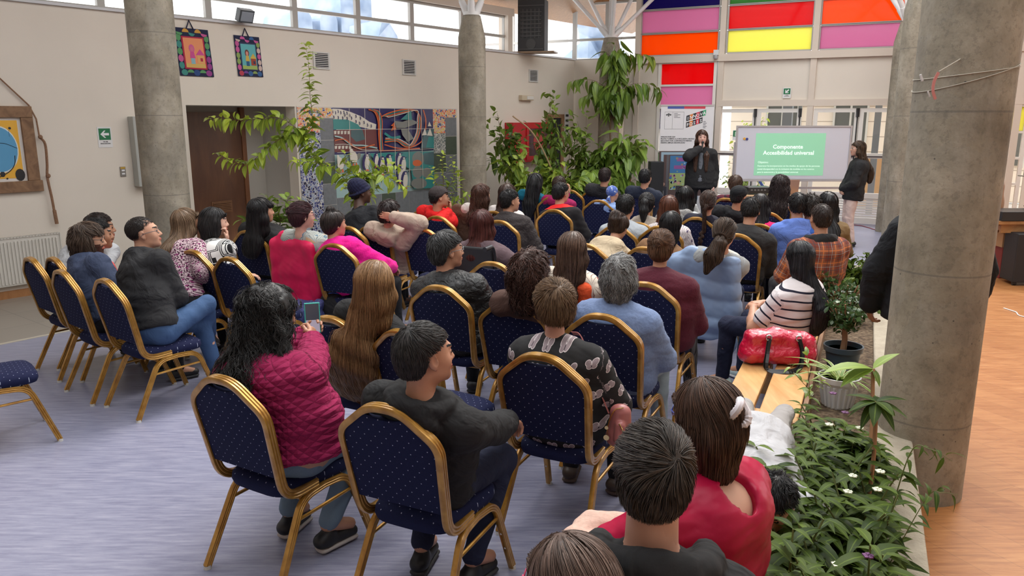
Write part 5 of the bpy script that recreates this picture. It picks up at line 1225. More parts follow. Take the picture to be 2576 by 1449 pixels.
# ---------------------------------------------------------------- wooden bench people
P_('p42', 'man with short black hair and glasses in a light blue hoodie', az=5, head=(2006, 516, 1.16), look=12, legs='bench', top=cloth('plain', (.13, .22, .60)), hood=True, topth=.024, pants=NPANT, hair=short(HB, n=1100, th=.009), glasses=((.4, .4, .4), 1), skin_c=SK2, sleeve='long')
P_('p43', 'person with fine brown hair in a royal blue sweatshirt', az=0, head=(2039, 521, 1.14), look=12, legs='bench', top=cloth('plain', (.035, .11, .42)), topth=.024, pants=NPANT, hair=short((.020, .013, .010), n=1100, lift=.03, mess=.7), beard=True)
P_('p45', 'woman with long black hair at the far end of the bench', az=10, head=(2082, 512, 1.17), look=20, legs='bench', male=False, top=cloth('plain', (.20, .13, .06)), pants=NPANT, hair=longh(HB, L=.3, n=1000, vol=1.05, rough=.3))
P_('p44', 'man with cropped brown hair in a rust plaid shirt with a black hood', az=-8, head=(2064, 549, 1.16), look=-2, legs='bench', top=cloth('plaid', (.19, .045, .028), (.30, .13, .08), (.62, .20, .07)), topth=.028, fat=1.3, hood=cloth('plain', BLK), pants=GPANT, hair=short((.025, .014, .011), hi=(.08, .05, .04), len=.02, th=.006, n=1500), skin_c=SK2, hems=True)
P_('p46', 'woman with very long straight black hair in a white shirt with black stripes', az=-42, head=(2008, 648, 1.055), look=-10, legs='bench', male=False, top=cloth('stripe', (.72, .66, .66), (.018, .018, .035), sc=1.15), sleeve='short', topth=.016, fat=1.5, pants=NPANT, skin_c=SK2, arms=('lap', 'lap'), shoe=(.55, .68, .66),
   hair=longh(HB, hi=(.06, .06, .07), L=.82, wide=1.35, n=2600, len=.42, k=16, fall=.09, rough=.3, sides=False, vol=1.0, crown=(0, .0, .12)), hems=True)
cp47 = P_('p47', 'woman in a crimson blouse with brown hair tied by a white scrunchie', az=-40, head=(1772, 1048, 1.17), look=-34, legs='bench', male=False, hsc=.92, top=cloth('satin', (.42, .004, .045)), sleeve='elbow', topth=.018, fat=1.6, pants=NPANT, skin_c=(.66, .38, .27), vneck=True, arms=((-.12, .27, .70, (-1, -.2, -.2), (.3, .8, -.1)), 'lap'),
   hair=dict(style='bob', c=(.032, .015, .010), hi=(.22, .12, .08), vol=.98, down=-.15, len=.12, k=12, n=5200, lift=.010, mess=.18, th=.018, crown=(0, .02, .12), fall=.03), glasses=((.03, .06, .35), 1), hems=True)
p50 = bp(.28, -.62)
P_('p50', 'child with black hair lying along the bench in a light grey shirt', pos=p50[:2], az=180+24.3, look=180+30, pitch=-35, head=(1945, 1266, .64), sc=.82, legs='prone', top=cloth('plain', (.52, .52, .54)), topth=.02, fat=.95, pants=cloth('plain', (.36, .34, .33)), skin_c=SK2, shoe=(.62, .56, .48), arms=((-.20, .40, .47), (.16, .42, .47)), hair=short(HB, n=2600, mess=.9, lift=.02))
wpos = at_z(1214, 562, 1.12)
P_('p17', 'woman with dark red hair in a mauve hoodie sitting in the wheelchair', az=27, head=(1214, 562, 1.12), look=18, legs='bench', male=False, top=cloth('plain', (.115, .075, .085)), hood=True, topth=.028, fat=1.35, pants=BPANT, hair=longh((.050, .010, .008), hi=(.20, .05, .04), L=.16, vol=1.12, n=1500, mess=.25, wide=1.3), arms=('lap', (.27, .22, .74)))
P_('p48', 'boy with short black hair in a black hoodie, closest in the picture', az=12, head=(1645, 1190, 1.31), look=10, pitch=-4, legs='bench', sc=.95, hsc=.87, top=cloth('plain', BLK), hood=True, topth=.014, fat=.80, pants=BPANT, skin_c=(.62, .33, .23), hide_low=True, face=False,
   hair=short((.012, .010, .010), hi=(.15, .12, .10), len=.055, k=10, n=8000, lift=.012, mess=.5, th=.010, crown=(.03, -.07, .06), back=-.076, ear=.006, temple=.035))
P_('p49', 'child with fine brown hair and pink glasses at the bottom edge', az=-30, head=(1432, 1482, 1.14), look=-35, legs='bench', sc=.86, top=cloth('plain', (.30, .2, .2)), fat=.7, skin_c=(.62, .36, .28), hide_low=True, face=False, glasses=((.75, .10, .22), 1),
   hair=dict(style='bob', c=(.060, .034, .026), hi=(.30, .20, .16), len=.10, k=10, n=5200, lift=.006, th=.012, vol=1.0, down=-.12, crown=(0, .03, .11)))
# ---------------------------------------------------------------- standing
P_('p55', 'person in a black jacket standing behind the big concrete column', pos=(2.61, 4.72), az=4, head=(None, None, 1.60), legs='stand', look=15, top=cloth('plain', (.012, .013, .016)), topth=.034, fat=1.35, arms=('out', 'out'), pants=DJEAN, hair=short(HB, n=600), collar='x', skin_c=SK3, hems=True)
cp56 = P_('p56', 'presenter with long brown hair in a black blazer speaking into a microphone', az=-168, head=(1766, 346, 1.69), sc=1.07, legs='stand', male=False, look=-174, top=cloth('plain', BLK), topth=.03, fat=1.30, arms=('down', 'mic'), pants=BPANT, hems=True, skin_c=(.68, .40, .32),
   hair=longh((.022, .010, .007), hi=(.20, .09, .05), L=.55, n=2200, frontlock=True, vol=1.05, wide=1.3, crown=(0, .03, .115), len=.22, wave=.35, fall=.07))
P_('p57', 'woman with very long dark hair in a black blazer and pale pink trousers', az=-80, head=(2157, 374, 1.545), legs='stand', male=False, look=-84, top=cloth('plain', BLK), topth=.024, arms=('front', 'front'), pants=cloth('plain', (.62, .47, .41)), hems=True, skin_c=(.60, .34, .24), shoe=(.012, .012, .012),
   hair=longh((.016, .011, .009), hi=(.18, .10, .05), L=.62, n=2400, vol=.95, wide=1.2, crown=(0, .03, .115), len=.3, fall=.08), glasses=((.5, .45, .4), 1))

F = Fld(); c = cp56; F.cone(c['P2']-c['bk']*.150+c['sp']*.04, c['P0']-c['bk']*.165, .015, .022, .01, w=c['rt'], sc=2.4); V, Fq = F.mesh(.012); mesh_np('blouse', V, Fq, cloth('plain', (.13, .14, .16)), c['body'], uv=V[:, [0, 2]])
c = cp27; mb = MB(); mb.sweep(smooth_path([tuple(back_pt(c, t, .012)+c['rt']*x) for t, x in ((-.02, .085), (.10, .05), (.22, -.02), (.36, -.10), (.5, -.17))], 5), [(-.014, -.003), (.014, -.003), (.014, .003), (-.014, .003)], up=tuple(c['bk'])); mb.build('strap', flat((.24, .12, .06), .5, name='tan_leather'), c['body'])
# ================================================================== WALL THINGS, LEFT WALL
def mat_wall(pl, off=0.0): 
    d = Vector((pl.d[0], pl.d[1], 0)); n = Vector((pl.n[0], pl.n[1], 0)); return Matrix((d, Vector((0, 0, 1)), n)).transposed().to_4x4()
def txt(s, size, loc, mw, mat, parent=None, name='lettering', align='LEFT', bold=0.0, sx=1.0):
    c = bpy.data.curves.new(name, 'FONT'); c.body = s; c.size = size; c.extrude = .0006; c.align_x = align; c.offset = bold; c.resolution_u = 2; c.space_character = 1.0
    o = bpy.data.objects.new(name, c); link(o, parent); m = mw.copy(); m.translation = Vector(loc); o.matrix_world = m @ Matrix.Diagonal((sx, 1, 1, 1)); c.materials.append(mat)
    me = bpy.data.meshes.new_from_object(o); me.name = name; mw2 = o.matrix_world.copy(); bpy.data.objects.remove(o); bpy.data.curves.remove(c); o = bpy.data.objects.new(name, me); link(o, parent); o.matrix_world = mw2
    if parent is not None: o.matrix_parent_inverse = Matrix.Identity(4); 
    return o
LWM, BWM = mat_wall(LW), mat_wall(BW)
INK = flat((.02, .02, .022), .6, name='black_ink'); INKW = flat((.8, .8, .8), .6, name='white_ink'); GREEN = flat((.012, .17, .06), .5, name='sign_green')
def sheet(mb, pl, u0, u1, z0, z1, o0, o1, c): mb.cm = c; mb.wbox(pl, u0, u1, z0, z1, o0, o1)
# radiator
ra0, ra1, rz0, rz1 = -1.6, .69, .15, .70
RAD = flat((.66, .63, .57), .4, name='radiator_enamel'); mb = MB()
mb.wbox(LW, ra0, ra1, rz0, rz1, .05, .075); n = 62
for i in range(n): u = ra0+.02+(ra1-ra0-.04)*i/n; mb.wbox(LW, u, u+.020, rz0+.02, rz1-.05, .075, .088)
r_ = mb.build('radiator', RAD, bev=.003); tag(r_, 'long cream panel radiator on the left wall under the framed print', 'radiator')
mb = MB()
for i in range(70): u = ra0+.01+(ra1-ra0-.02)*i/70; mb.wbox(LW, u, u+.020, rz1-.012, rz1, .02, .088)
mb.wbox(LW, ra0, ra0+.01, rz0, rz1, .02, .088); mb.wbox(LW, ra1-.01, ra1, rz0, rz1, .02, .088); mb.build('top_grille', RAD, r_)
mb = MB(); mb.cyl(LW.P(ra1-.1, 0, .06), LW.P(ra1-.1, rz0+.02, .06), .012); mb.build('pipe', RAD, r_)
# print in a wooden frame, hung on a rope
FW_ = m_wood('weathered_frame_wood', (.16, .085, .045), (.30, .17, .09), (3, 3, 3), rough=.7)
fu0, fu1, fz0, fz1 = -.62, .57, 1.19, 2.14; b = .125
mb = MB(); mb.wbox(LW, fu0, fu1, fz1-b, fz1, .0, .05); mb.wbox(LW, fu0, fu1+.02, fz0, fz0+b, .0, .05); mb.wbox(LW, fu0, fu0+b, fz0+b, fz1-b, .0, .045); mb.wbox(LW, fu1-b, fu1, fz0+b, fz1-b, .0, .045)
fr = mb.build('picture_frame', FW_, bev=.006); tag(fr, 'rough wooden frame with a yellow and blue abstract print hung by a rope', 'picture')
mb = MB(); sheet(mb, LW, fu0+b, fu1-b, fz0+b, fz1-b, 0, .012, 0); sheet(mb, LW, fu0+b+.04, fu1-b-.035, fz0+b+.035, fz1-b-.03, .012, .015, 1)
mb.build('print', [flat((.72, .68, .64), .6), flat((.78, .42, .045), .6)], fr)
cx_, cz_ = .20, 1.67; f2 = lambda u, z, o: LW.P(u, z, o)
mb = MB()
for r, c, o in ((.225, 0, .016), (.212, 1, .018)): mb.cm = c; mb.prism([(cx_+r*.85*math.cos(t), cz_+r*1.15*math.sin(t)) for t in np.linspace(0, 2*math.pi, 30)[:-1]], f2, .012, o)
mb.cm = 2
for u, z, r, q in ((.33, 1.90, .014, 1), (.31, 1.80, .022, 1.2), (.34, 1.60, .026, 1), (.20, 1.40, .026, 1.2), (.10, 1.385, .022, 1), (.375, 1.385, .05, 1.35), (.24, 1.35, .010, 1)):
    mb.prism([(u+r*math.cos(t), z+r*q*math.sin(t)) for t in np.linspace(0, 2*math.pi, 14)[:-1]], f2, .012, .0175)
mb.sweep([LW.P(*p, .018) for p in smooth_path([(.345, 1.60), (.33, 1.50), (.26, 1.42), (.12, 1.36), (-.1, 1.37)], 5)], circ(.005, 5)); mb.sweep([LW.P(*p, .020) for p in smooth_path([(-.2, 1.62), (.05, 1.66), (.22, 1.74), (.38, 1.68)], 5)], circ(.0025, 5)); mb.sweep([LW.P(.32, 1.88, .018), LW.P(.315, 1.81, .018)], circ(.0015, 4))
mb.build('print_shapes', [flat((.7, .72, .68), .6), flat((.10, .33, .56), .6), INK], fr)
ROPE = m_wood('brown_rope', (.18, .09, .05), (.35, .20, .12), (30, 30, 30), rough=.9)
mb = MB(); mb.sweep([LW.P(*p) for p in ((-.62, 2.15, .03), (-.03, 2.80, .02), (.55, 2.15, .03), (.60, 2.0, .05), (.61, 1.8, .05))], circ(.009, 6))
mb.sweep([LW.P(*p) for p in smooth_path([(.61, 1.8, .05), (.66, 1.72, .05), (.655, 1.5, .05), (.64, 1.34, .05), (.66, 1.1, .05), (.67, .9, .05)], 6)], circ(.014, 6), scale=[1]*24+[1.1, 1.3, 1.4, 1.5, 1.6, 1.7, 1.8] if False else None)
for u, z, r in ((.62, 1.80, .024), (.65, 1.36, .026)): mb.lathe(LW.P(u, z, .05), [(r*.4, -r), (r, -r*.4), (r, r*.4), (r*.4, r)], 8)
mb.sweep([LW.P(.67, .96, .05), LW.P(.68, .80, .05)], circ(.02, 7)); mb.build('rope', ROPE, fr, smooth=True)
def evac_sign(pl, mw, u0, u1, z0, z1, arrow, label, t2='VIA DE'):
    w_, h_ = u1-u0, z1-z0; mb = MB(); sheet(mb, pl, u0, u1, z0, z1, .0, .004, 0); sheet(mb, pl, u0+w_*.09, u1-w_*.09, z0+h_*.37, z1-h_*.07, .004, .005, 1); mb.cm = 2
    cu, cz = (u0+u1)/2, z0+h_*.65; s = w_*.30; A = [(-1, 0), (-.1, .85), (.25, .85), (-.25, .28), (1, .28), (1, -.28), (-.25, -.28), (.25, -.85), (-.1, -.85)]; ca, sa = math.cos(arrow), math.sin(arrow)
    mb.prism([(cu+s*(x*ca-y*sa), cz+s*(x*sa+y*ca)) for x, y in A], lambda u, z, o: pl.P(u, z, o), .005, .0062)
    o = mb.build('evacuation_sign', [flat((.74, .73, .72), .5), GREEN, INKW]); tag(o, label, 'sign')
    txt(t2, h_*.075, pl.P(cu, z0+h_*.26, .005), mw, INK, o, align='CENTER', bold=.0006); txt('EVACUACION', h_*.075, pl.P(cu, z0+h_*.17, .005), mw, INK, o, align='CENTER', bold=.0006)
evac_sign(LW, LWM, 1.275, 1.445, 1.66, 1.905, 0, 'green and white evacuation sign with a left arrow on the left wall')
evac_sign(BW, BWM, 4.42, 4.575, 2.40, 2.60, R_(45), 'green and white evacuation sign with a diagonal arrow above the glass doors')
mb = MB(); mb.wbox(LW, 1.50, 1.565, 1.30, 1.42, 0, .012); mb.cm = 1; mb.wbox(LW, 1.503, 1.562, 1.395, 1.417, .012, .013); mb.cm = 2; mb.wbox(LW, 1.515, 1.552, 1.365, 1.385, .012, .016); mb.wbox(LW, 1.515, 1.552, 1.325, 1.345, .012, .016)
tag(mb.build('light_switch', [flat((.22, .20, .18), .4), flat((.55, .33, .04), .5), INKW]), 'metal double light switch below the green sign on the left wall', 'light switch')
mb = MB(); mb.wbox(LW, 1.66, 2.06, 1.17, 2.03, 0, .13); eb = mb.build('electrical_cabinet', flat((.42, .43, .40), .4, name='grey_enamel'), bev=.006); tag(eb, 'grey electrical cabinet behind the left concrete column', 'cabinet')
mb = MB(); mb.wbox(LW, 1.70, 2.02, 1.20, 2.0, .13, .14); d_ = mb.build('door', flat((.45, .46, .43), .4, name='grey_enamel'), eb)
mb = MB(); mb.wbox(LW, 1.725, 1.745, 1.80, 1.86, .14, .146); mb.wbox(LW, 1.725, 1.745, 1.32, 1.38, .14, .146); mb.build('hinge', flat((.06, .06, .09), .4), d_)
# quilted picture hangings
def hanging(u0, u1, z0, z1, base, label, dark, skew, sc_):
    def f(u, z, o): k = (z-z0)/(z1-z0); return LW.P(u+skew*(1-k), z, o+.012)
    w_, h_ = u1-u0, z1-z0; mb = MB(); N_ = 6
    grid = lambda a0, a1, b0, b1, o: [mb.prism([(a0+(a1-a0)*i/N_, b0), (a0+(a1-a0)*(i+1)/N_, b0), (a0+(a1-a0)*(i+1)/N_, b1), (a0+(a1-a0)*i/N_, b1)], f, o-.004, o) for i in range(N_)]
    grid(u0, u1, z0, z1, .002); o = mb.build('wall_hanging', dark); tag(o, label, 'wall hanging')
    rs = random.Random(int(u0*100)); P = [flat(c, .8) for c in base]; mb = MB(); k = 0
    def blob(cu, cz, ru, rz, c, o_, a0=0, a1=6.283):
        nonlocal mb
        if o_ == .005: mb = MB()
        mb.cm = c; mb.prism([(cu+ru*math.cos(t), cz+rz*math.sin(t)) for t in np.linspace(a0, a1, 11)[:(-1 if a1 > 6 else None)]], f, o_-.002, o_)
        if o_ == .005: mb.cm = 0; mb.m = [0]*len(mb.m); mb.build('patch', P[c], o)
    m_ = w_*.17
    for i in range(5):
        blob(u0+w_*(.14+.18*i), z1-h_*.085, w_*.095, h_*.075, rs.randrange(6), .005, 0 if i % 2 else math.pi, (math.pi if i % 2 else 2*math.pi-.01)); blob(u0+w_*(.14+.18*i), z0+h_*.075, w_*.095, h_*.065, rs.randrange(6), .005, 0, math.pi if i % 2 else 6.283)
    for i in range(5):
        blob(u0+w_*.09, z0+h_*(.22+.145*i), w_*.075, h_*.075, rs.randrange(6), .005); blob(u1-w_*.09, z0+h_*(.22+.145*i), w_*.07, h_*.07, rs.randrange(6), .005)
    mb = MB(); mb.cm = 0; mb.prism([(u0+m_, z0+h_*.15), (u1-m_, z0+h_*.15), (u1-m_, z1-h_*.17), (u0+m_, z1-h_*.17)], f, .002, .006)
    mb.cm = 1; mb.prism([(u0+m_*1.25, z0+h_*.18), (u1-m_*1.25, z0+h_*.18), (u1-m_*1.25, z1-h_*.20), (u0+m_*1.25, z1-h_*.20)], f, .004, .0075)
    cu = (u0+u1)/2; cz = z0+h_*.42; mb.cm = 2; mb.prism([(u0+m_*1.25, z0+h_*.18), (u1-m_*1.25, z0+h_*.18), (u1-m_*1.25, z0+h_*.27), (u0+m_*1.25, z0+h_*.27)], f, .0076, .0082)
    mb.cm = 3; blob(cu-w_*.07, cz+h_*.16, w_*.085, h_*.09, 3, .009); blob(cu-w_*.07, cz+h_*.15, w_*.05, h_*.055, 4, .010); mb.cm = 5; mb.prism([(cu-w_*.15, cz-h_*.04), (cu+w_*.01, cz-h_*.04), (cu-w_*.02, cz+h_*.10), (cu-w_*.12, cz+h_*.10)], f, .0085, .0095)
    mb.cm = 6; mb.prism([(cu-w_*.13, cz-h_*.16), (cu-w_*.01, cz-h_*.16), (cu-w_*.01, cz-h_*.04), (cu-w_*.13, cz-h_*.04)], f, .0085, .0095)
    mb.cm = 7; mb.prism([(cu+w_*.06, cz-h_*.14), (cu+w_*.26, cz-h_*.14), (cu+w_*.26, cz+h_*.03), (cu+w_*.06, cz+h_*.03)], f, .0085, .0095); mb.cm = 5; mb.prism([(cu+w_*.03, cz+h_*.03), (cu+w_*.29, cz+h_*.03), (cu+w_*.17, cz+h_*.16)], f, .0085, .0095)
    mb.cm = 0; mb.prism([(cu+w_*.15, cz-h_*.10), (cu+w_*.22, cz-h_*.10), (cu+w_*.22, cz-h_*.03), (cu+w_*.15, cz-h_*.03)], f, .0096, .0104)
    mb.build('drawing', [flat(c, .8) for c in sc_], o)
    mb = MB(); cu = (u0+u1)/2-.02; mb.sweep([LW.P(cu-.05, z1-.01, .02), LW.P(cu, z1+.10, .015), LW.P(cu+.05, z1-.01, .02)], circ(.009, 5)); mb.build('hanging_loop', dark, o); return o
NAVYC = flat((.018, .022, .06), .9, name='navy_felt')
hanging(2.36, 2.84, 2.55, 3.15, [(.03, .07, .22), (.55, .10, .28), (.05, .25, .22), (.60, .32, .06), (.30, .05, .25), (.10, .30, .12)], 'larger quilted hanging with a child drawing on red, beside the left column', NAVYC, .04,
        [(.42, .02, .06), (.80, .30, .14), (.65, .42, .12), (.62, .12, .30), (.62, .16, .25), (.60, .08, .28), (.25, .45, .50), (.72, .38, .14)])
hanging(3.22, 3.62, 2.58, 3.12, [(.16, .06, .30), (.55, .10, .30), (.04, .12, .30), (.45, .05, .08), (.25, .35, .10), (.60, .45, .40)], 'smaller quilted hanging with a child drawing of a figure and house under the floodlight', NAVYC, .03,
        [(.03, .04, .10), (.12, .42, .45), (.35, .45, .12), (.14, .05, .04), (.65, .28, .22), (.60, .42, .08), (.03, .10, .22), (.35, .06, .03)])
mb = MB(); mb.box((0, 0, 0), (.22, .10, .17)); mb.cm = 1; mb.box((0, -.052, 0), (.18, .01, .13)); o = mb.build('floodlight', [flat((.07, .08, .09), .4), flat((.3, .33, .38), .15)], bev=.01)
o.matrix_world = Matrix.Translation(LW.P(3.32, 3.37, .16)) @ LWM @ Matrix.Rotation(R_(-65), 4, 'X') @ Matrix.Rotation(R_(0), 4, 'Y'); tag(o, 'grey floodlight clamped to the window sill above the small hanging', 'floodlight')
mb = MB(); mb.box((0, .07, -.06), (.03, .03, .12)); mb.build('bracket', flat((.05, .05, .06), .5), o)
for i, (a, b_) in enumerate(((LW.hit(790, 133), LW.hit(825, 172)), (LW.hit(1014, 152), LW.hit(1042, 187)), (LW.hit(1332, 177), LW.hit(1350, 205)))):
    mb = MB(); u0, z1, u1, z0 = a[0], a[1], b_[0], b_[1]; mb.wbox(LW, u0-.03, u1+.03, z0-.02, z0, 0, .02); mb.wbox(LW, u0-.03, u1+.03, z1, z1+.02, 0, .02); mb.wbox(LW, u0-.03, u0, z0, z1, 0, .02); mb.wbox(LW, u1, u1+.03, z0, z1, 0, .02); mb.cm = 1; mb.wbox(LW, u0, u1, z0, z1, 0, .004); mb.cm = 0
    for k in range(8): z = z0+(z1-z0)*(k+.25)/8; mb.wbox(LW, u0, u1, z, z+.010, .004, .018)
    tag(mb.build('air_vent', [flat((.62, .60, .57), .5), flat((.03, .03, .04), .8)]), ['white louvred air vent beside the tall lemon shoot', 'white louvred air vent above the right half of the mural', 'white louvred air vent below the speaker on the ledge'][i], 'vent')
# emergency lamp, fire hose cabinet, dark glass door
mb = MB(); mb.wbox(LW, 9.62, 10.02, 2.37, 2.47, 0, .09); mb.cm = 1; mb.wbox(LW, 9.78, 10.0, 2.385, 2.455, .09, .10); tag(mb.build('emergency_lamp', [flat((.62, .52, .38), .5), flat((.75, .73, .68), .3)], bev=.01), 'beige emergency lamp on the wall above the red hose cabinet', 'lamp')
REDM = flat((.48, .012, .018), .35, name='red_enamel')
mb = MB(); a0, a1, z0, z1 = 9.16, 10.52, 1.14, 1.93; mb.wbox(LW, a0, a1, z0, z1, 0, .22); fc = mb.build('fire_hose_cabinet', REDM, bev=.008); tag(fc, 'red glazed fire hose cabinet on the wall behind the plants', 'fire cabinet')
mb = MB(); 
for q in ((a0+.42, a1-.02, z0+.04, z0+.12), (a0+.42, a1-.02, z1-.12, z1-.04), (a0+.42, a0+.50, z0+.12, z1-.12), (a1-.10, a1-.02, z0+.12, z1-.12)): mb.wbox(LW, *q, .22, .24)
dr_ = mb.build('door', REDM, fc); mb = MB(); mb.wbox(LW, a0+.5, a1-.1, z0+.12, z1-.12, .222, .226); mb.build('pane', flat((.10, .05, .06), .05, name='dark_pane'), dr_)
mb = MB(); c_ = LW.P((a0+a1)/2+.2, (z0+z1)/2, .22); ri = []
mb.cyl(LW.P((a0+a1)/2+.2, (z0+z1)/2, .226), LW.P((a0+a1)/2+.2, (z0+z1)/2, .235), .22, n=28); mb.build('hose_reel', flat((.45, .05, .05), .5), fc, smooth=False)
mb = MB(); mb.wbox(LW, 10.62, 11.10, 0, 2.02, -.0, .03); o = mb.build('door_9', flat((.03, .035, .04), .1, name='dark_door_glass'), kind='structure')
mb = MB(); mb.wbox(LW, 11.08, 11.18, 0, 2.08, 0, .06); mb.wbox(LW, 10.56, 10.62, 0, 2.08, 0, .06); mb.wbox(LW, 10.56, 11.18, 2.02, 2.10, 0, .06); mb.build('door_frame', m_wood('door_frame_oak', (.30, .15, .07), (.42, .24, .12), (4, 4, 1)), o)
mb = MB(); mb.cm = 0; mb.wbox(LW, 11.28, 11.45, 1.45, 2.15, 0, .004); mb.cm = 1
for k in range(6): mb.wbox(LW, 11.31, 11.42, 1.50+k*.11, 1.55+k*.11, .004, .005)
tag(mb.build('notice', [flat((.75, .75, .74), .6), INK]), 'narrow white notice with black symbols in the corner by the plants', 'notice')
# column loudspeaker on the ledge
sp_c = BW.P(-1.0, 0, .0)
q = LW.P(9.75, SILL+.03, -.05); mb = MB(); SPK = Plane(q[:2], (.97, -.24), (-.24, -.97))
mb.wbox(SPK, -.02, .52, SILL+.05, SILL+1.03, -.18, .18); ls = mb.build('loudspeaker', flat((.035, .035, .037), .6, name='speaker_cabinet'), bev=.01); tag(ls, 'black stage loudspeaker standing on the wall ledge before the windows', 'loudspeaker')
mb = MB()
for k in range(7): mb.wbox(SPK, .04, .46, SILL+.33+k*.075, SILL+.35+k*.075, .18, .20)
for k in range(5): mb.wbox(SPK, .08+k*.08, .10+k*.08, SILL+.30, SILL+.85, .18, .19)
mb.wbox(SPK, .0, .50, SILL+.9, SILL+.92, .18, .20); mb.wbox(SPK, 0, .5, SILL+.08, SILL+.10, .18, .2); mb.build('grille', flat((.10, .10, .10), .4, .5), ls)
mb = MB(); mb.cyl(SPK.P(.25, SILL+.19, .17), SPK.P(.25, SILL+.19, .19), .1, n=20); mb.build('woofer', flat((.06, .06, .06), .5), ls)
mb = MB(); mb.wbox(SPK, -.15, .72, SILL+.025, SILL+.05, -.2, .22); tag(mb.build('shelf_board', m_wood('shelf_ply', (.25, .16, .10), (.35, .24, .15))), 'plywood board under the loudspeaker on the wall ledge', 'board')
mb = MB(); p0 = SPK.P(.30, 4.30, .0); mb.cyl(p0, (p0[0], p0[1], 5.2), .07, n=16); mb.build('pillar', MAT_CONC, smooth=True, kind='structure')
# ================================================================== MURAL
def mu(x, y): return LW.hit(740+x/4.527, 240+y/4.527)
MZ0 = 0.0
def m_mosaic(name, cols, scale):
    m = M(name, cols[0], .3); v = m.n('ShaderNodeTexVoronoi'); v.inputs['Scale'].default_value = scale; v2 = m.n('ShaderNodeTexVoronoi'); v2.feature = 'DISTANCE_TO_EDGE'; v2.inputs['Scale'].default_value = scale
    m.L(m.coord('UV'), v.inputs['Vector']); m.L(m.coord('UV'), v2.inputs['Vector']); s = m.n('ShaderNodeSeparateColor'); m.L(v.outputs['Color'], s.inputs[0]); n = len(cols)
    c = m.ramp(s.outputs[0], [(i/n, cols[i]) for i in range(n)], True); e = E(m.t, v2.outputs['Distance']).lt(.06); m.base(m.mix(e, c, (.62, .60, .56))); return m.m
MO_BLUE = m_mosaic('blue_mosaic', [(.03, .04, .16), (.08, .10, .28), (.30, .36, .48), (.02, .02, .06), (.14, .18, .35)], 26)
MO_WARM = m_mosaic('warm_mosaic', [(.75, .30, .05), (.70, .12, .04), (.72, .50, .10), (.65, .35, .20), (.05, .06, .2)], 26)
MO_GREY = m_mosaic('grey_mosaic', [(.16, .18, .18), (.22, .24, .22), (.30, .30, .27), (.12, .15, .14)], 20)
def m_stone(name, c):
    m = M(name, c, .4); n = m.noise(20, 5, m.coord('UV')); m.base(m.mix(n, tuple(v*.75 for v in c), tuple(v*1.25 for v in c))); return m.m
ST_G, ST_N = m_stone('grey_slate_tile', (.17, .18, .19)), m_stone('green_slate_tile', (.075, .095, .07))
GROUT = flat((.60, .57, .52), .7, name='tile_grout')
mb = MB(); mb.wbox(LW, 4.19, 7.74, MZ0, 2.185, 0, .010); mural = mb.build('mural', GROUT); tag(mural, 'ceramic tile mural of penguins, birds and a tree framed by mosaic on the left wall', 'mural')
uL0, uL1, uL2 = 4.195, 4.60, 4.86; uR1, uR2, uR3 = 7.10, 7.42, 7.72
mb = MB()
mb.cm = 0; mb.wbox(LW, uL0, uL1, MZ0, 1.80, .010, .014); mb.cm = 1; mb.wbox(LW, uL0, uL1, 1.80, 2.17, .010, .014); mb.wbox(LW, uL1, uL2, 2.02, 2.17, .010, .014); mb.build('mosaic_border', [MO_BLUE, MO_WARM, MO_GREY], mural); mb = MB(); mb.cm = 1
mb.wbox(LW, uR1, uR2, 1.75, 2.17, .010, .014); mb.wbox(LW, uR2, uR3, 2.03, 2.17, .010, .014); mb.cm = 2; mb.wbox(LW, uR1, uR2, 1.40, 1.75, .010, .014)
mb.build('mosaic_border', [MO_BLUE, MO_WARM, MO_GREY], mural)
mb = MB(); k = 0
def tiles(u0, u1, z0, z1, nu, nz):
    global k
    for i in range(nu):
        for j in range(nz):
            a = u0+(u1-u0)*i/nu; c = z0+(z1-z0)*j/nz; mb.cm = 1 if (i*5+j*3+k) % 4 == 1 else 0; mb.wbox(LW, a+.004, a+(u1-u0)/nu-.004, c+.004, c+(z1-z0)/nz-.004, .010, .015)
    k += 1
tiles(uL1, uL2, 0, 2.015, 1, 6); tiles(uR2, uR3, 0, 2.03, 1, 6); tiles(uR1, uR2, .70, 1.40, 1, 2); tiles(uL2, uR2, 0, .77, 8, 2)
mb.build('slate_tiles', [ST_G, ST_N], mural)
NV, TL, ORG, IVO, LBL, GRY, RDD, MTN = range(8)
mcol = [flat(c, .25, name='glaze') for c in ((.035, .03, .11), (.04, .23, .22), (.62, .13, .04), (.66, .61, .52), (.33, .47, .46), (.20, .20, .18), (.16, .05, .05), (.07, .13, .14))]
mb = MB(); W0, W1, Z0, Z1 = uL2, uR1, .77, 2.17; lay = [.010]
def shape(c, pts, mode='px'):
    P = [mu(*p) for p in pts] if mode == 'px' else pts
    P = [(min(max(u, W0), W1), min(max(z, Z0), Z1)) for u, z in P]; mb.cm = c; lay[0] += .00012; mb.prism(P, lambda u, z, o: LW.P(u, z, o), lay[0]-.0005, lay[0]+.003)
def oval(c, cx, cy, rx, ry, n=14, rot=0): shape(c, [(cx+rx*math.cos(t)*math.cos(rot)-ry*math.sin(t)*math.sin(rot), cy+rx*math.cos(t)*math.sin(rot)+ry*math.sin(t)*math.cos(rot)) for t in np.linspace(0, 6.283, n+1)[:-1]])
def band(c, pts, w): 
    S = smooth_path(pts, 4); L = []; Rr = []
    for i in range(len(S)): a = S[max(0, i-1)]; b_ = S[min(len(S)-1, i+1)]; d = (b_-a)/(np.linalg.norm(b_-a)+1e-9); n_ = np.array([-d[1], d[0]]); L.append(S[i]+n_*w/2); Rr.append(S[i]-n_*w/2)
    for i in range(len(S)-1): shape(c, [tuple(L[i]), tuple(L[i+1]), tuple(Rr[i+1]), tuple(Rr[i])])
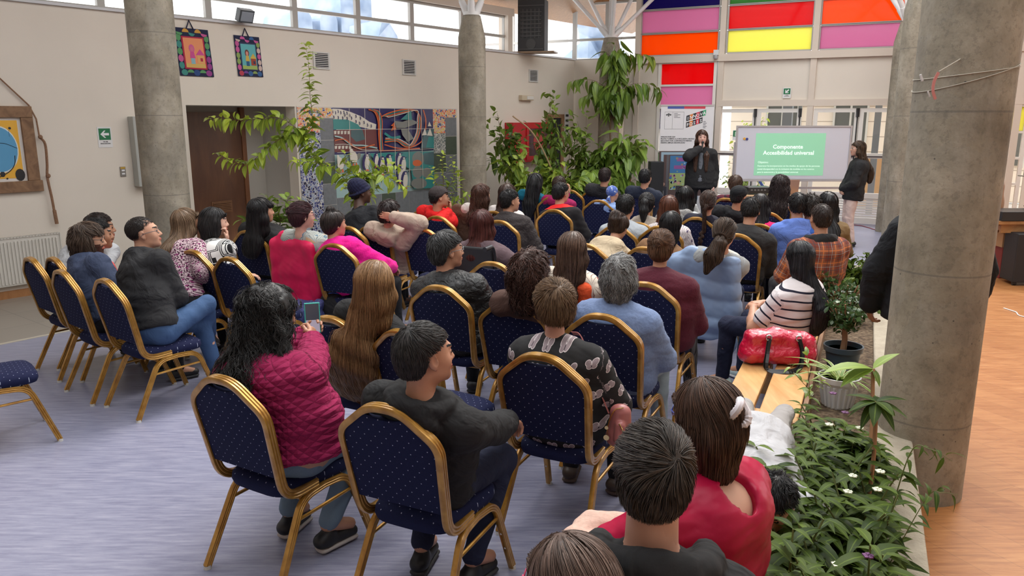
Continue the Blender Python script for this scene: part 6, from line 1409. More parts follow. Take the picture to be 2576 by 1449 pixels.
shape(NV, [(W0, 1.45), (W1, 1.45), (W1, Z1), (W0, Z1)], 'uv'); shape(LBL, [(W0, Z0), (W1, Z0), (W1, 1.45), (W0, 1.45)], 'uv')
shape(IVO, [(390, 150), (520, 155), (640, 190), (760, 240), (850, 300), (930, 330), (920, 400), (800, 370), (700, 350), (600, 290), (395, 270)])
shape(TL, [(395, 270), (600, 275), (720, 330), (760, 385), (400, 390)]); shape(RDD, [(400, 395), (930, 385), (945, 620), (410, 650)]); shape(MTN, [(640, 395), (770, 390), (800, 500), (700, 530), (640, 470)])
for i in range(6): shape(IVO, [(410+i*38, 405), (438+i*38, 403), (434+i*38, 440), (412+i*38, 442)]); shape(IVO, [(415+i*40, 575), (445+i*40, 573), (440+i*40, 608), (418+i*40, 610)])
for i, (x, y) in enumerate([(430, 170), (460, 180), (490, 165), (520, 180), (555, 175), (590, 185), (440, 230), (490, 235), (540, 240), (590, 245), (640, 240), (690, 220), (740, 240), (690, 280), (730, 300), (780, 290), (820, 320), (560, 205), (615, 210), (860, 330)]): band(NV, [(x, y), (x+6, y+18), (x+3, y+36)], 7)
band(LBL, [(400, 460), (520, 480), (640, 560), (780, 570), (930, 600)], 16); band(ORG, [(420, 520), (560, 500), (700, 600), (900, 560)], 12); band(IVO, [(410, 560), (600, 560), (760, 620), (940, 620)], 6)
for j, w in ((0, 14), (1, 9), (2, 11), (3, 8)):
    o_ = j*15; band([ORG, ORG, TL, ORG][j], [(830+o_, 160), (900+o_, 190), (940+o_*.8, 300), (945+o_*.6, 450), (960+o_*.5, 630)], w); band([ORG, TL, ORG, IVO][j], [(980+o_, 240), (1060, 200+o_), (1200, 165+o_), (1350+o_*.5, 170), (1420-o_, 260), (1410-o_, 420), (1340-o_, 560), (1240, 580-o_), (1150, 520-o_*.6), (1010, 530-o_)], w)
band(ORG, [(1000, 560), (1150, 600), (1300, 590), (1440, 500), (1470, 300), (1440, 165)], 12); band(TL, [(1000, 430), (1080, 480), (1180, 470)], 26); band(ORG, [(950, 630), (1200, 620), (1400, 600)], 14)
shape(GRY, [(1115, 290), (1200, 300), (1300, 270), (1385, 310), (1300, 345), (1230, 370), (1130, 370)]); shape(GRY, [(1185, 380), (1260, 380), (1330, 490), (1260, 530), (1200, 450)]); shape(TL, [(1300, 170), (1310, 280), (1180, 275)]); shape(ORG, [(1110, 305), (1130, 390), (1070, 400), (1095, 350), (1070, 345)])
shape(MTN, [(1410, 600), (1450, 400), (1560, 380), (1560, 600)]); shape(IVO, [(1425, 455), (1455, 370), (1480, 450)]); shape(IVO, [(1480, 455), (1515, 370), (1545, 460)]); shape(IVO, [(1490, 350), (1508, 300), (1532, 352)]); shape(TL, [(1470, 590), (1500, 470), (1560, 470), (1560, 600)])
shape(TL, [(830, 660), (1300, 640), (1560, 640), (1560, 1050), (1330, 1060), (1300, 850), (1200, 780), (900, 760)])
oval(GRY, 1380, 720, 70, 80); oval(ORG, 1368, 770, 52, 38); shape(MTN, [(1440, 660), (1560, 640), (1560, 800), (1450, 780)]); oval(GRY, 1375, 870, 60, 70); oval(GRY, 1390, 1000, 90, 62); oval(GRY, 1480, 880, 50, 60)
for x, y in ((490, 770), (645, 700), (735, 920)):
    oval(GRY, x+50, y-5, 26, 46, rot=.5); oval(IVO, x, y, 42, 72, rot=-.25); oval(IVO, x-28, y-72, 20, 24); shape(ORG, [(x-5, y+70), (x+3, y+70), (x+12, y+110), (x-16, y+110)]); shape(ORG, [(x+28, y+66), (x+36, y+66), (x+45, y+104), (x+18, y+104)])
for x, y, s in ((795, 755, 1), (905, 735, .8), (970, 800, 1.1), (1050, 775, 1.1), (1165, 745, 1.0), (1210, 790, 1.0), (1175, 910, .9), (1230, 960, 1.0)):
    oval(NV, x-14*s, y-6*s, 36*s, 96*s, rot=.08); oval(IVO, x+2*s, y+8*s, 27*s, 82*s, rot=.06); oval(NV, x, y-80*s, 22*s, 20*s); oval(IVO, x+6*s, y-76*s, 11*s, 11*s); shape(NV, [(x+18*s, y-84*s), (x+44*s, y-92*s), (x+18*s, y-74*s)]); shape(ORG, [(x-14*s, y+86*s), (x+20*s, y+86*s), (x+24*s, y+104*s), (x-18*s, y+104*s)])
oval(IVO, 870, 960, 40, 70); oval(TL, 595, 855, 38, 30); oval(NV, 580, 855, 8, 10); oval(NV, 608, 853, 8, 10)
for a, b_ in (((400, 390), (1560, 378)), ((410, 652), (1560, 605)), ((440, 900), (1560, 830))): band(IVO, [a, b_], 4)
for x0, x1 in ((590, 610), (765, 790), (935, 960), (1105, 1120), (1262, 1280), (1410, 1430)): band(IVO, [(x0, 150), (x1, 1050)], 3.5)
mb.build('painted_tiles', mcol, mural)
txt('penguin', .045, LW.P(6.80, .93, .016), LWM, INK, mural); txt('mural', .045, LW.P(6.82, .88, .016), LWM, INK, mural)
# ================================================================== FRONT OF THE HALL
WBY = 13.9; a0 = at_y(1857, 320, WBY); a1 = at_y(2137, 320, WBY); zb = 1.0; x0, x1, z1 = a0[0], a1[0], a0[2]
WP = Plane((x0, WBY), (1, -.03), (-.03, -1)); WM = mat_wall(WP); Wd = x1-x0
mb = MB(); mb.wbox(WP, 0, Wd, .96, z1, -.012, .0); wb = mb.build('whiteboard', flat((.60, .60, .66), .35, name='board_enamel')); tag(wb, 'wheeled whiteboard with a green projected slide between the two presenters', 'whiteboard')
mb = MB(); A = .028
mb.wbox(WP, -A, Wd+A, z1, z1+A, -.02, .012); mb.wbox(WP, -A, Wd+A, .96-A, .96, -.02, .012); mb.wbox(WP, -A, 0, .96, z1, -.02, .012); mb.wbox(WP, Wd, Wd+A, .96, z1, -.02, .012)
for u in (-.05, Wd+.02): mb.wbox(WP, u, u+.03, .08, 1.6, -.03, .0); mb.wbox(WP, u, u+.03, .05, .09, -.3, .3)
mb.wbox(WP, 0, Wd, .78, .82, -.03, 0.0); mb.wbox(WP, 0.02, Wd-.02, .92, .94, 0, .07); mb.build('stand', flat((.55, .55, .58), .3, .6, name='aluminium'), wb)
mb = MB()
for u in (-.05, Wd+.02):
    for o_ in (-.28, .28): mb.cyl(WP.P(u, .025, o_), WP.P(u+.03, .025, o_), .025, n=12)
mb.build('caster', MAT_BLK, wb)
g0, g1 = at_y(1902, 335, WBY), at_y(2076, 335, WBY); gm = M('projected_slide', (.30, .60, .40), .5); z_ = gm.uvw('UV')[1]
gm.b.inputs['Emission Color'].default_value = (.25, .75, .42, 1); gm.b.inputs['Emission Strength'].default_value = .10
mb = MB(); mb.wbox(WP, g0[0]-x0, g1[0]-x0, 1.02, g0[2], 0, .0015); mb.build('slide', gm.m, wb)
SLW = M('slide_text', (.75, .9, .8), .5); SLW.b.inputs['Emission Color'].default_value = (.8, 1, .85, 1); SLW.b.inputs['Emission Strength'].default_value = .25; SLW = SLW.m
uc = (g0[0]+g1[0])/2-x0
txt('Componente', .098, WP.P(uc-.04, 1.49, .002), WM, SLW, wb, align='CENTER', bold=.002); txt('Accesibilidad universal', .098, WP.P(uc-.02, 1.385, .002), WM, SLW, wb, align='CENTER', bold=.002)
txt('Objetivo:', .05, WP.P(g0[0]-x0+.06, 1.235, .002), WM, SLW, wb)
for i, s_ in enumerate(('Favorecer la incorporacion en los medios de apoyo de las personas', 'social discapacidad con la inclusion de medidas en los centros', 'para la autonomia y la accesibilidad universal.')): txt(s_, .040, WP.P(g0[0]-x0+.06, 1.175-.055*i, .002), WM, SLW, wb)
mb = MB(); mb.cyl(WP.P(.12, 1.66, 0), WP.P(.12, 1.66, .012), .022, n=12); mb.cm = 1; mb.cyl(WP.P(.165, 1.655, 0), WP.P(.165, 1.655, .012), .022, n=12); mb.build('magnet', [flat((.75, .38, .06), .4), flat((.03, .05, .25), .4)], wb)
# roll-up banner
BY = 15.55; c0, c1 = at_y(1663, 267, BY), at_y(1797, 266, BY); BP = Plane((c0[0], BY), (1, .0), (0, -1)); BPM = mat_wall(BP); BWd = c1[0]-c0[0]; BZ = c0[2]
mb = MB(); mb.wbox(BP, 0, BWd, .10, BZ, -.006, 0); bn = mb.build('banner', flat((.72, .70, .70), .5, name='banner_vinyl')); tag(bn, 'tall white roll-up banner with colourful letter tiles behind the presenter', 'banner')
mb = MB(); mb.wbox(BP, -.01, BWd+.01, BZ, BZ+.03, -.015, .01); mb.wbox(BP, -.02, BWd+.02, 0, .10, -.09, .09); mb.build('frame', flat((.6, .6, .6), .3, .6, name='aluminium'), bn)
mb = MB(); s = BWd/1.03
mb.cm = 0; mb.wbox(BP, .13*s, .45*s, BZ-.05, BZ-.005, 0, .002); mb.cm = 1; mb.wbox(BP, .45*s, .86*s, BZ-.05, BZ-.005, 0, .002)
TC = [2, 3, 2, 1, 2, 4]; w_ = .062*s; letters = []
for row, word in enumerate(('INNOVA', 'FOSIS')):
    for i, ch in enumerate(word):
        u = (.50+.063*i)*s; z = BZ-.29-.125*row+.020*i; mb.cm = (TC if row == 0 else [2, 3, 2, 1, 2])[i]
        mb.prism([(u, z), (u+w_, z+.02), (u+w_, z+.125), (u, z+.105)], lambda a, b2, o: BP.P(a, b2, o), 0, .002); letters.append((ch, u+w_/2, z+.028))
mb.cm = 5
for q in ((.08, .45, BZ-.11, BZ-.107), (.08, .45, BZ-.44, BZ-.437), (.08, .083, BZ-.44, BZ-.107), (.447, .45, BZ-.44, BZ-.107), (.23, .233, BZ-.44, BZ-.107)): mb.wbox(BP, q[0]*s, q[1]*s, q[2], q[3], 0, .002)
for i in range(4): mb.wbox(BP, .26*s, (.33+.05*(i % 2))*s, BZ-.145-.025*i, BZ-.137-.025*i, 0, .002)
for i in range(5): mb.wbox(BP, .83*s, (.88+.02*(i % 2))*s, BZ-.30-.03*i, BZ-.29-.03*i, 0, .002)
for dx, dz, r in ((.12, 0, .018), (.155, .01, .022), (.19, 0, .018), (.155, -.02, .015)): mb.cyl(BP.P(dx*s, BZ-.165+dz, 0), BP.P(dx*s, BZ-.165+dz, .002), r, n=8)
mb.build('logo', [flat((.06, .10, .35), .5), flat((.62, .05, .08), .5), INK, flat((.70, .22, .05), .5), flat((.06, .35, .16), .5), flat((.10, .10, .10), .5)], bn)
for ch, u, z in letters: txt(ch, .085, BP.P(u, z, .003), BPM, INKW, bn, align='CENTER', bold=.0015)
for i, s_ in enumerate(('INNOVA FOSIS 2024', 'PILOTO: "CAMINO A LA INCLUSIÓN LABORAL"', 'EJECUTADO POR: CORPORACIÓN MANOS', 'DESAFIO: EMPLEA DISCAPACIDAD')): txt(s_, .034, BP.P(.02*s, BZ-.60-.038*i, .002), BPM, INK, bn, bold=.0008, sx=.93)
mb = MB(); cs = [(.10, .10, .11), (.30, .42, .50), (.09, .055, .05), (.04, .16, .34), (.25, .08, .25), (.30, .38, .14), (.50, .50, .50), (.03, .03, .04), (.45, .28, .2), (.25, .20, .15)]
def bq(c, a, b_, z0, z1, o=.002): mb.cm = c; mb.wbox(BP, a*s, b_*s, z0, z1, 0, o)
bq(6, 0, BWd/s, .12, .50); bq(2, 0, BWd/s, .5, 1.38); bq(1, .04, .80, .42, 1.36, .003); bq(2, .09, .80, .50, 1.31, .004); bq(0, .15, .20, .50, 1.31, .0045); bq(3, .22, .70, .95, 1.29, .005); bq(5, .22, .70, .62, .95, .005); bq(4, .30, .60, 1.03, 1.10, .006); bq(4, .35, .66, 1.18, 1.25, .006)
rr = random.Random(4)
for i in range(40): a = rr.uniform(.23, .66); z = rr.uniform(.63, 1.26); mb.cm = rr.choice([3, 4, 5, 9, 1]); mb.cyl(BP.P(a*s, z, 0), BP.P(a*s, z, .0065), rr.uniform(.012, .03), n=7)
for a, h_ in ((.10, 0), (.40, .02)):
    bq(7, a-.05, a+.07, .35+h_, .68+h_, .007); mb.cm = 8; mb.cyl(BP.P(a*s, .73+h_, 0), BP.P(a*s, .73+h_, .0075), .035, n=10); bq(7, a-.04, a-.01, .18+h_, .36+h_, .007); bq(7, a+.03, a+.06, .18+h_, .36+h_, .007); bq(6, a+.0, a+.012, .2+h_, .6+h_, .008)
mb.build('photo_print', [flat(c, .5) for c in cs], bn)
# black speaker box beside the banner
mb = MB(); q = at_y(1650, 425, 15.2); mb.box((q[0], 15.2, .72), (.26, .3, .95)); mb.cyl((q[0], 15.2, .0), (q[0], 15.2, .3), .02); mb.cyl((q[0], 15.2, 0), (q[0], 15.2, .02), .2); o = mb.build('loudspeaker', flat((.010, .010, .011), .6, name='speaker_cabinet'), bev=.008); tag(o, 'tall black loudspeaker left of the banner', 'loudspeaker')
# projector table, projector, laptop
ty = 11.9; tz = .88; p0 = at_y(1872, 480, ty); p1 = at_y(2000, 480, ty); mb = MB(); TABW = m_wood('light_table_wood', (.42, .25, .13), (.58, .37, .20), (2, 8, 2))
mb.box(((p0[0]+p1[0])/2, ty, tz-.02), (p1[0]-p0[0]+.1, .5, .035)); tb = mb.build('table', TABW, bev=.004); tag(tb, 'small wooden table carrying the projector and laptop in front of the board', 'table')
for sx in (-1, 1):
    for sy in (-1, 1): mb = MB(); mb.box(((p0[0]+p1[0])/2+sx*.38, ty+sy*.2, tz/2-.02), (.045, .045, tz-.04)); mb.build('leg', TABW, tb)
q = at_y(1905, 470, ty); mb = MB(); mb.box((q[0], ty, tz+.065), (.36, .26, .10)); pj = mb.build('projector', flat((.02, .02, .022), .35, name='projector_shell'), bev=.015); tag(pj, 'black projector on the small wooden table', 'projector')
mb = MB(); mb.cyl((q[0]+.1, ty+.12, tz+.07), (q[0]+.1, ty+.16, tz+.07), .035); mb.build('lens', flat((.1, .12, .15), .1), pj)
mb = MB()
for i in range(5): mb.box((q[0]-.12+.05*i, ty-.131, tz+.07), (.03, .004, .02))
mb.build('ports', flat((.15, .15, .15), .5), pj)
q = at_y(1978, 465, ty); mb = MB(); mb.box((q[0], ty+.05, tz+.008), (.32, .22, .015)); lp = mb.build('laptop', flat((.45, .33, .27), .35, .5, name='rose_aluminium')); tag(lp, 'open rose-coloured laptop beside the projector', 'laptop')
mb = MB(); mb.box((q[0], ty-.09, tz+.12), (.32, .010, .21), Matrix.Rotation(R_(12), 3, 'X')); sc_ = mb.build('screen_lid', flat((.45, .30, .23), .35, .5, name='rose_aluminium'), lp)
mb = MB(); mb.cyl((q[0], ty-.10, tz+.13), (q[0], ty-.104, tz+.131), .028, n=16); mb.build('round_sticker', flat((.55, .38, .25), .5), sc_)
# security camera
mb = MB(); mb.wbox(BW, 3.04, 3.14, 3.26, 3.36, .03, .10); mb.cm = 1; c = BW.P(3.09, 3.22, .10); mb.lathe(c, [(.01, -.045), (.04, -.03), (.045, 0), (.04, .03), (.02, .045)], 14); tag(mb.build('security_camera', [flat((.7, .7, .7), .4), flat((.35, .35, .37), .3)], smooth=True), 'small white dome camera on the beam between coloured panes', 'camera')
mb = MB(); u, z = BW.hit(1852, 340); mb.wbox(BW, u-.07, u+.06, z-.1, z+.1, .0, .006); mb.cm = 1; mb.wbox(BW, u-.06, u+.05, z-.03, z+.09, .006, .008); mb.cm = 2; mb.wbox(BW, u-.03, u+.02, z-.02, z+.07, .008, .009); tag(mb.build('exit_sign', [INKW, GREEN, flat((.5, .7, .5), .5)]), 'small green and white walking figure sign left of the whiteboard', 'sign')
# ================================================================== BENCH AND PLANTER
B0, B1 = -2.2, 6.0
def bprism(mb, t0, t1, s0, s1, z0, z1, uvs=1):
    V = [bp(t, s, z) for t in (t0, t1) for s in (s0, s1) for z in (z0, z1)]; mb.add(V, [(0, 1, 3, 2), (4, 6, 7, 5), (0, 4, 5, 1), (2, 3, 7, 6), (0, 2, 6, 4), (1, 5, 7, 3)])
bench = empty('bench', bp(0, -.66, 0), 0, 'long varnished pine bench with two planks along the planter', 'bench')
inv = Matrix.Translation(Vector(bench.location)).inverted()
def child(mb, name, mat, par, **k): o = mb.build(name, mat, par, **k); o.matrix_parent_inverse = inv; return o
for s0, s1 in ((-.87, -.70), (-.665, -.46)): mb = MB(); bprism(mb, B0, B1, s0, s1, .41, .45); child(mb, 'plank', MAT_BENCH, bench, bev=.006)
for t in np.linspace(B0+.3, B1-.3, 6):
    mb = MB(); bprism(mb, t-.04, t+.04, -.84, -.49, .36, .41); bprism(mb, t-.04, t+.04, -.82, -.75, 0, .36); bprism(mb, t-.04, t+.04, -.56, -.49, 0, .36); child(mb, 'trestle', MAT_BENCH, bench)
PT0, PT1 = -3.0, 6.35
mb = MB(); bprism(mb, PT0, PT1, -.08, .10, 0, .35); bprism(mb, PT1, PT1+.18, -.44, .10, 0, .35); 
m_l = M('planter_concrete', (.4, .36, .29), .85); n_ = m_l.noise(9, 6); n2 = m_l.noise(90, 2); m_l.base(m_l.mix(n_, (.28, .235, .17), (.52, .46, .36))); m_l.bump(n_+n2*.5, .6, .02)
mb.build('wall_planter', m_l.m, kind='structure', bev=.012)
mb = MB(); bprism(mb, PT0, PT1, -.455, -.43, 0, .43); mb.build('trim_7', m_wood('planter_board', (.16, .08, .035), (.30, .16, .08), (6, .8, 6), (0, 0, AZ)), kind='structure')
ms = M('planter_soil', (.1, .07, .05), .95); n_ = ms.noise(30, 6); ms.base(ms.ramp(n_, [(.3, (.05, .032, .02)), (.5, (.13, .085, .05)), (.7, (.26, .19, .12))])); ms.bump(n_, 1, .04)
mb = MB(); nt_, ns_ = 120, 8; V = []; rs_ = np.random.RandomState(3)
for i in range(nt_+1):
    for j in range(ns_+1): V.append(bp(PT0+(PT1-PT0)*i/nt_, -.43+.35*j/ns_, .30+.02*rs_.rand()))
mb.add(V, [(i*(ns_+1)+j, (i+1)*(ns_+1)+j, (i+1)*(ns_+1)+j+1, i*(ns_+1)+j+1) for i in range(nt_) for j in range(ns_)]); tag(mb.build('soil', ms.m, smooth=True), 'dry brown soil with leaf litter filling the planter', 'soil', kind='stuff')
# left planter bed between the columns
LB0, LB1, LB2 = np.array([-3.3, 8.75]), np.array([-.66, 13.3]), np.array([1.7, 16.3])
mb = MB()
for A_, B_ in ((LB0, LB1), (LB1, LB2)):
    d = (B_-A_)/np.linalg.norm(B_-A_); n_ = np.array([d[1], -d[0]]); L = np.linalg.norm(B_-A_)
    for o0, o1, h_ in ((-.30, -.2, .30), (.2, .30, .30)): mb.prism([tuple(A_+n_*o0), tuple(B_+n_*o0), tuple(B_+n_*o1), tuple(A_+n_*o1)], lambda u, v, o: (u, v, o), 0, h_)
mb.build('wall_planter', m_l.m, kind='structure')
mb = MB()
for A_, B_ in ((LB0, LB1), (LB1, LB2)):
    d = (B_-A_)/np.linalg.norm(B_-A_); n_ = np.array([d[1], -d[0]]); mb.prism([tuple(A_-n_*.2), tuple(B_-n_*.2), tuple(B_+n_*.2), tuple(A_+n_*.2)], lambda u, v, o: (u, v, o), 0, .26)
tag(mb.build('soil', ms.m), 'soil bed between the columns along the left side under the lemon bushes', 'soil', kind='stuff')
# ================================================================== GARMENTS HUNG ON CHAIRS, BAGS, PHONES
def sdf_obj(F, vox, name, mat, loc=(0, 0, 0), rz=0, parent=None, disp_=0, df=8, uvf=None, puff=0, ax=2):
    V, Fq = F.mesh(vox)
    if disp_ or puff:
        N = vnormals(V, Fq); d = disp_*wob(V, df, 5, 3)
        if puff: d = d+.014*(np.abs(np.sin((V[:, ax]+.03*np.sin(V[:, 0]*9))*math.pi/puff))**.6-.7)
        V = V+N*d[:, None]
    o = mesh_np(name, V, Fq, mat, parent, uv=(V[:, [0, 2]] if uvf is None else uvf(V))); o.location = loc; o.rotation_euler = (0, 0, rz); return o
def drape(ch, mat, label, w=.22, bottom=.35, th=.035, sl=.05, puff=0, top=.965, side=0, name='jacket'):
    X, Y, az, _ = chairs[ch]; F = Fld(); yb = lambda z: (-.205-.087*(z/1.03-.398)/.402)*1.03
    F.cone((-w*.55, yb(.95), top), (w*.55, yb(.95), top), th, th, .05)
    for sx in (-1, 1): F.cone((sx*w*.5, yb(.95), top), (sx*w, yb(.9), top-.07), th, th+sl*.4, .05)
    F.cone((0, yb(.9)-.03, .90), (0, yb(.6)-.045, bottom+.1), .035, .045, .04, w=(1, 0, 0), sc=w/.036); F.cone((0, yb(.6)-.045, bottom+.1), (0, yb(.6)-.03, bottom), .045, .035, .04, w=(1, 0, 0), sc=w*1.05/.045)
    F.cone((0, yb(.9)+.045, .90), (0, yb(.7)+.05, .70), .030, .02, .04, w=(1, 0, 0), sc=w/.045)
    for sx in (-1, 1): F.cone((sx*(w+.0), yb(.9)-.01, top-.09), (sx*(w+.045), yb(.6)-.04, bottom+.12+.05*(sx > 0)), sl, sl*.85, .04); F.cone((sx*(w+.045), yb(.6)-.04, bottom+.12+.05*(sx > 0)), (sx*(w+.02), yb(.6)-.05, bottom-.08), sl*.85, sl*.7, .02)
    d = math.hypot(X, Y); o = sdf_obj(F, max(.010, .0022*d), name, mat, (X, Y, 0), -R_(az), disp_=.012, df=5, puff=puff); tag(o, label, 'jacket'); return o
drape('c6b', cloth('satin', (.72, .02, .10)), 'bright pink jacket hung over a chair back at the left', w=.20, bottom=.28)
drape('c39', cloth('satin', (.24, .33, .50), rough=.45), 'light blue puffer jacket hung over a chair back', w=.215, bottom=.26, th=.04, sl=.065, puff=.15, top=.945)
drape('c25b', cloth('plain', (.78, .10, .03)), 'bright orange jacket hung over the chair of the long-haired woman', w=.20, bottom=.4, sl=.045)
drape('cp5', cloth('plain', (.012, .012, .013)), 'black coat hung on the chair beside the column', w=.20, bottom=.3)
drape('c13b', cloth('plain', (.13, .07, .045)), 'brown coat hung on a chair beside the red hoodie', w=.21, bottom=.4)
drape('xp34', cloth('puffer', (.24, .23, .22), rough=.4), 'silver grey jacket hung behind the glossy black hair', w=.20, bottom=.45)
# jacket bundle and backpack behind the middle chair
q = at_z(800, 800, .25); F = Fld()
for i in range(7): a = i*1.7; F.cone((.13*math.cos(a), .08*math.sin(a), .30+.05*math.sin(i*2.1)), (.12*math.cos(a+1.5), .09*math.sin(a+1.4), .36+.05*math.cos(i)), .06, .05, .03)
tag(sdf_obj(F, .011, 'jacket', cloth('puffer', (.07, .08, .24), rough=.4), (q[0]-.05, q[1]+.02, -.02), 0, disp_=.012), 'bunched purple-blue jacket beside the black backpack', 'jacket')
q = at_z(842, 800, .25); F = Fld(); F.cone((-.09, 0, .12), (.09, 0, .12), .10, k=.05); F.cone((-.07, 0, .38), (.07, 0, .38), .085, k=.08); F.cone((0, 0, .1), (0, 0, .4), .10, .09, .05, w=(1, 0, 0), sc=1.7); F.cone((0, -.1, .12), (0, -.09, .25), .05, .04, .02, w=(1, 0, 0), sc=2)
bpk = sdf_obj(F, .010, 'backpack', cloth('plain', (.018, .018, .02)), (q[0]+.03, q[1], .0), -R_(20), disp_=.004); tag(bpk, 'black backpack with a blue rim standing behind a chair', 'backpack')
mb = MB(); mb.sweep(smooth_path([(-.13, -.02, .38), (-.08, -.03, .46), (0, -.03, .48), (.08, -.03, .46), (.13, -.02, .38)], 5), circ(.012, 6)); mb.build('rim', flat((.02, .08, .45), .6), bpk, smooth=True)
# phone in the raised hands
def phone(c, right, up, w, h_, t, case, label, face=None):
    right = Vector(right).normalized(); up = Vector(up); up = (up-right*up.dot(right)).normalized(); n = right.cross(up); mb = MB(); m = Matrix((right, up, n)).transposed()
    mb.box((0, 0, 0), (w, h_, t)); o = mb.build('phone', case, bev=.004, seg=3); o.matrix_world = Matrix.Translation(Vector(c)) @ m.to_4x4(); tag(o, label, 'phone'); return o, n
scr = M('phone_screen', (.02, .02, .025), .1); z_ = scr.uvw('Object')[1]; scr.b.inputs['Emission Strength'].default_value = .5
scr.L(scr.mix(z_.gt(-.01), (.32, .27, .33), (.03, .03, .04)), scr.b.inputs['Emission Color'])
o, n = phone((PH[0], PH[1], PH[2]), (.93, .36, -.02), (.10, .25, 1), .078, .158, .010, flat((.05, .48, .40), .3, name='teal_case'), 'phone in a teal case held up by the woman in magenta')
mb = MB(); mb.box((0, 0, .0055), (.068, .146, .001)); mb.build('screen', scr.m, o)
X3, Y3, _, _ = chairs['c3']; q = at_y(419, 812, Y3-.02)
o, n = phone(q, (.80, .58, .06), (-.14, .05, 1), .072, .15, .009, flat((.40, .42, .50), .2, name='clear_case'), 'phone with a red sticker at the hip of the man in jeans')
mb = MB(); mb.box((0, .01, .005), (.05, .035, .001)); mb.cm = 1; mb.box((0, -.012, .005), (.05, .018, .001)); mb.cm = 2; mb.box((.015, -.05, .006), (.03, .03, .003)); mb.build('sticker', [flat((.5, .04, .05), .4), flat((.75, .75, .75), .4), flat((.02, .02, .03), .2)], o)
# red bag on the bench
bc = bp(1.95, -.665, .45); F = Fld(); F.cone((-.17, 0, .075), (.17, 0, .075), .072, k=.03, w=(0, 1, 0), sc=1.35); F.cone((-.16, 0, .15), (.15, .01, .15), .06, k=.04, w=(0, 1, 0), sc=1.2); F.cone((-.18, .0, .19), (-.02, .0, .20), .030, k=.04, w=(0, 1, 0), sc=2.4); F.cone((-.02, .0, .20), (.20, .02, .16), .030, k=.04, w=(0, 1, 0), sc=2.2)
F.cone((-.21, 0, .05), (-.20, 0, .12), .035, k=.03); F.cone((.21, 0, .05), (.20, 0, .12), .035, k=.03)
bm = M('crimson_vinyl', (.62, .006, .045), .22, coat=.8); n_ = bm.noise(18, 4, dist=1.5); bm.bump(n_, .7, .02)
bag = sdf_obj(F, .0075, 'handbag', bm.m, bc, R_(-4), disp_=.008, df=9); tag(bag, 'shiny crimson handbag with black handles on the bench', 'bag')
BV = flat((.012, .012, .013), .15, name='black_patent'); 
for k, y in ((0, -.095), (1, -.105)):
    mb = MB(); xs = (-.085, .10) if k == 0 else (-.08, .105)
    pth = smooth_path([(xs[0], y+.01, .19), (xs[0]-.015, y-.02, .10), (xs[0]-.02, y-.05-.02*k, .01), (0, y-.09-.02*k, .01), (xs[1]-.01, y-.05-.02*k, .02), (xs[1]+.02, y-.01, .10), (xs[1], y+.01, .19)], 6)
    mb.sweep(pth, [(-.010, -.003), (.010, -.003), (.010, .003), (-.010, .003)], up=(0, -1, .2)); mb.build('handle', BV, bag, smooth=False)
mb = MB()
for x in (-.085, .10): mb.sweep([(x+.017*math.cos(t), -.088+.002*math.sin(t), .195+.017*math.sin(t)) for t in np.linspace(0, 6.283, 15)[:-1]], circ(.005, 6), closed=True)
mb.build('eyelet', flat((.7, .7, .7), .15, 1, name='chrome'), bag, smooth=True)
mt = Matrix.Translation(Vector(bc)) @ Matrix.Rotation(R_(-4), 4, 'Z') @ Matrix.Rotation(R_(90), 4, 'X'); txt('R', .08, mt @ Vector((.01, .055, .103)), mt, flat((.75, .12, .18), .3), bag, name='emblem')
# rose backpack on its strap
q = at_y(1560, 1062, 3.42); F = Fld(); F.cone((-.0, 0, -.07), (0, 0, .05), .045, .040, .03, w=(1, 0, 0), sc=1.25); F.cone((-.02, 0, -.075), (.03, 0, -.075), .042, k=.03); F.cone((.01, -.05, -.06), (.01, -.045, .0), .028, .024, .012)
rb = sdf_obj(F, .005, 'backpack', flat((.36, .12, .11), .35, name='rose_leather'), q, R_(-20), disp_=.001); tag(rb, 'small rose leather backpack hanging beside the butterfly blouse', 'bag')
mb = MB(); mb.sweep(smooth_path([(-.05, -.046, -.08), (-.045, -.05, 0), (-.02, -.042, .07), (.02, -.03, .085)], 6), circ(.003, 5)); mb.sweep(smooth_path([(.035, -.075, -.06), (.03, -.08, -.01), (.01, -.07, .02)], 5), circ(.003, 5)); mb.build('zip', flat((.62, .42, .16), .25, 1, name='brass'), rb, smooth=True)
mb = MB(); mb.cyl((-.05, -.055, -.01), (-.05, -.065, -.01), .009, n=12); mb.cyl((-.05, -.06, -.06), (-.05, -.063, -.06), .014, n=10); mb.sweep([(-.05, -.06, -.01), (-.045, -.062, -.05)], circ(.0015, 5)); mb.build('charm', flat((.70, .52, .25), .25, 1, name='brass'), rb)
mb = MB(); loc = lambda x, y, Y: tuple(np.array(at_y(x, y, Y))); sp_ = smooth_path([loc(1440, 838, 3.72), loc(1462, 846, 3.60), loc(1480, 905, 3.52), loc(1508, 980, 3.47), loc(1532, 1040, 3.42)], 6)
mb.sweep(sp_, [(-.010, -.002), (.010, -.002), (.010, .002), (-.010, .002)], up=(0, -1, 0)); o = mb.build('strap', flat((.33, .10, .09), .4, name='rose_leather'), rb); o.matrix_parent_inverse = (Matrix.Translation(Vector(q)) @ Matrix.Rotation(R_(-20), 4, 'Z')).inverted()
# tan strap over the maroon sweater
# beige fleece on the lap at the front
F = Fld(); 
for i in range(6): a = i*1.1; F.cone((.07*math.cos(a), .09*math.sin(a), .03*math.sin(i)), (.09*math.cos(a+.9), .07*math.sin(a+.9), .04), .06, .05, .04)
tag(sdf_obj(F, .009, 'jacket', cloth('fleece', (.62, .42, .34)), tuple(at_y(1530, 1395, 2.1)), 0, disp_=.01, df=7), 'folded beige fleece jacket on the lap at the bottom of the picture', 'jacket')
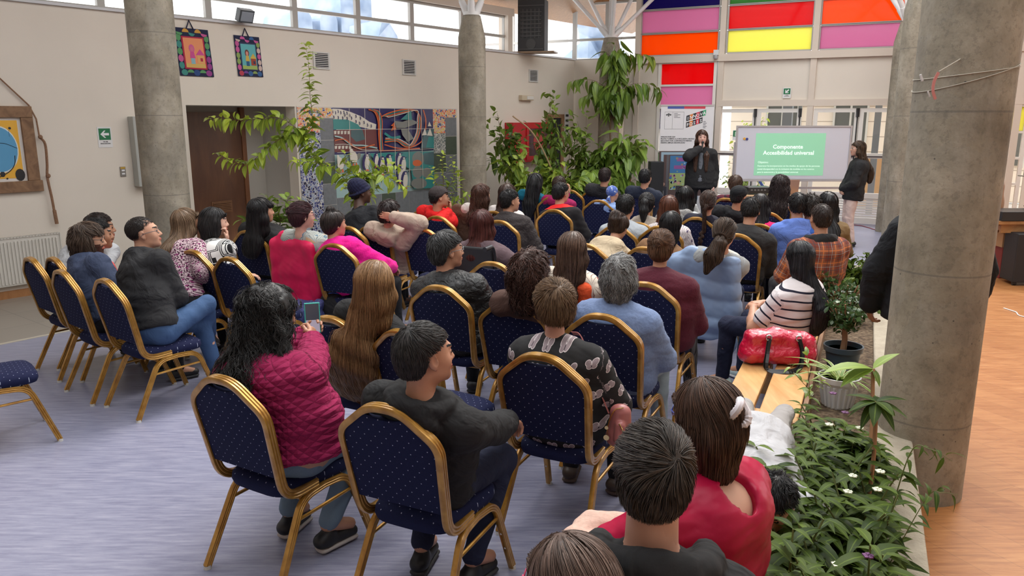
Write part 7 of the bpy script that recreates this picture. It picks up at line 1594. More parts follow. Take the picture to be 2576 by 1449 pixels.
# white scrunchie
h = cp47['h']; mb = MB(); P = []
for i in range(40): t = 2*math.pi*i/40; P.append(tuple(h(.008+.030*math.cos(t), -.128+.014*math.sin(2*t), .052+.038*math.sin(t))))
mb.sweep(P, circ(.0115, 8), closed=True, scale=[1+.12*math.sin(i*3.1) for i in range(40)]); sc1 = mb.build('scrunchie', flat((.78, .74, .78), .8, name='white_towelling'), cp47['body'], smooth=True)
h = cp56['h']; W_r = cp56['A'][1][1]; mb = MB()
e = [h(.0, .125, -.075), h(.012, .155, -.20)]; mb.cyl(e[1], e[0], .013, .017, 12); mb.lathe(tuple(Vector(e[0])), [(.008, -.022), (.024, -.010), (.026, .004), (.018, .020), (.004, .026)], 14)
mc = mb.build('microphone', flat((.02, .02, .02), .4, name='black_metal'), None, smooth=True); mc.matrix_world = cp56['body'].matrix_basis; tag(mc, 'black microphone held by the speaking presenter', 'microphone')
# ================================================================== WHEELCHAIR
X, Y = wpos[0], wpos[1]; a = R_(27); wx, wy = X-math.sin(a)*(-.06)-0, Y-math.cos(a)*(-.06)
WBK = flat((.018, .018, .02), .5, name='black_nylon'); WMT = flat((.05, .05, .055), .35, .6, name='black_metal')
wc = empty('wheelchair', (wx, wy, 0), -a, 'black electric wheelchair with push handles and a joystick', 'wheelchair')
mb = MB(); mb.box((0, -.245, .72), (.43, .04, .46), Matrix.Rotation(R_(6), 3, 'X')); mb.build('backrest', WBK, wc, bev=.015)
mb = MB(); mb.box((0, .02, .43), (.44, .44, .06)); mb.build('seat', WBK, wc, bev=.02)
for sx in (-1, 1):
    mb = MB(); mb.sweep(round_path([(sx*.23, -.20, .40), (sx*.23, -.27, .90), (sx*.23, -.30, .97), (sx*.23, -.42, .965)], .05), circ(.013, 8)); mb.cyl((sx*.23, -.33, .97), (sx*.23, -.44, .965), .020, n=10); mb.build('push_handle', WMT, wc, smooth=True)
    mb = MB(); mb.box((sx*.27, .05, .66), (.06, .34, .035)); mb.box((sx*.27, -.08, .55), (.02, .03, .2)); mb.build('armrest', WBK, wc, bev=.008)
    mb = MB(); mb.sweep([(sx*.29, -.16+.29*math.cos(t), .30+.29*math.sin(t)) for t in np.linspace(0, 6.283, 33)[:-1]], circ(.016, 8), closed=True); mb.cyl((sx*.27, -.16, .30), (sx*.31, -.16, .30), .04, n=14)
    for i in range(8): t = i*math.pi/4; mb.cyl((sx*.29, -.16, .30), (sx*.29, -.16+.28*math.cos(t), .30+.28*math.sin(t)), .003, n=4, caps=False)
    mb.build('wheel', WMT, wc, smooth=True)
    mb = MB(); mb.cyl((sx*.22-.015, .36, .09), (sx*.22+.015, .36, .09), .09, n=20); mb.build('caster_wheel', WMT, wc); mb = MB(); mb.sweep([(sx*.22, -.1, .40), (sx*.22, .36, .38), (sx*.22, .36, .1)], circ(.012, 7)); mb.build('frame_tube', WMT, wc)
mb = MB(); mb.box((.27, .25, .70), (.07, .11, .05)); mb.lathe((.27, .27, .72), [(.022, 0), (.026, .015), (.012, .03), (.010, .05), (.016, .055), (.014, .07), (.004, .08)], 12); mb.build('joystick', WBK, wc, smooth=True)
F = Fld(); F.cone((-.02, 0, -.18), (.03, 0, -.2), .06, k=.03, w=(0, 1, 0), sc=.5); F.cone((0, 0, -.15), (0, 0, .05), .06, .025, .03); p = Vector((wx, wy, 0))+Matrix.Rotation(-a, 3, 'Z') @ Vector((-.17, -.38, .80))
o = sdf_obj(F, .009, 'bag', cloth('plain', (.75, .22, .20)), tuple(p), -a, disp_=.006); tag(o, 'coral pink cloth bag hanging from the wheelchair handle', 'bag')
# ================================================================== RIGHT SIDE TABLE AND GEAR
DW = m_wood('oak_table', (.30, .14, .05), (.45, .24, .10), (2, 8, 2), rough=.35)
tb = empty('table', (6.9, 9.85, 0), 0, 'oak table with equipment at the right edge beyond the big column', 'table'); mb = MB(); mb.box((0, 0, .755), (1.9, .8, .045)); mb.build('tabletop', DW, tb, bev=.006)
mb = MB(); mb.box((0, -.34, .68), (1.74, .03, .11)); mb.box((0, .34, .68), (1.74, .03, .11)); mb.build('apron', DW, tb)
for sx in (-.40, .85):
    for sy in (-.34, .34): mb = MB(); mb.box((sx, sy, .365), (.085, .085, .73)); mb.build('leg', DW, tb)
def obox(name, c, size, mat, label, cat, rz=0, bev=.006): mb = MB(); mb.box((0, 0, 0), size); o = mb.build(name, mat, bev=bev); o.location = c; o.rotation_euler = (0, 0, rz); tag(o, label, cat); return o
obox('equipment_case', (6.30, 9.65, .835), (.62, .42, .115), flat((.02, .022, .025), .4), 'flat black equipment case on the oak table', 'case')
for i in range(4): obox('book', (6.70+.02*i, 9.60+.02*i, .79+.028*i), (.30, .22, .026), flat([(.5, .25, .2), (.25, .08, .06), (.55, .5, .45), (.35, .1, .08)][i], .6), ['brown book lowest in the pile on the oak table', 'dark red book second in the pile on the oak table', 'pale book third in the pile on the oak table', 'red book on top of the pile on the oak table'][i], 'book', .1*i-.2)
o = obox('water_dispenser', (6.95, 10.05, .99), (.26, .26, .42), flat((.62, .60, .57), .4), 'white appliance with a dark round window on the oak table', 'appliance'); mb = MB(); mb.cyl((-.03, -.132, .03), (-.03, -.136, .03), .10, n=20); mb.build('window', flat((.03, .04, .045), .2), o)
mb = MB(); mb.cyl((0, 0, 0), (0, 0, .012), .09, n=18); mb.cyl((0, 0, 0), (0, 0, .50), .008, n=8); mb.box((.05, 0, .52), (.30, .14, .012)); mb.box((-.02, 0, .54), (.07, .06, .04)); o = mb.build('lamp', flat((.45, .40, .34), .3, .7, name='steel')); o.location = (6.52, 9.85, .778); tag(o, 'thin steel desk stand with a flat head on the oak table', 'lamp')
F = Fld(); 
for i in range(14): t = i*.9; F.cone((.09*math.cos(t), .06*math.sin(t*1.3), .01+.02*(i % 3)), (.09*math.cos(t+.9), .06*math.sin((t+.9)*1.3), .01+.02*((i+1) % 3)), .007, .007, .002)
o = sdf_obj(F, .006, 'cable', flat((.012, .012, .012), .5), (6.45, 9.62, .895)); tag(o, 'tangle of black cables on the equipment case', 'cable')
F = Fld(); F.ell((0, 0, .15), (.12, .05, .17), k=.03); F.ell((0, 0, .36), (.09, .045, .13), k=.04); o = sdf_obj(F, .012, 'guitar', flat((.45, .24, .13), .3, name='honey_wood'), (6.22, 9.95, .778), R_(20)); tag(o, 'pale wooden instrument body upright on the oak table', 'instrument'); mb = MB(); mb.box((0, 0, .62), (.04, .03, .32)); mb.build('neck', flat((.15, .07, .04), .4), o)
o = obox('carton', (6.35, 9.85, .50), (.30, .30, .18), flat((.45, .30, .17), .8, name='cardboard'), 'open cardboard box on the red bin below the oak table', 'box'); o = obox('bin', (6.35, 9.85, .205), (.20, .20, .41), flat((.22, .03, .03), .5), 'dark red bin below the oak table', 'bin')
am = obox('amplifier', (6.33, 9.44, .34), (.36, .34, .60), flat((.016, .016, .018), .6, name='speaker_cabinet'), 'black amplifier box on wheels at the right edge', 'amplifier', R_(-8), .012)
mb = MB()
for x in (-.14, .14): mb.cyl((x-.02, -.13, -.31), (x+.02, -.13, -.31), .028, n=10)
mb.build('wheel', MAT_BLK, am)
mb = MB(); w0 = at_z(2525, 775, .006); w1 = at_z(2600, 800, .006); mb.sweep(smooth_path([tuple(w0), tuple((w0+w1)/2+[0, .05, 0]), tuple(w1), (w1[0]+1, w1[1]-.3, .006)], 6), circ(.006, 6)); tag(mb.build('cable', MAT_WHITE, smooth=True), 'white cable lying on the orange boards at the right edge', 'cable')
mb = MB(); w0 = at_z(2150, 566, .006); w1 = at_z(2215, 578, .006); mb.sweep(smooth_path([tuple(w0-[.8, -.3, 0]), tuple(w0), tuple((w0+w1)/2+[0, -.06, 0]), tuple(w1), tuple(w1+[1, .2, 0])], 6), circ(.008, 6)); tag(mb.build('cable', flat((.25, .03, .05), .5), smooth=True), 'dark red cable on the floor behind the woman in pink trousers', 'cable')
# strings tied round the big column
mb = MB(); c1 = (2.24, 3.97)
for z, tl in ((2.20, .07), (2.22, .03)): mb.sweep([(c1[0]+.228*math.cos(t), c1[1]+.228*math.sin(t), z+tl*math.cos(t)) for t in np.linspace(0, 6.283, 41)[:-1]], circ(.0022, 5), closed=True)
k0 = Vector(at_y(2362, 180, 3.73)); k1 = Vector(at_y(2510, 85, 3.9)); k2 = Vector(at_y(2640, 0, 4.3)); mb.sweep(smooth_path([tuple(k0), tuple((k0+k1)/2+Vector((0, 0, -.006))), tuple(k1), tuple(k2)], 6), circ(.003, 5))
rib = mb.build('cord', flat((.50, .47, .40), .8, name='string'), smooth=True); tag(rib, 'thin cords tied round the big right column, one running up to the right', 'cord')
for c_, s_, a_ in ((k1, (.04, .012, .018), .5), (Vector(at_y(2337, 237, 3.72)), (.008, .006, .03), .5), (Vector(at_y(2318, 196, 3.73)), (.012, .006, .035), .4)): mb = MB(); mb.box(tuple(c_), s_, Matrix.Rotation(-a_, 3, 'Y')); mb.build('bow', flat((.62, .62, .62), .8), rib, bev=.003)
mb = MB(); mb.sweep(smooth_path([at_y(2361, 182, 3.72), at_y(2350, 205, 3.715), at_y(2347, 228, 3.71), at_y(2353, 250, 3.71)], 5), [(-.007, -.001), (.007, -.001), (.007, .001), (-.007, .001)], up=(0, -1, 0)); mb.build('ribbon', flat((.55, .20, .18), .6), rib)
# ================================================================== PLANTS
def m_leaf(name, c1, c2, gloss_=.35, var=None, spec=.5):
    m = M(name, c1, gloss_, spec=spec); a = m.n('ShaderNodeAttribute'); a.attribute_name = 'tint'; f = E(m.t, a.outputs['Fac'])
    c = m.mix(f, c1, c2); u = m.uvw('UV'); rib = u[0].ab().lt(.05)
    if var: c = m.mix(u[0].ab().gt(.35), c, var)
    m.base(m.mix(rib*.4, c, tuple(min(1, v*1.8) for v in c2))); t = m.t
    tl = t.nodes.new('ShaderNodeBsdfTranslucent'); m.L(m.mix(.5, c, c2), tl.inputs[0]); mx = t.nodes.new('ShaderNodeMixShader'); mx.inputs[0].default_value = .25
    t.links.new(m.b.outputs[0], mx.inputs[1]); t.links.new(tl.outputs[0], mx.inputs[2]); t.links.new(mx.outputs[0], t.nodes['Material Output'].inputs[0]); return m.m
LF_LEMON = m_leaf('lemon_leaf', (.11, .21, .03), (.60, .72, .09)); LF_DARK = m_leaf('dark_glossy_leaf', (.022, .048, .006), (.14, .21, .028), .5, None, .2); LF_BIG = m_leaf('big_leaf', (.07, .15, .022), (.34, .48, .08), .35)
LF_MID = m_leaf('bush_leaf', (.055, .12, .022), (.32, .44, .07)); LF_JADE = m_leaf('jade_leaf', (.025, .06, .02), (.10, .18, .06), .25); LF_SPID = m_leaf('spider_leaf', (.10, .20, .03), (.20, .32, .05), .4, (.60, .60, .25))
STEM = flat((.16, .10, .05), .8, name='woody_stem'); STEMG = flat((.14, .17, .05), .6, name='green_stem')
def leaves(P, D, U, L, Wd, tint, mat, name='foliage', parent=None, droop=.25, seg=5, fold=.25, prof=None):
    """P base, D direction, U leaf normal, L length, Wd width ratio (arrays) -> one mesh of leaves"""
    P, D, U, L = map(np.asarray, (P, D, U, L)); n = len(P); D = D/np.linalg.norm(D, axis=1, keepdims=True); S = np.cross(D, U); S /= np.linalg.norm(S, axis=1, keepdims=True)+1e-9; U = np.cross(S, D)
    t = np.linspace(0, 1, seg+1); wp = (np.sin(np.pi*t**.8)**.9 if prof is None else prof(t)); V = []; uv = []
    for i in range(seg+1):
        c = P+D*(L*t[i])[:, None]-U*(droop*L*t[i]**2)[:, None]+np.array([0, 0, -1])*(droop*.5*L*t[i]**2)[:, None]; w = L*Wd*.5*wp[i]
        for sx in (-1, 0, 1): V.append(c+S*(w*sx)[:, None]+U*(fold*w*abs(sx))[:, None]); uv.append(np.tile([sx*.5*1.0, t[i]], (n, 1)))
    V = np.stack(V, 1).reshape(-1, 3); uv = np.stack(uv, 1).reshape(-1, 2); k = 3*(seg+1); b = np.arange(n)[:, None]*k
    q = np.array([[i*3+j, i*3+j+1, i*3+j+4, i*3+j+3] for i in range(seg) for j in (0, 1)]); F = (b[:, :, None]+q[None]).reshape(-1, 4)
    return mesh_np(name, V, F, mat, parent, True, uv=uv, col=np.repeat(np.clip(tint, 0, 1), k))
def vnz(rs, n, s): return rs.normal(scale=s, size=(n, 3))
def branch_plant(name, label, paths, mat, Lf, rs, wr=.42, per=.045, r0=.008, cat='plant', droop=.3, young=.3, stem=STEM, pairs=2, up=.3, group=None):
    root = np.array(paths[0][0], float); o = empty(name, tuple(root), 0, label, cat, group); inv_ = Matrix.Translation(Vector(tuple(-root))); mb = MB(); P, D, U, L, T = [], [], [], [], []
    for pi, pth in enumerate(paths):
        S = np.array(smooth_path([tuple(p) for p in pth], 8)); S = S+np.cumsum(vnz(rs, len(S), .003), 0)*0; seg = np.linalg.norm(np.diff(S, axis=0), axis=1); tot = seg.sum(); rr = r0 if pi == 0 else r0*.6
        mb.sweep([tuple(s) for s in S], circ(1, 6), scale=[rr*(1-.75*i/(len(S)-1)) for i in range(len(S))]); skip = getattr(branch_plant, 'skip', {}).get((name, pi), .0 if pi else .35)
        cs = np.concatenate([[0], np.cumsum(seg)]); d = tot*skip; k = 0
        while d < tot:
            i = min(len(seg)-1, int(np.searchsorted(cs, d)-1)); i = max(i, 0); f = (d-cs[i])/seg[i]; p = S[i]*(1-f)+S[i+1]*f; ax = (S[i+1]-S[i])/seg[i]
            for q in range(pairs):
                a = k*2.4+q*math.pi+rs.rand()*.6; e1 = np.cross(ax, [.2, .1, 1]); e1 /= np.linalg.norm(e1)+1e-9; e2 = np.cross(ax, e1); side = e1*math.cos(a)+e2*math.sin(a)
                dd = side+ax*.55+np.array([0, 0, up])*rs.rand()+vnz(rs, 1, .25)[0]; P.append(p+side*.004); D.append(dd); U.append(np.array([0, 0, 1])+ax*.3+vnz(rs, 1, .35)[0]); frac = d/tot
                L.append(Lf*(1.0-.35*frac)*rs.uniform(.6, 1.2)); T.append(rs.uniform(0, .45)+young*frac**2*rs.uniform(.5, 1.6))
            d += per*rs.uniform(.7, 1.4); k += 1
    s = mb.build('stem', stem, o, smooth=True); s.matrix_parent_inverse = inv_; f = leaves(P, D, U, np.array(L), wr, np.array(T), mat, 'foliage', o, droop); f.matrix_parent_inverse = inv_; return o
rs = np.random.RandomState(11)
def Y(y, *pts): return [at_y(px, py, y+dy) for px, py, dy in pts]
branch_plant('lemon_bush', 'lemon bush with two long arching twigs reaching left across the dark doorway', [
    [np.array([-1.85, 10.9, .28])]+Y(10.5, (880, 470, .2), (845, 430, .1), (800, 395, 0), (770, 345, 0)), Y(10.5, (772, 350, 0), (740, 318, -.1), (700, 296, -.2), (650, 300, -.3), (600, 302, -.35), (560, 296, -.4), (528, 300, -.45)),
    Y(10.5, (775, 350, 0), (735, 335, -.1), (700, 352, -.2), (655, 388, -.3), (620, 415, -.35), (585, 405, -.4), (548, 388, -.45)), Y(10.5, (770, 345, 0), (785, 300, .05), (780, 240, .1), (778, 190, .1), (775, 150, .12), (768, 108, .15)),
    Y(10.5, (820, 420, 0), (790, 408, -.1), (755, 408, -.15), (735, 402, -.2)), Y(10.5, (800, 395, 0), (780, 380, .1), (760, 330, .15))], LF_LEMON, .185, rs, wr=.56, per=.038, droop=.45, young=.55, up=.0)
branch_plant('lemon_bush', 'young lemon bush standing behind the beanie, before the mural', [[np.array([-1.6, 10.8, .28])]+Y(10.3, (905, 540, .1), (902, 500, 0), (897, 460, 0), (900, 430, 0)),
    Y(10.3, (900, 470, 0), (925, 445, 0), (960, 440, -.1), (1000, 462, -.2), (1025, 475, -.2)), Y(10.3, (899, 465, 0), (930, 430, 0), (975, 415, .1), (1005, 420, .1)), Y(10.3, (902, 500, 0), (930, 490, 0), (945, 462, 0)), Y(10.3, (898, 450, 0), (880, 425, .05), (868, 395, .1), (862, 380, .1)), Y(10.3, (903, 505, 0), (880, 480, 0), (868, 470, 0))], LF_LEMON, .18, rs, wr=.56, per=.042, droop=.4, young=.6)
branch_plant('lemon_bush', 'yellow-green lemon shoots rising beside the dark cap', [[np.array([-.95, 12.1, .28])]+Y(12, (1118, 500, 0), (1115, 450, 0), (1112, 400, 0), (1118, 385, 0)), Y(12, (1117, 480, 0), (1140, 455, 0), (1142, 420, 0), (1135, 392, 0)), Y(12, (1117, 490, 0), (1095, 460, 0), (1088, 420, 0)), Y(12, (1125, 520, 0), (1160, 500, 0), (1190, 480, .2), (1215, 478, .2)), Y(12, (1120, 520, 0), (1150, 470, 0), (1155, 430, .1))], LF_LEMON, .15, rs, per=.045, droop=.35, young=.7)
branch_plant('doorway_plant', 'low leafy plant growing below the dark doorway', [[np.array([-3.0, 9.6, .25])]+Y(9.3, (705, 560, 0), (700, 530, 0), (695, 500, 0)), Y(9.3, (705, 560, 0), (735, 530, 0), (748, 510, 0), (755, 500, 0)), Y(9.3, (705, 560, 0), (690, 540, 0), (680, 510, 0), (672, 498, .1)), Y(9.3, (705, 580, 0), (640, 560, 0), (605, 552, .1)), Y(9.3, (715, 580, 0), (760, 560, 0), (790, 556, 0)), Y(9.3, (705, 560, 0), (720, 520, .1), (725, 495, .1))], LF_MID, .17, rs, per=.05, wr=.55, young=.5)
def bush(name, label, base, cen, rad, n, Lf, mat, seed, wr=.52, droop=.4, nb=14, hang=0.0, tmax=.6, group=None, stem=STEM):
    rs = np.random.RandomState(seed); o = empty(name, tuple(base), 0, label, 'plant', group); inv_ = Matrix.Translation(Vector(tuple(-np.array(base, float)))); base = np.array(base, float); cen = np.array(cen, float); rad = np.array(rad, float); mb = MB(); P, D, U, L, T = [], [], [], [], []
    for b in range(nb):
        v = rs.normal(size=3); v /= np.linalg.norm(v); tip = cen+v*rad*rs.uniform(.6, 1.05); mid = base*.45+cen*.55+vnz(rs, 1, 1)[0]*rad*.2; S = np.array(smooth_path([tuple(base+vnz(rs, 1, .02)[0]*[1, 1, 0]), tuple(mid), tuple(tip)], 8)); mb.sweep([tuple(s) for s in S], circ(1, 5), scale=[.010*(1-.8*i/(len(S)-1)) for i in range(len(S))])
        m = n//nb
        for i in range(m):
            f = rs.uniform(.35, 1)**.7; j = f*(len(S)-1); k = min(int(j), len(S)-2); p = S[k]*(1-(j-k))+S[k+1]*(j-k); p = p+vnz(rs, 1, 1)[0]*rad*.10; out_ = (p-cen)/(rad+1e-6)
            d = out_*.5+vnz(rs, 1, .55)[0]+np.array([0, 0, .15-hang]); P.append(p); D.append(d); U.append(np.array([0, 0, 1.0])+vnz(rs, 1, .4)[0]+(0 if not hang else 0)+d*.2*hang); L.append(Lf*rs.uniform(.55, 1.2)); T.append(np.clip(rs.uniform(0, tmax)+.25*(out_[2] > .3)*rs.rand(), 0, 1))
    s = mb.build('stem', stem, o, smooth=True); s.matrix_parent_inverse = inv_; f = leaves(P, D, U, np.array(L), wr, np.array(T), mat, 'foliage', o, droop); f.matrix_parent_inverse = inv_; return o
def B(px, py, y): return at_y(px, py, y)
G1 = None
bush('leafy_shrub', 'arching shrub with glossy leaves just right of the middle column', (.25, 14.6, .28), B(1262, 350, 14.3), (.42, .3, .62), 260, .19, LF_MID, 1)
bush('leafy_shrub', 'bright green shrub hanging in front of the red hose cabinet', (.35, 14.5, .28), B(1305, 425, 14.0), (.36, .3, .42), 220, .19, LF_LEMON, 2, tmax=.5)
bush('leafy_shrub', 'tall thin shrub between the hose cabinet and the glass door', (.75, 15.2, .28), B(1385, 330, 14.8), (.42, .3, .75), 300, .18, LF_MID, 3)
bush('leafy_shrub', 'dense bushy shrub left of the far column', (1.4, 15.8, .28), B(1478, 370, 15.3), (.52, .35, .68), 460, .18, LF_MID, 4)
bush('leafy_shrub', 'low yellowish shrub behind the chairs by the plants', (.9, 14.4, .28), B(1400, 455, 14.2), (.65, .3, .35), 300, .20, LF_LEMON, 5, tmax=.35)
bush('big_leaf_plant', 'broad-leaved plant with large hanging leaves at the foot of the far column', (2.0, 15.4, .28), B(1560, 400, 15.4), (.60, .35, .72), 240, .36, LF_BIG, 6, wr=.42, hang=.8, droop=.5)
bush('big_leaf_plant', 'low clump of broad leaves behind the blue headscarf', (1.55, 14.9, .28), B(1490, 450, 14.7), (.55, .3, .35), 150, .32, LF_BIG, 7, wr=.5, hang=.5)
bush('climbing_plant', 'climbing plant with large drooping leaves round the top of the far column', B(1540, 300, 16.5), B(1540, 215, 16.4), (.60, .4, .22), 110, .36, LF_BIG, 8, wr=.42, hang=1.0, droop=.55, nb=16)
bush('climbing_plant', 'leafy tip of the climber below the bracing struts of the far column', B(1540, 200, 16.5), B(1548, 125, 16.45), (.30, .3, .38), 110, .30, LF_BIG, 9, wr=.42, hang=1.1, droop=.5, nb=8)
mb = MB(); mb.sweep(smooth_path([(2.0, 15.7, .28), B(1545, 430, 16.3), B(1535, 340, 16.5), B(1540, 250, 16.5), B(1545, 130, 16.5)], 8), circ(.018, 7)); tag(mb.build('vine_stem', STEM, smooth=True), 'bare twisting vine stem climbing the far column', 'plant stem')
mb = MB(); mb.sweep(smooth_path([(1.0, 14.5, .3), B(1385, 420, 14.4), B(1340, 335, 14.2), B(1290, 292, 14.1)], 8), circ(.014, 6)); tag(mb.build('vine_stem', flat((.36, .24, .13), .7), smooth=True), 'long bare pale stem arching before the red hose cabinet', 'plant stem')
branch_plant('climbing_plant', 'side arms of the climber reaching left and right with hanging leaves', [Y(16.4, (1540, 300, .1), (1542, 250, 0), (1545, 150, 0), (1545, 110, 0)), Y(16.4, (1542, 235, 0), (1500, 205, -.1), (1460, 200, -.2), (1432, 206, -.3)), Y(16.4, (1545, 235, 0), (1590, 212, 0), (1635, 212, -.1), (1672, 235, -.2)), Y(16.4, (1545, 140, 0), (1590, 135, 0), (1630, 140, -.1), (1645, 150, -.1)), Y(16.4, (1545, 250, 0), (1500, 235, .1), (1465, 245, 0))], LF_BIG, .36, np.random.RandomState(77), wr=.46, per=.085, droop=.5, up=-2.4, young=.35)
# right planter
def plan(t, s, z): return np.array(bp(t, s, z))
for i, (t0, t1, lb) in enumerate(((-1.9, -1.0, 'dark leafy clump at the nearest end of the concrete planter'), (-1.0, -.35, 'dark leafy clump in the planter beside the crimson blouse'), (-.35, .25, 'dark leafy clump spilling over the planter edge towards the bench'), (.25, .85, 'dark leafy clump in the planter at the foot of the big column'))):
    rs = np.random.RandomState(40+i); o = empty('planter_shrub', tuple(plan((t0+t1)/2, -.2, .31)), 0, lb, 'plant', 'dark leafy plants along the concrete planter'); inv_ = Matrix.Translation(-Vector(o.location)); mb = MB(); P, D, U, L, T = [], [], [], [], []
    for k in range(50):
        b = plan(rs.uniform(t0, t1), rs.uniform(-.40, -.10), .30); lean = rs.uniform(-.9, .62); hgt = rs.uniform(.15, (.40, .40, .36, .26)[i]); top_ = b+np.array([BN[0], BN[1], 0])*lean*hgt*.75+np.array([BD[0], BD[1], 0])*rs.uniform(-.1, .1)+[0, 0, hgt]
        S = np.array(smooth_path([tuple(b), tuple(b*.5+top_*.5+[0, 0, .03]), tuple(top_)], 4)); mb.sweep([tuple(s) for s in S], circ(.0035, 5)); nn = 6
        for j in range(nn):
            f = .25+.75*j/(nn-1); q = f*(len(S)-1); m_ = min(int(q), len(S)-2); p = S[m_]*(1-(q-m_))+S[m_+1]*(q-m_); a = j*1.57+rs.rand()
            for r_ in (0, math.pi): P.append(p); D.append([math.cos(a+r_), math.sin(a+r_), .30+.35*f*rs.rand()]); U.append([0, 0, 1]); L.append(rs.uniform(.085, .15)*(1.1-.3*(j == nn-1))); T.append(rs.uniform(0, .5)+(.35*rs.rand() if j == nn-1 else 0))
    s = mb.build('stem', STEMG, o); s.matrix_parent_inverse = inv_; f = leaves(P, D, U, np.array(L), .30, np.array(T), LF_DARK, 'foliage', o, .35, 5, .3); f.matrix_parent_inverse = inv_
    if i in (1, 2, 3):
        mb = MB(); 
        for k in range(4 if i > 1 else 2):
            c = plan(rs.uniform(t0, t1), rs.uniform(-.35, -.1), .30+rs.uniform(.3, .42)); mb.cm = k % 2 if i != 2 else 0
            for q in range(5): a = q*1.257; mb.box((c[0]+.010*math.cos(a), c[1]+.010*math.sin(a), c[2]), (.013, .013, .004))
        fl = mb.build('blossom', [flat((.75, .78, .60), .6), flat((.16, .05, .16), .6)], o); fl.matrix_parent_inverse = inv_
def sprig(label, paths, Lf, mat, seed, **k): branch_plant('planter_sprig', label, paths, mat, Lf, np.random.RandomState(seed), cat='plant', **k)
sprig('trailing sprig hanging over the planter edge beside the big column', [[plan(.1, -.05, .35), at_y(2290, 1140, 2.85), at_y(2340, 1130, 2.8), at_y(2395, 1160, 2.75)], [plan(-.2, -.05, .36), at_y(2330, 1255, 2.5), at_y(2370, 1240, 2.45), at_y(2410, 1245, 2.4)]], .10, LF_DARK, 60, per=.045, wr=.32, droop=.6, r0=.003, young=.1, stem=STEMG)
sprig('thin upright sprig with pointed leaves in front of the crimson bag', [[plan(1.1, -.40, .31), at_y(2040, 1040, 3.9), at_y(2035, 960, 3.9), at_y(2030, 880, 3.9)], [at_y(2036, 980, 3.9), at_y(2000, 940, 3.9), at_y(1985, 910, 3.9)], [at_y(2037, 1000, 3.9), at_y(2070, 960, 3.9)]], .09, LF_MID, 61, per=.05, wr=.35, r0=.003, young=.5, droop=.35)
def sparse(label, base, tip, Ls, seed, mat=LF_BIG, wr=.42):
    rs = np.random.RandomState(seed); o = empty('broadleaf_sapling', tuple(base), 0, label, 'plant'); inv_ = Matrix.Translation(-Vector(o.location)); mb = MB(); S = smooth_path([tuple(base), tuple((np.array(base)+tip)/2+[.01, 0, 0]), tuple(tip)], 6); mb.sweep(S, circ(.009, 7)); s = mb.build('stem', flat((.38, .20, .10), .7, name='tan_stem'), o, smooth=True); s.matrix_parent_inverse = inv_
    P, D, U, L, T = [], [], [], [], []
    for d, l, tt in Ls: P.append(tip); D.append(d); U.append([0, 0, 1]); L.append(l); T.append(tt)
    f = leaves(P, D, U, np.array(L), wr, np.array(T), mat, 'foliage', o, .2, 7, .2); f.matrix_parent_inverse = inv_
sparse('sapling with three large pale green leaves beside the big column', plan(.55, -.12, .31), at_y(2196, 928, 3.45), [((-1, -.1, .25), .24, .8), ((.75, .1, .75), .15, .75), ((-1, -.4, -.05), .19, .3), ((.2, -.5, -.5), .08, .2)], 1)
sparse('dark rosette of pointed leaves on a tan stem beside the big column', plan(.25, -.12, .31), at_y(2205, 1010, 3.1), [((math.cos(a*2.4), math.sin(a*2.4), .35-.09*a), .13, .12*(a % 3)) for a in range(13)], 2, LF_DARK, .38)
# pots
def pot(label, c, r, h_, mat, name='flower_pot', ribs_=False):
    mb = MB(); mb.lathe((0, 0, 0), [(r*.66, 0), (r*.90, h_*.82), (r*1.0, h_*.84), (r*1.03, h_), (r*.95, h_), (r*.90, h_*.86), (r*.86, h_*.86)], 40); o = mb.build(name, mat, smooth=True); o.location = c; tag(o, label, 'flower pot')
    mb = MB(); mb.cyl((0, 0, h_*.80), (0, 0, h_*.86), r*.88, n=30); mb.build('earth', ms.m, o)
    if ribs_:
        mb = MB()
        for i in range(20): a = i*math.pi/10; mb.cyl((r*.70*math.cos(a), r*.70*math.sin(a), .02), (r*.88*math.cos(a), r*.88*math.sin(a), h_*.74), .009, .010, 8)
        mb.build('ribbing', mat, o, smooth=True)
    return o
wp = at_z(2112, 948, .49); pot('white ribbed plastic pot holding the striped spider plant', (wp[0], wp[1], .30), .118, .20, flat((.66, .66, .66), .35, name='white_plastic'), ribs_=True)
bpz = at_z(2122, 868, .50); pot('dark blue-grey plastic pot holding the small jade tree', (bpz[0], bpz[1], .28), .125, .22, flat((.045, .075, .10), .4, name='bluegrey_plastic'))
o = empty('spider_plant', (wp[0], wp[1], .46), 0, 'spider plant with cream-edged strap leaves in the white pot', 'plant'); P, D, U, L, T = [], [], [], [], []; rs = np.random.RandomState(7)
for i in range(20): a = i*2.4; P.append((.01*math.cos(a), .01*math.sin(a), 0)); e = rs.uniform(.5, 1.8); D.append((math.cos(a), math.sin(a), e)); U.append((-math.cos(a)*.6, -math.sin(a)*.6, 1)); L.append(rs.uniform(.18, .34)); T.append(rs.rand()*.6)
leaves(P, D, U, np.array(L), .085, np.array(T), LF_SPID, 'foliage', o, .55, 10, .35, prof=lambda t: np.minimum(1, (1-t)*3)*.9+.1*(t < .99)); mb = MB(); mb.cyl((0, 0, -.02), (0, 0, .03), .02, n=8); mb.build('crown', STEMG, o)
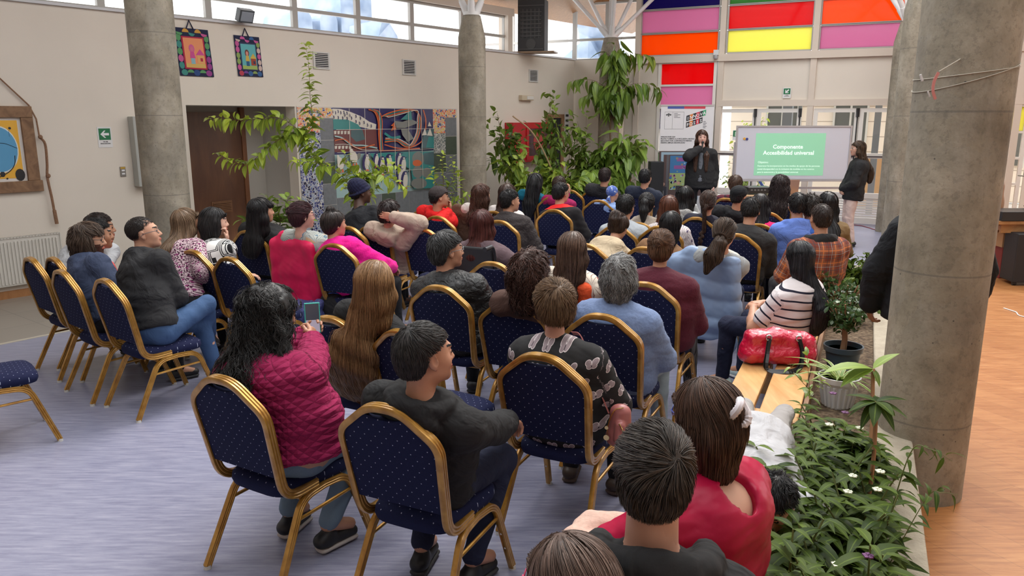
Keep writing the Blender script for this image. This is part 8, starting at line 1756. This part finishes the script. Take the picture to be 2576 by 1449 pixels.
def jade(label, base, h0, top_, R, n, seed, trunk=.022):
    rs = np.random.RandomState(seed); o = empty('jade_plant', tuple(base), 0, label, 'plant'); mb = MB(); mb.sweep([(0, 0, 0), (.005, 0, h0*.5), (0, .005, h0)], circ(1, 9), scale=[trunk, trunk*.85, trunk*.8]); P, D, U, L, T = [], [], [], [], []
    for b in range(16):
        a = b*2.4; tip = np.array([R*math.cos(a)*rs.uniform(.3, 1), R*math.sin(a)*rs.uniform(.3, 1), h0+top_*rs.uniform(.2, 1)]); mb.sweep([(0, 0, h0*.9), tuple(tip*.5+[0, 0, h0*.35]), tuple(tip)], circ(1, 6), scale=[trunk*.5, trunk*.35, trunk*.2])
        for k in range(n//16):
            p = tip*rs.uniform(.6, 1)+np.array([0, 0, h0*.3])*rs.uniform(0, .4)+vnz(rs, 1, .022)[0]; P.append(p); D.append(vnz(rs, 1, 1)[0]+[0, 0, .4]); U.append(vnz(rs, 1, .5)[0]+[0, 0, 1]); L.append(rs.uniform(.035, .055)); T.append(rs.uniform(0, .8))
    mb.build('trunk', flat((.30, .17, .09), .8, name='jade_trunk'), o, smooth=True); leaves(P, D, U, np.array(L), .62, np.array(T), LF_JADE, 'foliage', o, .1, 4, .15, prof=lambda t: np.sin(np.pi*t**1.3)**.7)
jade('small jade tree with rounded leaves in the blue-grey pot', (bpz[0], bpz[1], .46), .16, .20, .15, 360, 3)
jq = at_z(2125, 740, .55); jade('larger jade bush behind the potted one in the planter', (jq[0], jq[1]-.0, .30), .14, .30, .24, 620, 4, .03)
fq = plan(5.3, -.22, .30); bush('planter_bush', 'dark spiky-topped bush at the far end of the planter', fq, fq+[0, 0, .22], (.24, .30, .22), 420, .085, LF_DARK, 12, nb=18, group=None, stem=STEMG)
fq = plan(4.4, -.22, .30); bush('planter_bush', 'dark low bush in the planter beside the plaid shirt', fq, fq+[0, 0, .16], (.22, .38, .18), 360, .085, LF_DARK, 13, nb=16, stem=STEMG)
# ================================================================== OUTSIDE THE WINDOWS
mb = MB(); mb.prism([BW.P(-6, 0, -.3)[:2], BW.P(14, 0, -.3)[:2], BW.P(14, 0, -14)[:2], BW.P(-6, 0, -14)[:2]], lambda u, v, o: (u, v, o), -.1, -.03); mb.build('ground_outside', flat((.6, .57, .52), .8, name='paving'), kind='structure')
PALE = M('pale_cladding', (.5, .46, .40), .7); z_ = PALE.uvw('UV')[1]; PALE.base(PALE.mix((z_*2.6).fr().lt(.06), (.80, .72, .60), (.45, .38, .30)))
mb = MB(); mb.wbox(BW, 2.2, 12, 0, 3.1, -6.2, -6.0); hb = mb.build('courtyard_building', PALE.m, None); tag(hb, 'pale clad building across the courtyard seen through the glass doors', 'building')
mb = MB(); mb.wbox(BW, 2.0, 12.2, 3.1, 3.25, -6.4, -5.4); mb.wbox(BW, 2.0, 12.2, 2.9, 3.1, -5.6, -5.45); mb.build('roof', flat((.35, .36, .37), .5), hb)
for i, u in enumerate((3.2, 4.9, 6.6, 8.4)):
    mb = MB(); mb.wbox(BW, u, u+.75, .9, 2.6, -6.0, -5.95); w__ = mb.build('window', flat((.10, .11, .10), .3), hb); mb = MB(); mb.wbox(BW, u-.05, u, .85, 2.65, -6.0, -5.92); mb.wbox(BW, u+.75, u+.8, .85, 2.65, -6.0, -5.92); mb.wbox(BW, u+.35, u+.4, .9, 2.6, -5.95, -5.92); mb.build('frame', flat((.55, .55, .5), .5), w__)
mb = MB(); mb.wbox(BW, 5.6, 8.2, 0, 1.15, -3.4, -3.3); tag(mb.build('garden_wall', flat((.62, .42, .22), .7, name='ochre_plaster')), 'low ochre wall in the courtyard behind the right doors', 'wall')
bush('courtyard_tree', 'green courtyard bush seen through the left glass doors', BW.P(3.5, 0, -2.6), BW.P(3.45, 1.3, -2.6), (.55, .5, .95), 900, .11, LF_LEMON, 21, nb=20, tmax=.7)
bush('courtyard_tree', 'low green shrub outside the far left of the glass doors', BW.P(3.3, 0, -1.9), BW.P(3.25, .7, -1.9), (.4, .4, .5), 400, .10, LF_MID, 22, nb=14)
mb = MB(); mb.cyl(BW.P(3.55, 1.25, -1.0), BW.P(4.25, .2, -1.0), .03); mb.cyl(BW.P(3.3, 1.28, -1.0), BW.P(4.3, 1.28, -1.0), .02); tag(mb.build('blue_railing', flat((.02, .06, .25), .4)), 'blue steel railing outside the left glass doors', 'railing')
mb = MB(); mb.wbox(BW, 4.15, 4.35, 0, 3.0, -2.2, -2.0); mb.wbox(BW, 4.55, 4.62, 0, 2.6, -1.5, -1.4); mb.wbox(BW, 6.02, 6.15, 0, 3.0, -2.0, -1.9); tag(mb.build('steel_post', flat((.20, .24, .26), .4)), 'grey steel posts in the courtyard behind the door panes', 'post')
# roof ducts beyond the left clerestory
DUCT = M('galvanised_sheet', (.22, .30, .42), .38, .25); n_ = DUCT.noise(2, 3); DUCT.base(DUCT.ramp(n_, [(.35, (.20, .29, .44)), (.65, (.40, .50, .64))])); DUCT = DUCT.m
def L4(x, y, o=-4.0): 
    PL = Plane(LW.P(0, 0, o)[:2], LW.d, LW.n); u, z = PL.hit(x, y); return u, z, PL
for (x0, x1, yt, yb), lb in zip(((697, 748, 24, 78), (765, 812, 28, 92)), ('rounded blue-grey roof vent seen through the second clerestory pane', 'rounded blue-grey roof vent beside the big faceted duct')):
    u0, z1, PL = L4(x0, yt); u1, zb, _ = L4(x1, yb); r = (u1-u0)/2; pts = [(u0, 2.6), (u1, 2.6)]+[(u0+r+r*math.cos(t), z1-r+r*math.sin(t)) for t in np.linspace(0, math.pi, 14)]
    mb = MB(); mb.prism(pts, lambda u, z, o: PL.P(u, z, o), -.5, .5); tag(mb.build('roof_vent', DUCT), lb, 'roof vent')
u0, z0, PL = L4(820, 60); u1, z1, _ = L4(895, 0); u2, z2, _ = L4(962, 95); u3, z3, _ = L4(880, 28)
mb = MB(); mb.prism([(u0, 2.6), (u0, z1+1.2), (u1, z1+1.2), (u1, z0+.15), (u2-.3, z2+.35), (u2, z2), (u2, 2.6)], lambda u, z, o: PL.P(u, z, o), -.8, .5); mb.prism([(u0+.1, z0-.1), (u1-.1, z0+.1), (u2-.6, z2+.2), (u1-.2, z2-.1), (u0+.3, z2-.1)], lambda u, z, o: PL.P(u, z, o+.35*math.sin(u*3)), .5, .6)
tag(mb.build('roof_duct', DUCT), 'big faceted blue-grey roof duct behind the clerestory glass', 'roof duct')
B4 = Plane(BW.P(0, 0, -3.0)[:2], BW.d, BW.n)
def hb4(*p): return [B4.hit(x, y) for x, y in p]
mb = MB(); mb.prism(hb4((1425, 150), (1470, 110), (1452, 0), (1545, 0), (1530, 60), (1560, 150)), lambda u, z, o: B4.P(u, z, o), -.6, .3); mb.prism(hb4((1455, 150), (1500, 95), (1530, 150)), lambda u, z, o: B4.P(u, z, o), .3, .6); tag(mb.build('roof_duct', DUCT), 'angular blue-grey roof duct seen above the back corner', 'roof duct')
mb = MB(); mb.prism(hb4((1370, 600), (1370, 60), (1300, 10), (1225, 95), (1225, 600)), lambda u, z, o: B4.P(u, z, o), -1.6, -.9); tag(mb.build('gable_building', flat((.55, .53, .52), .8)), 'grey gable beyond the corner windows', 'building')
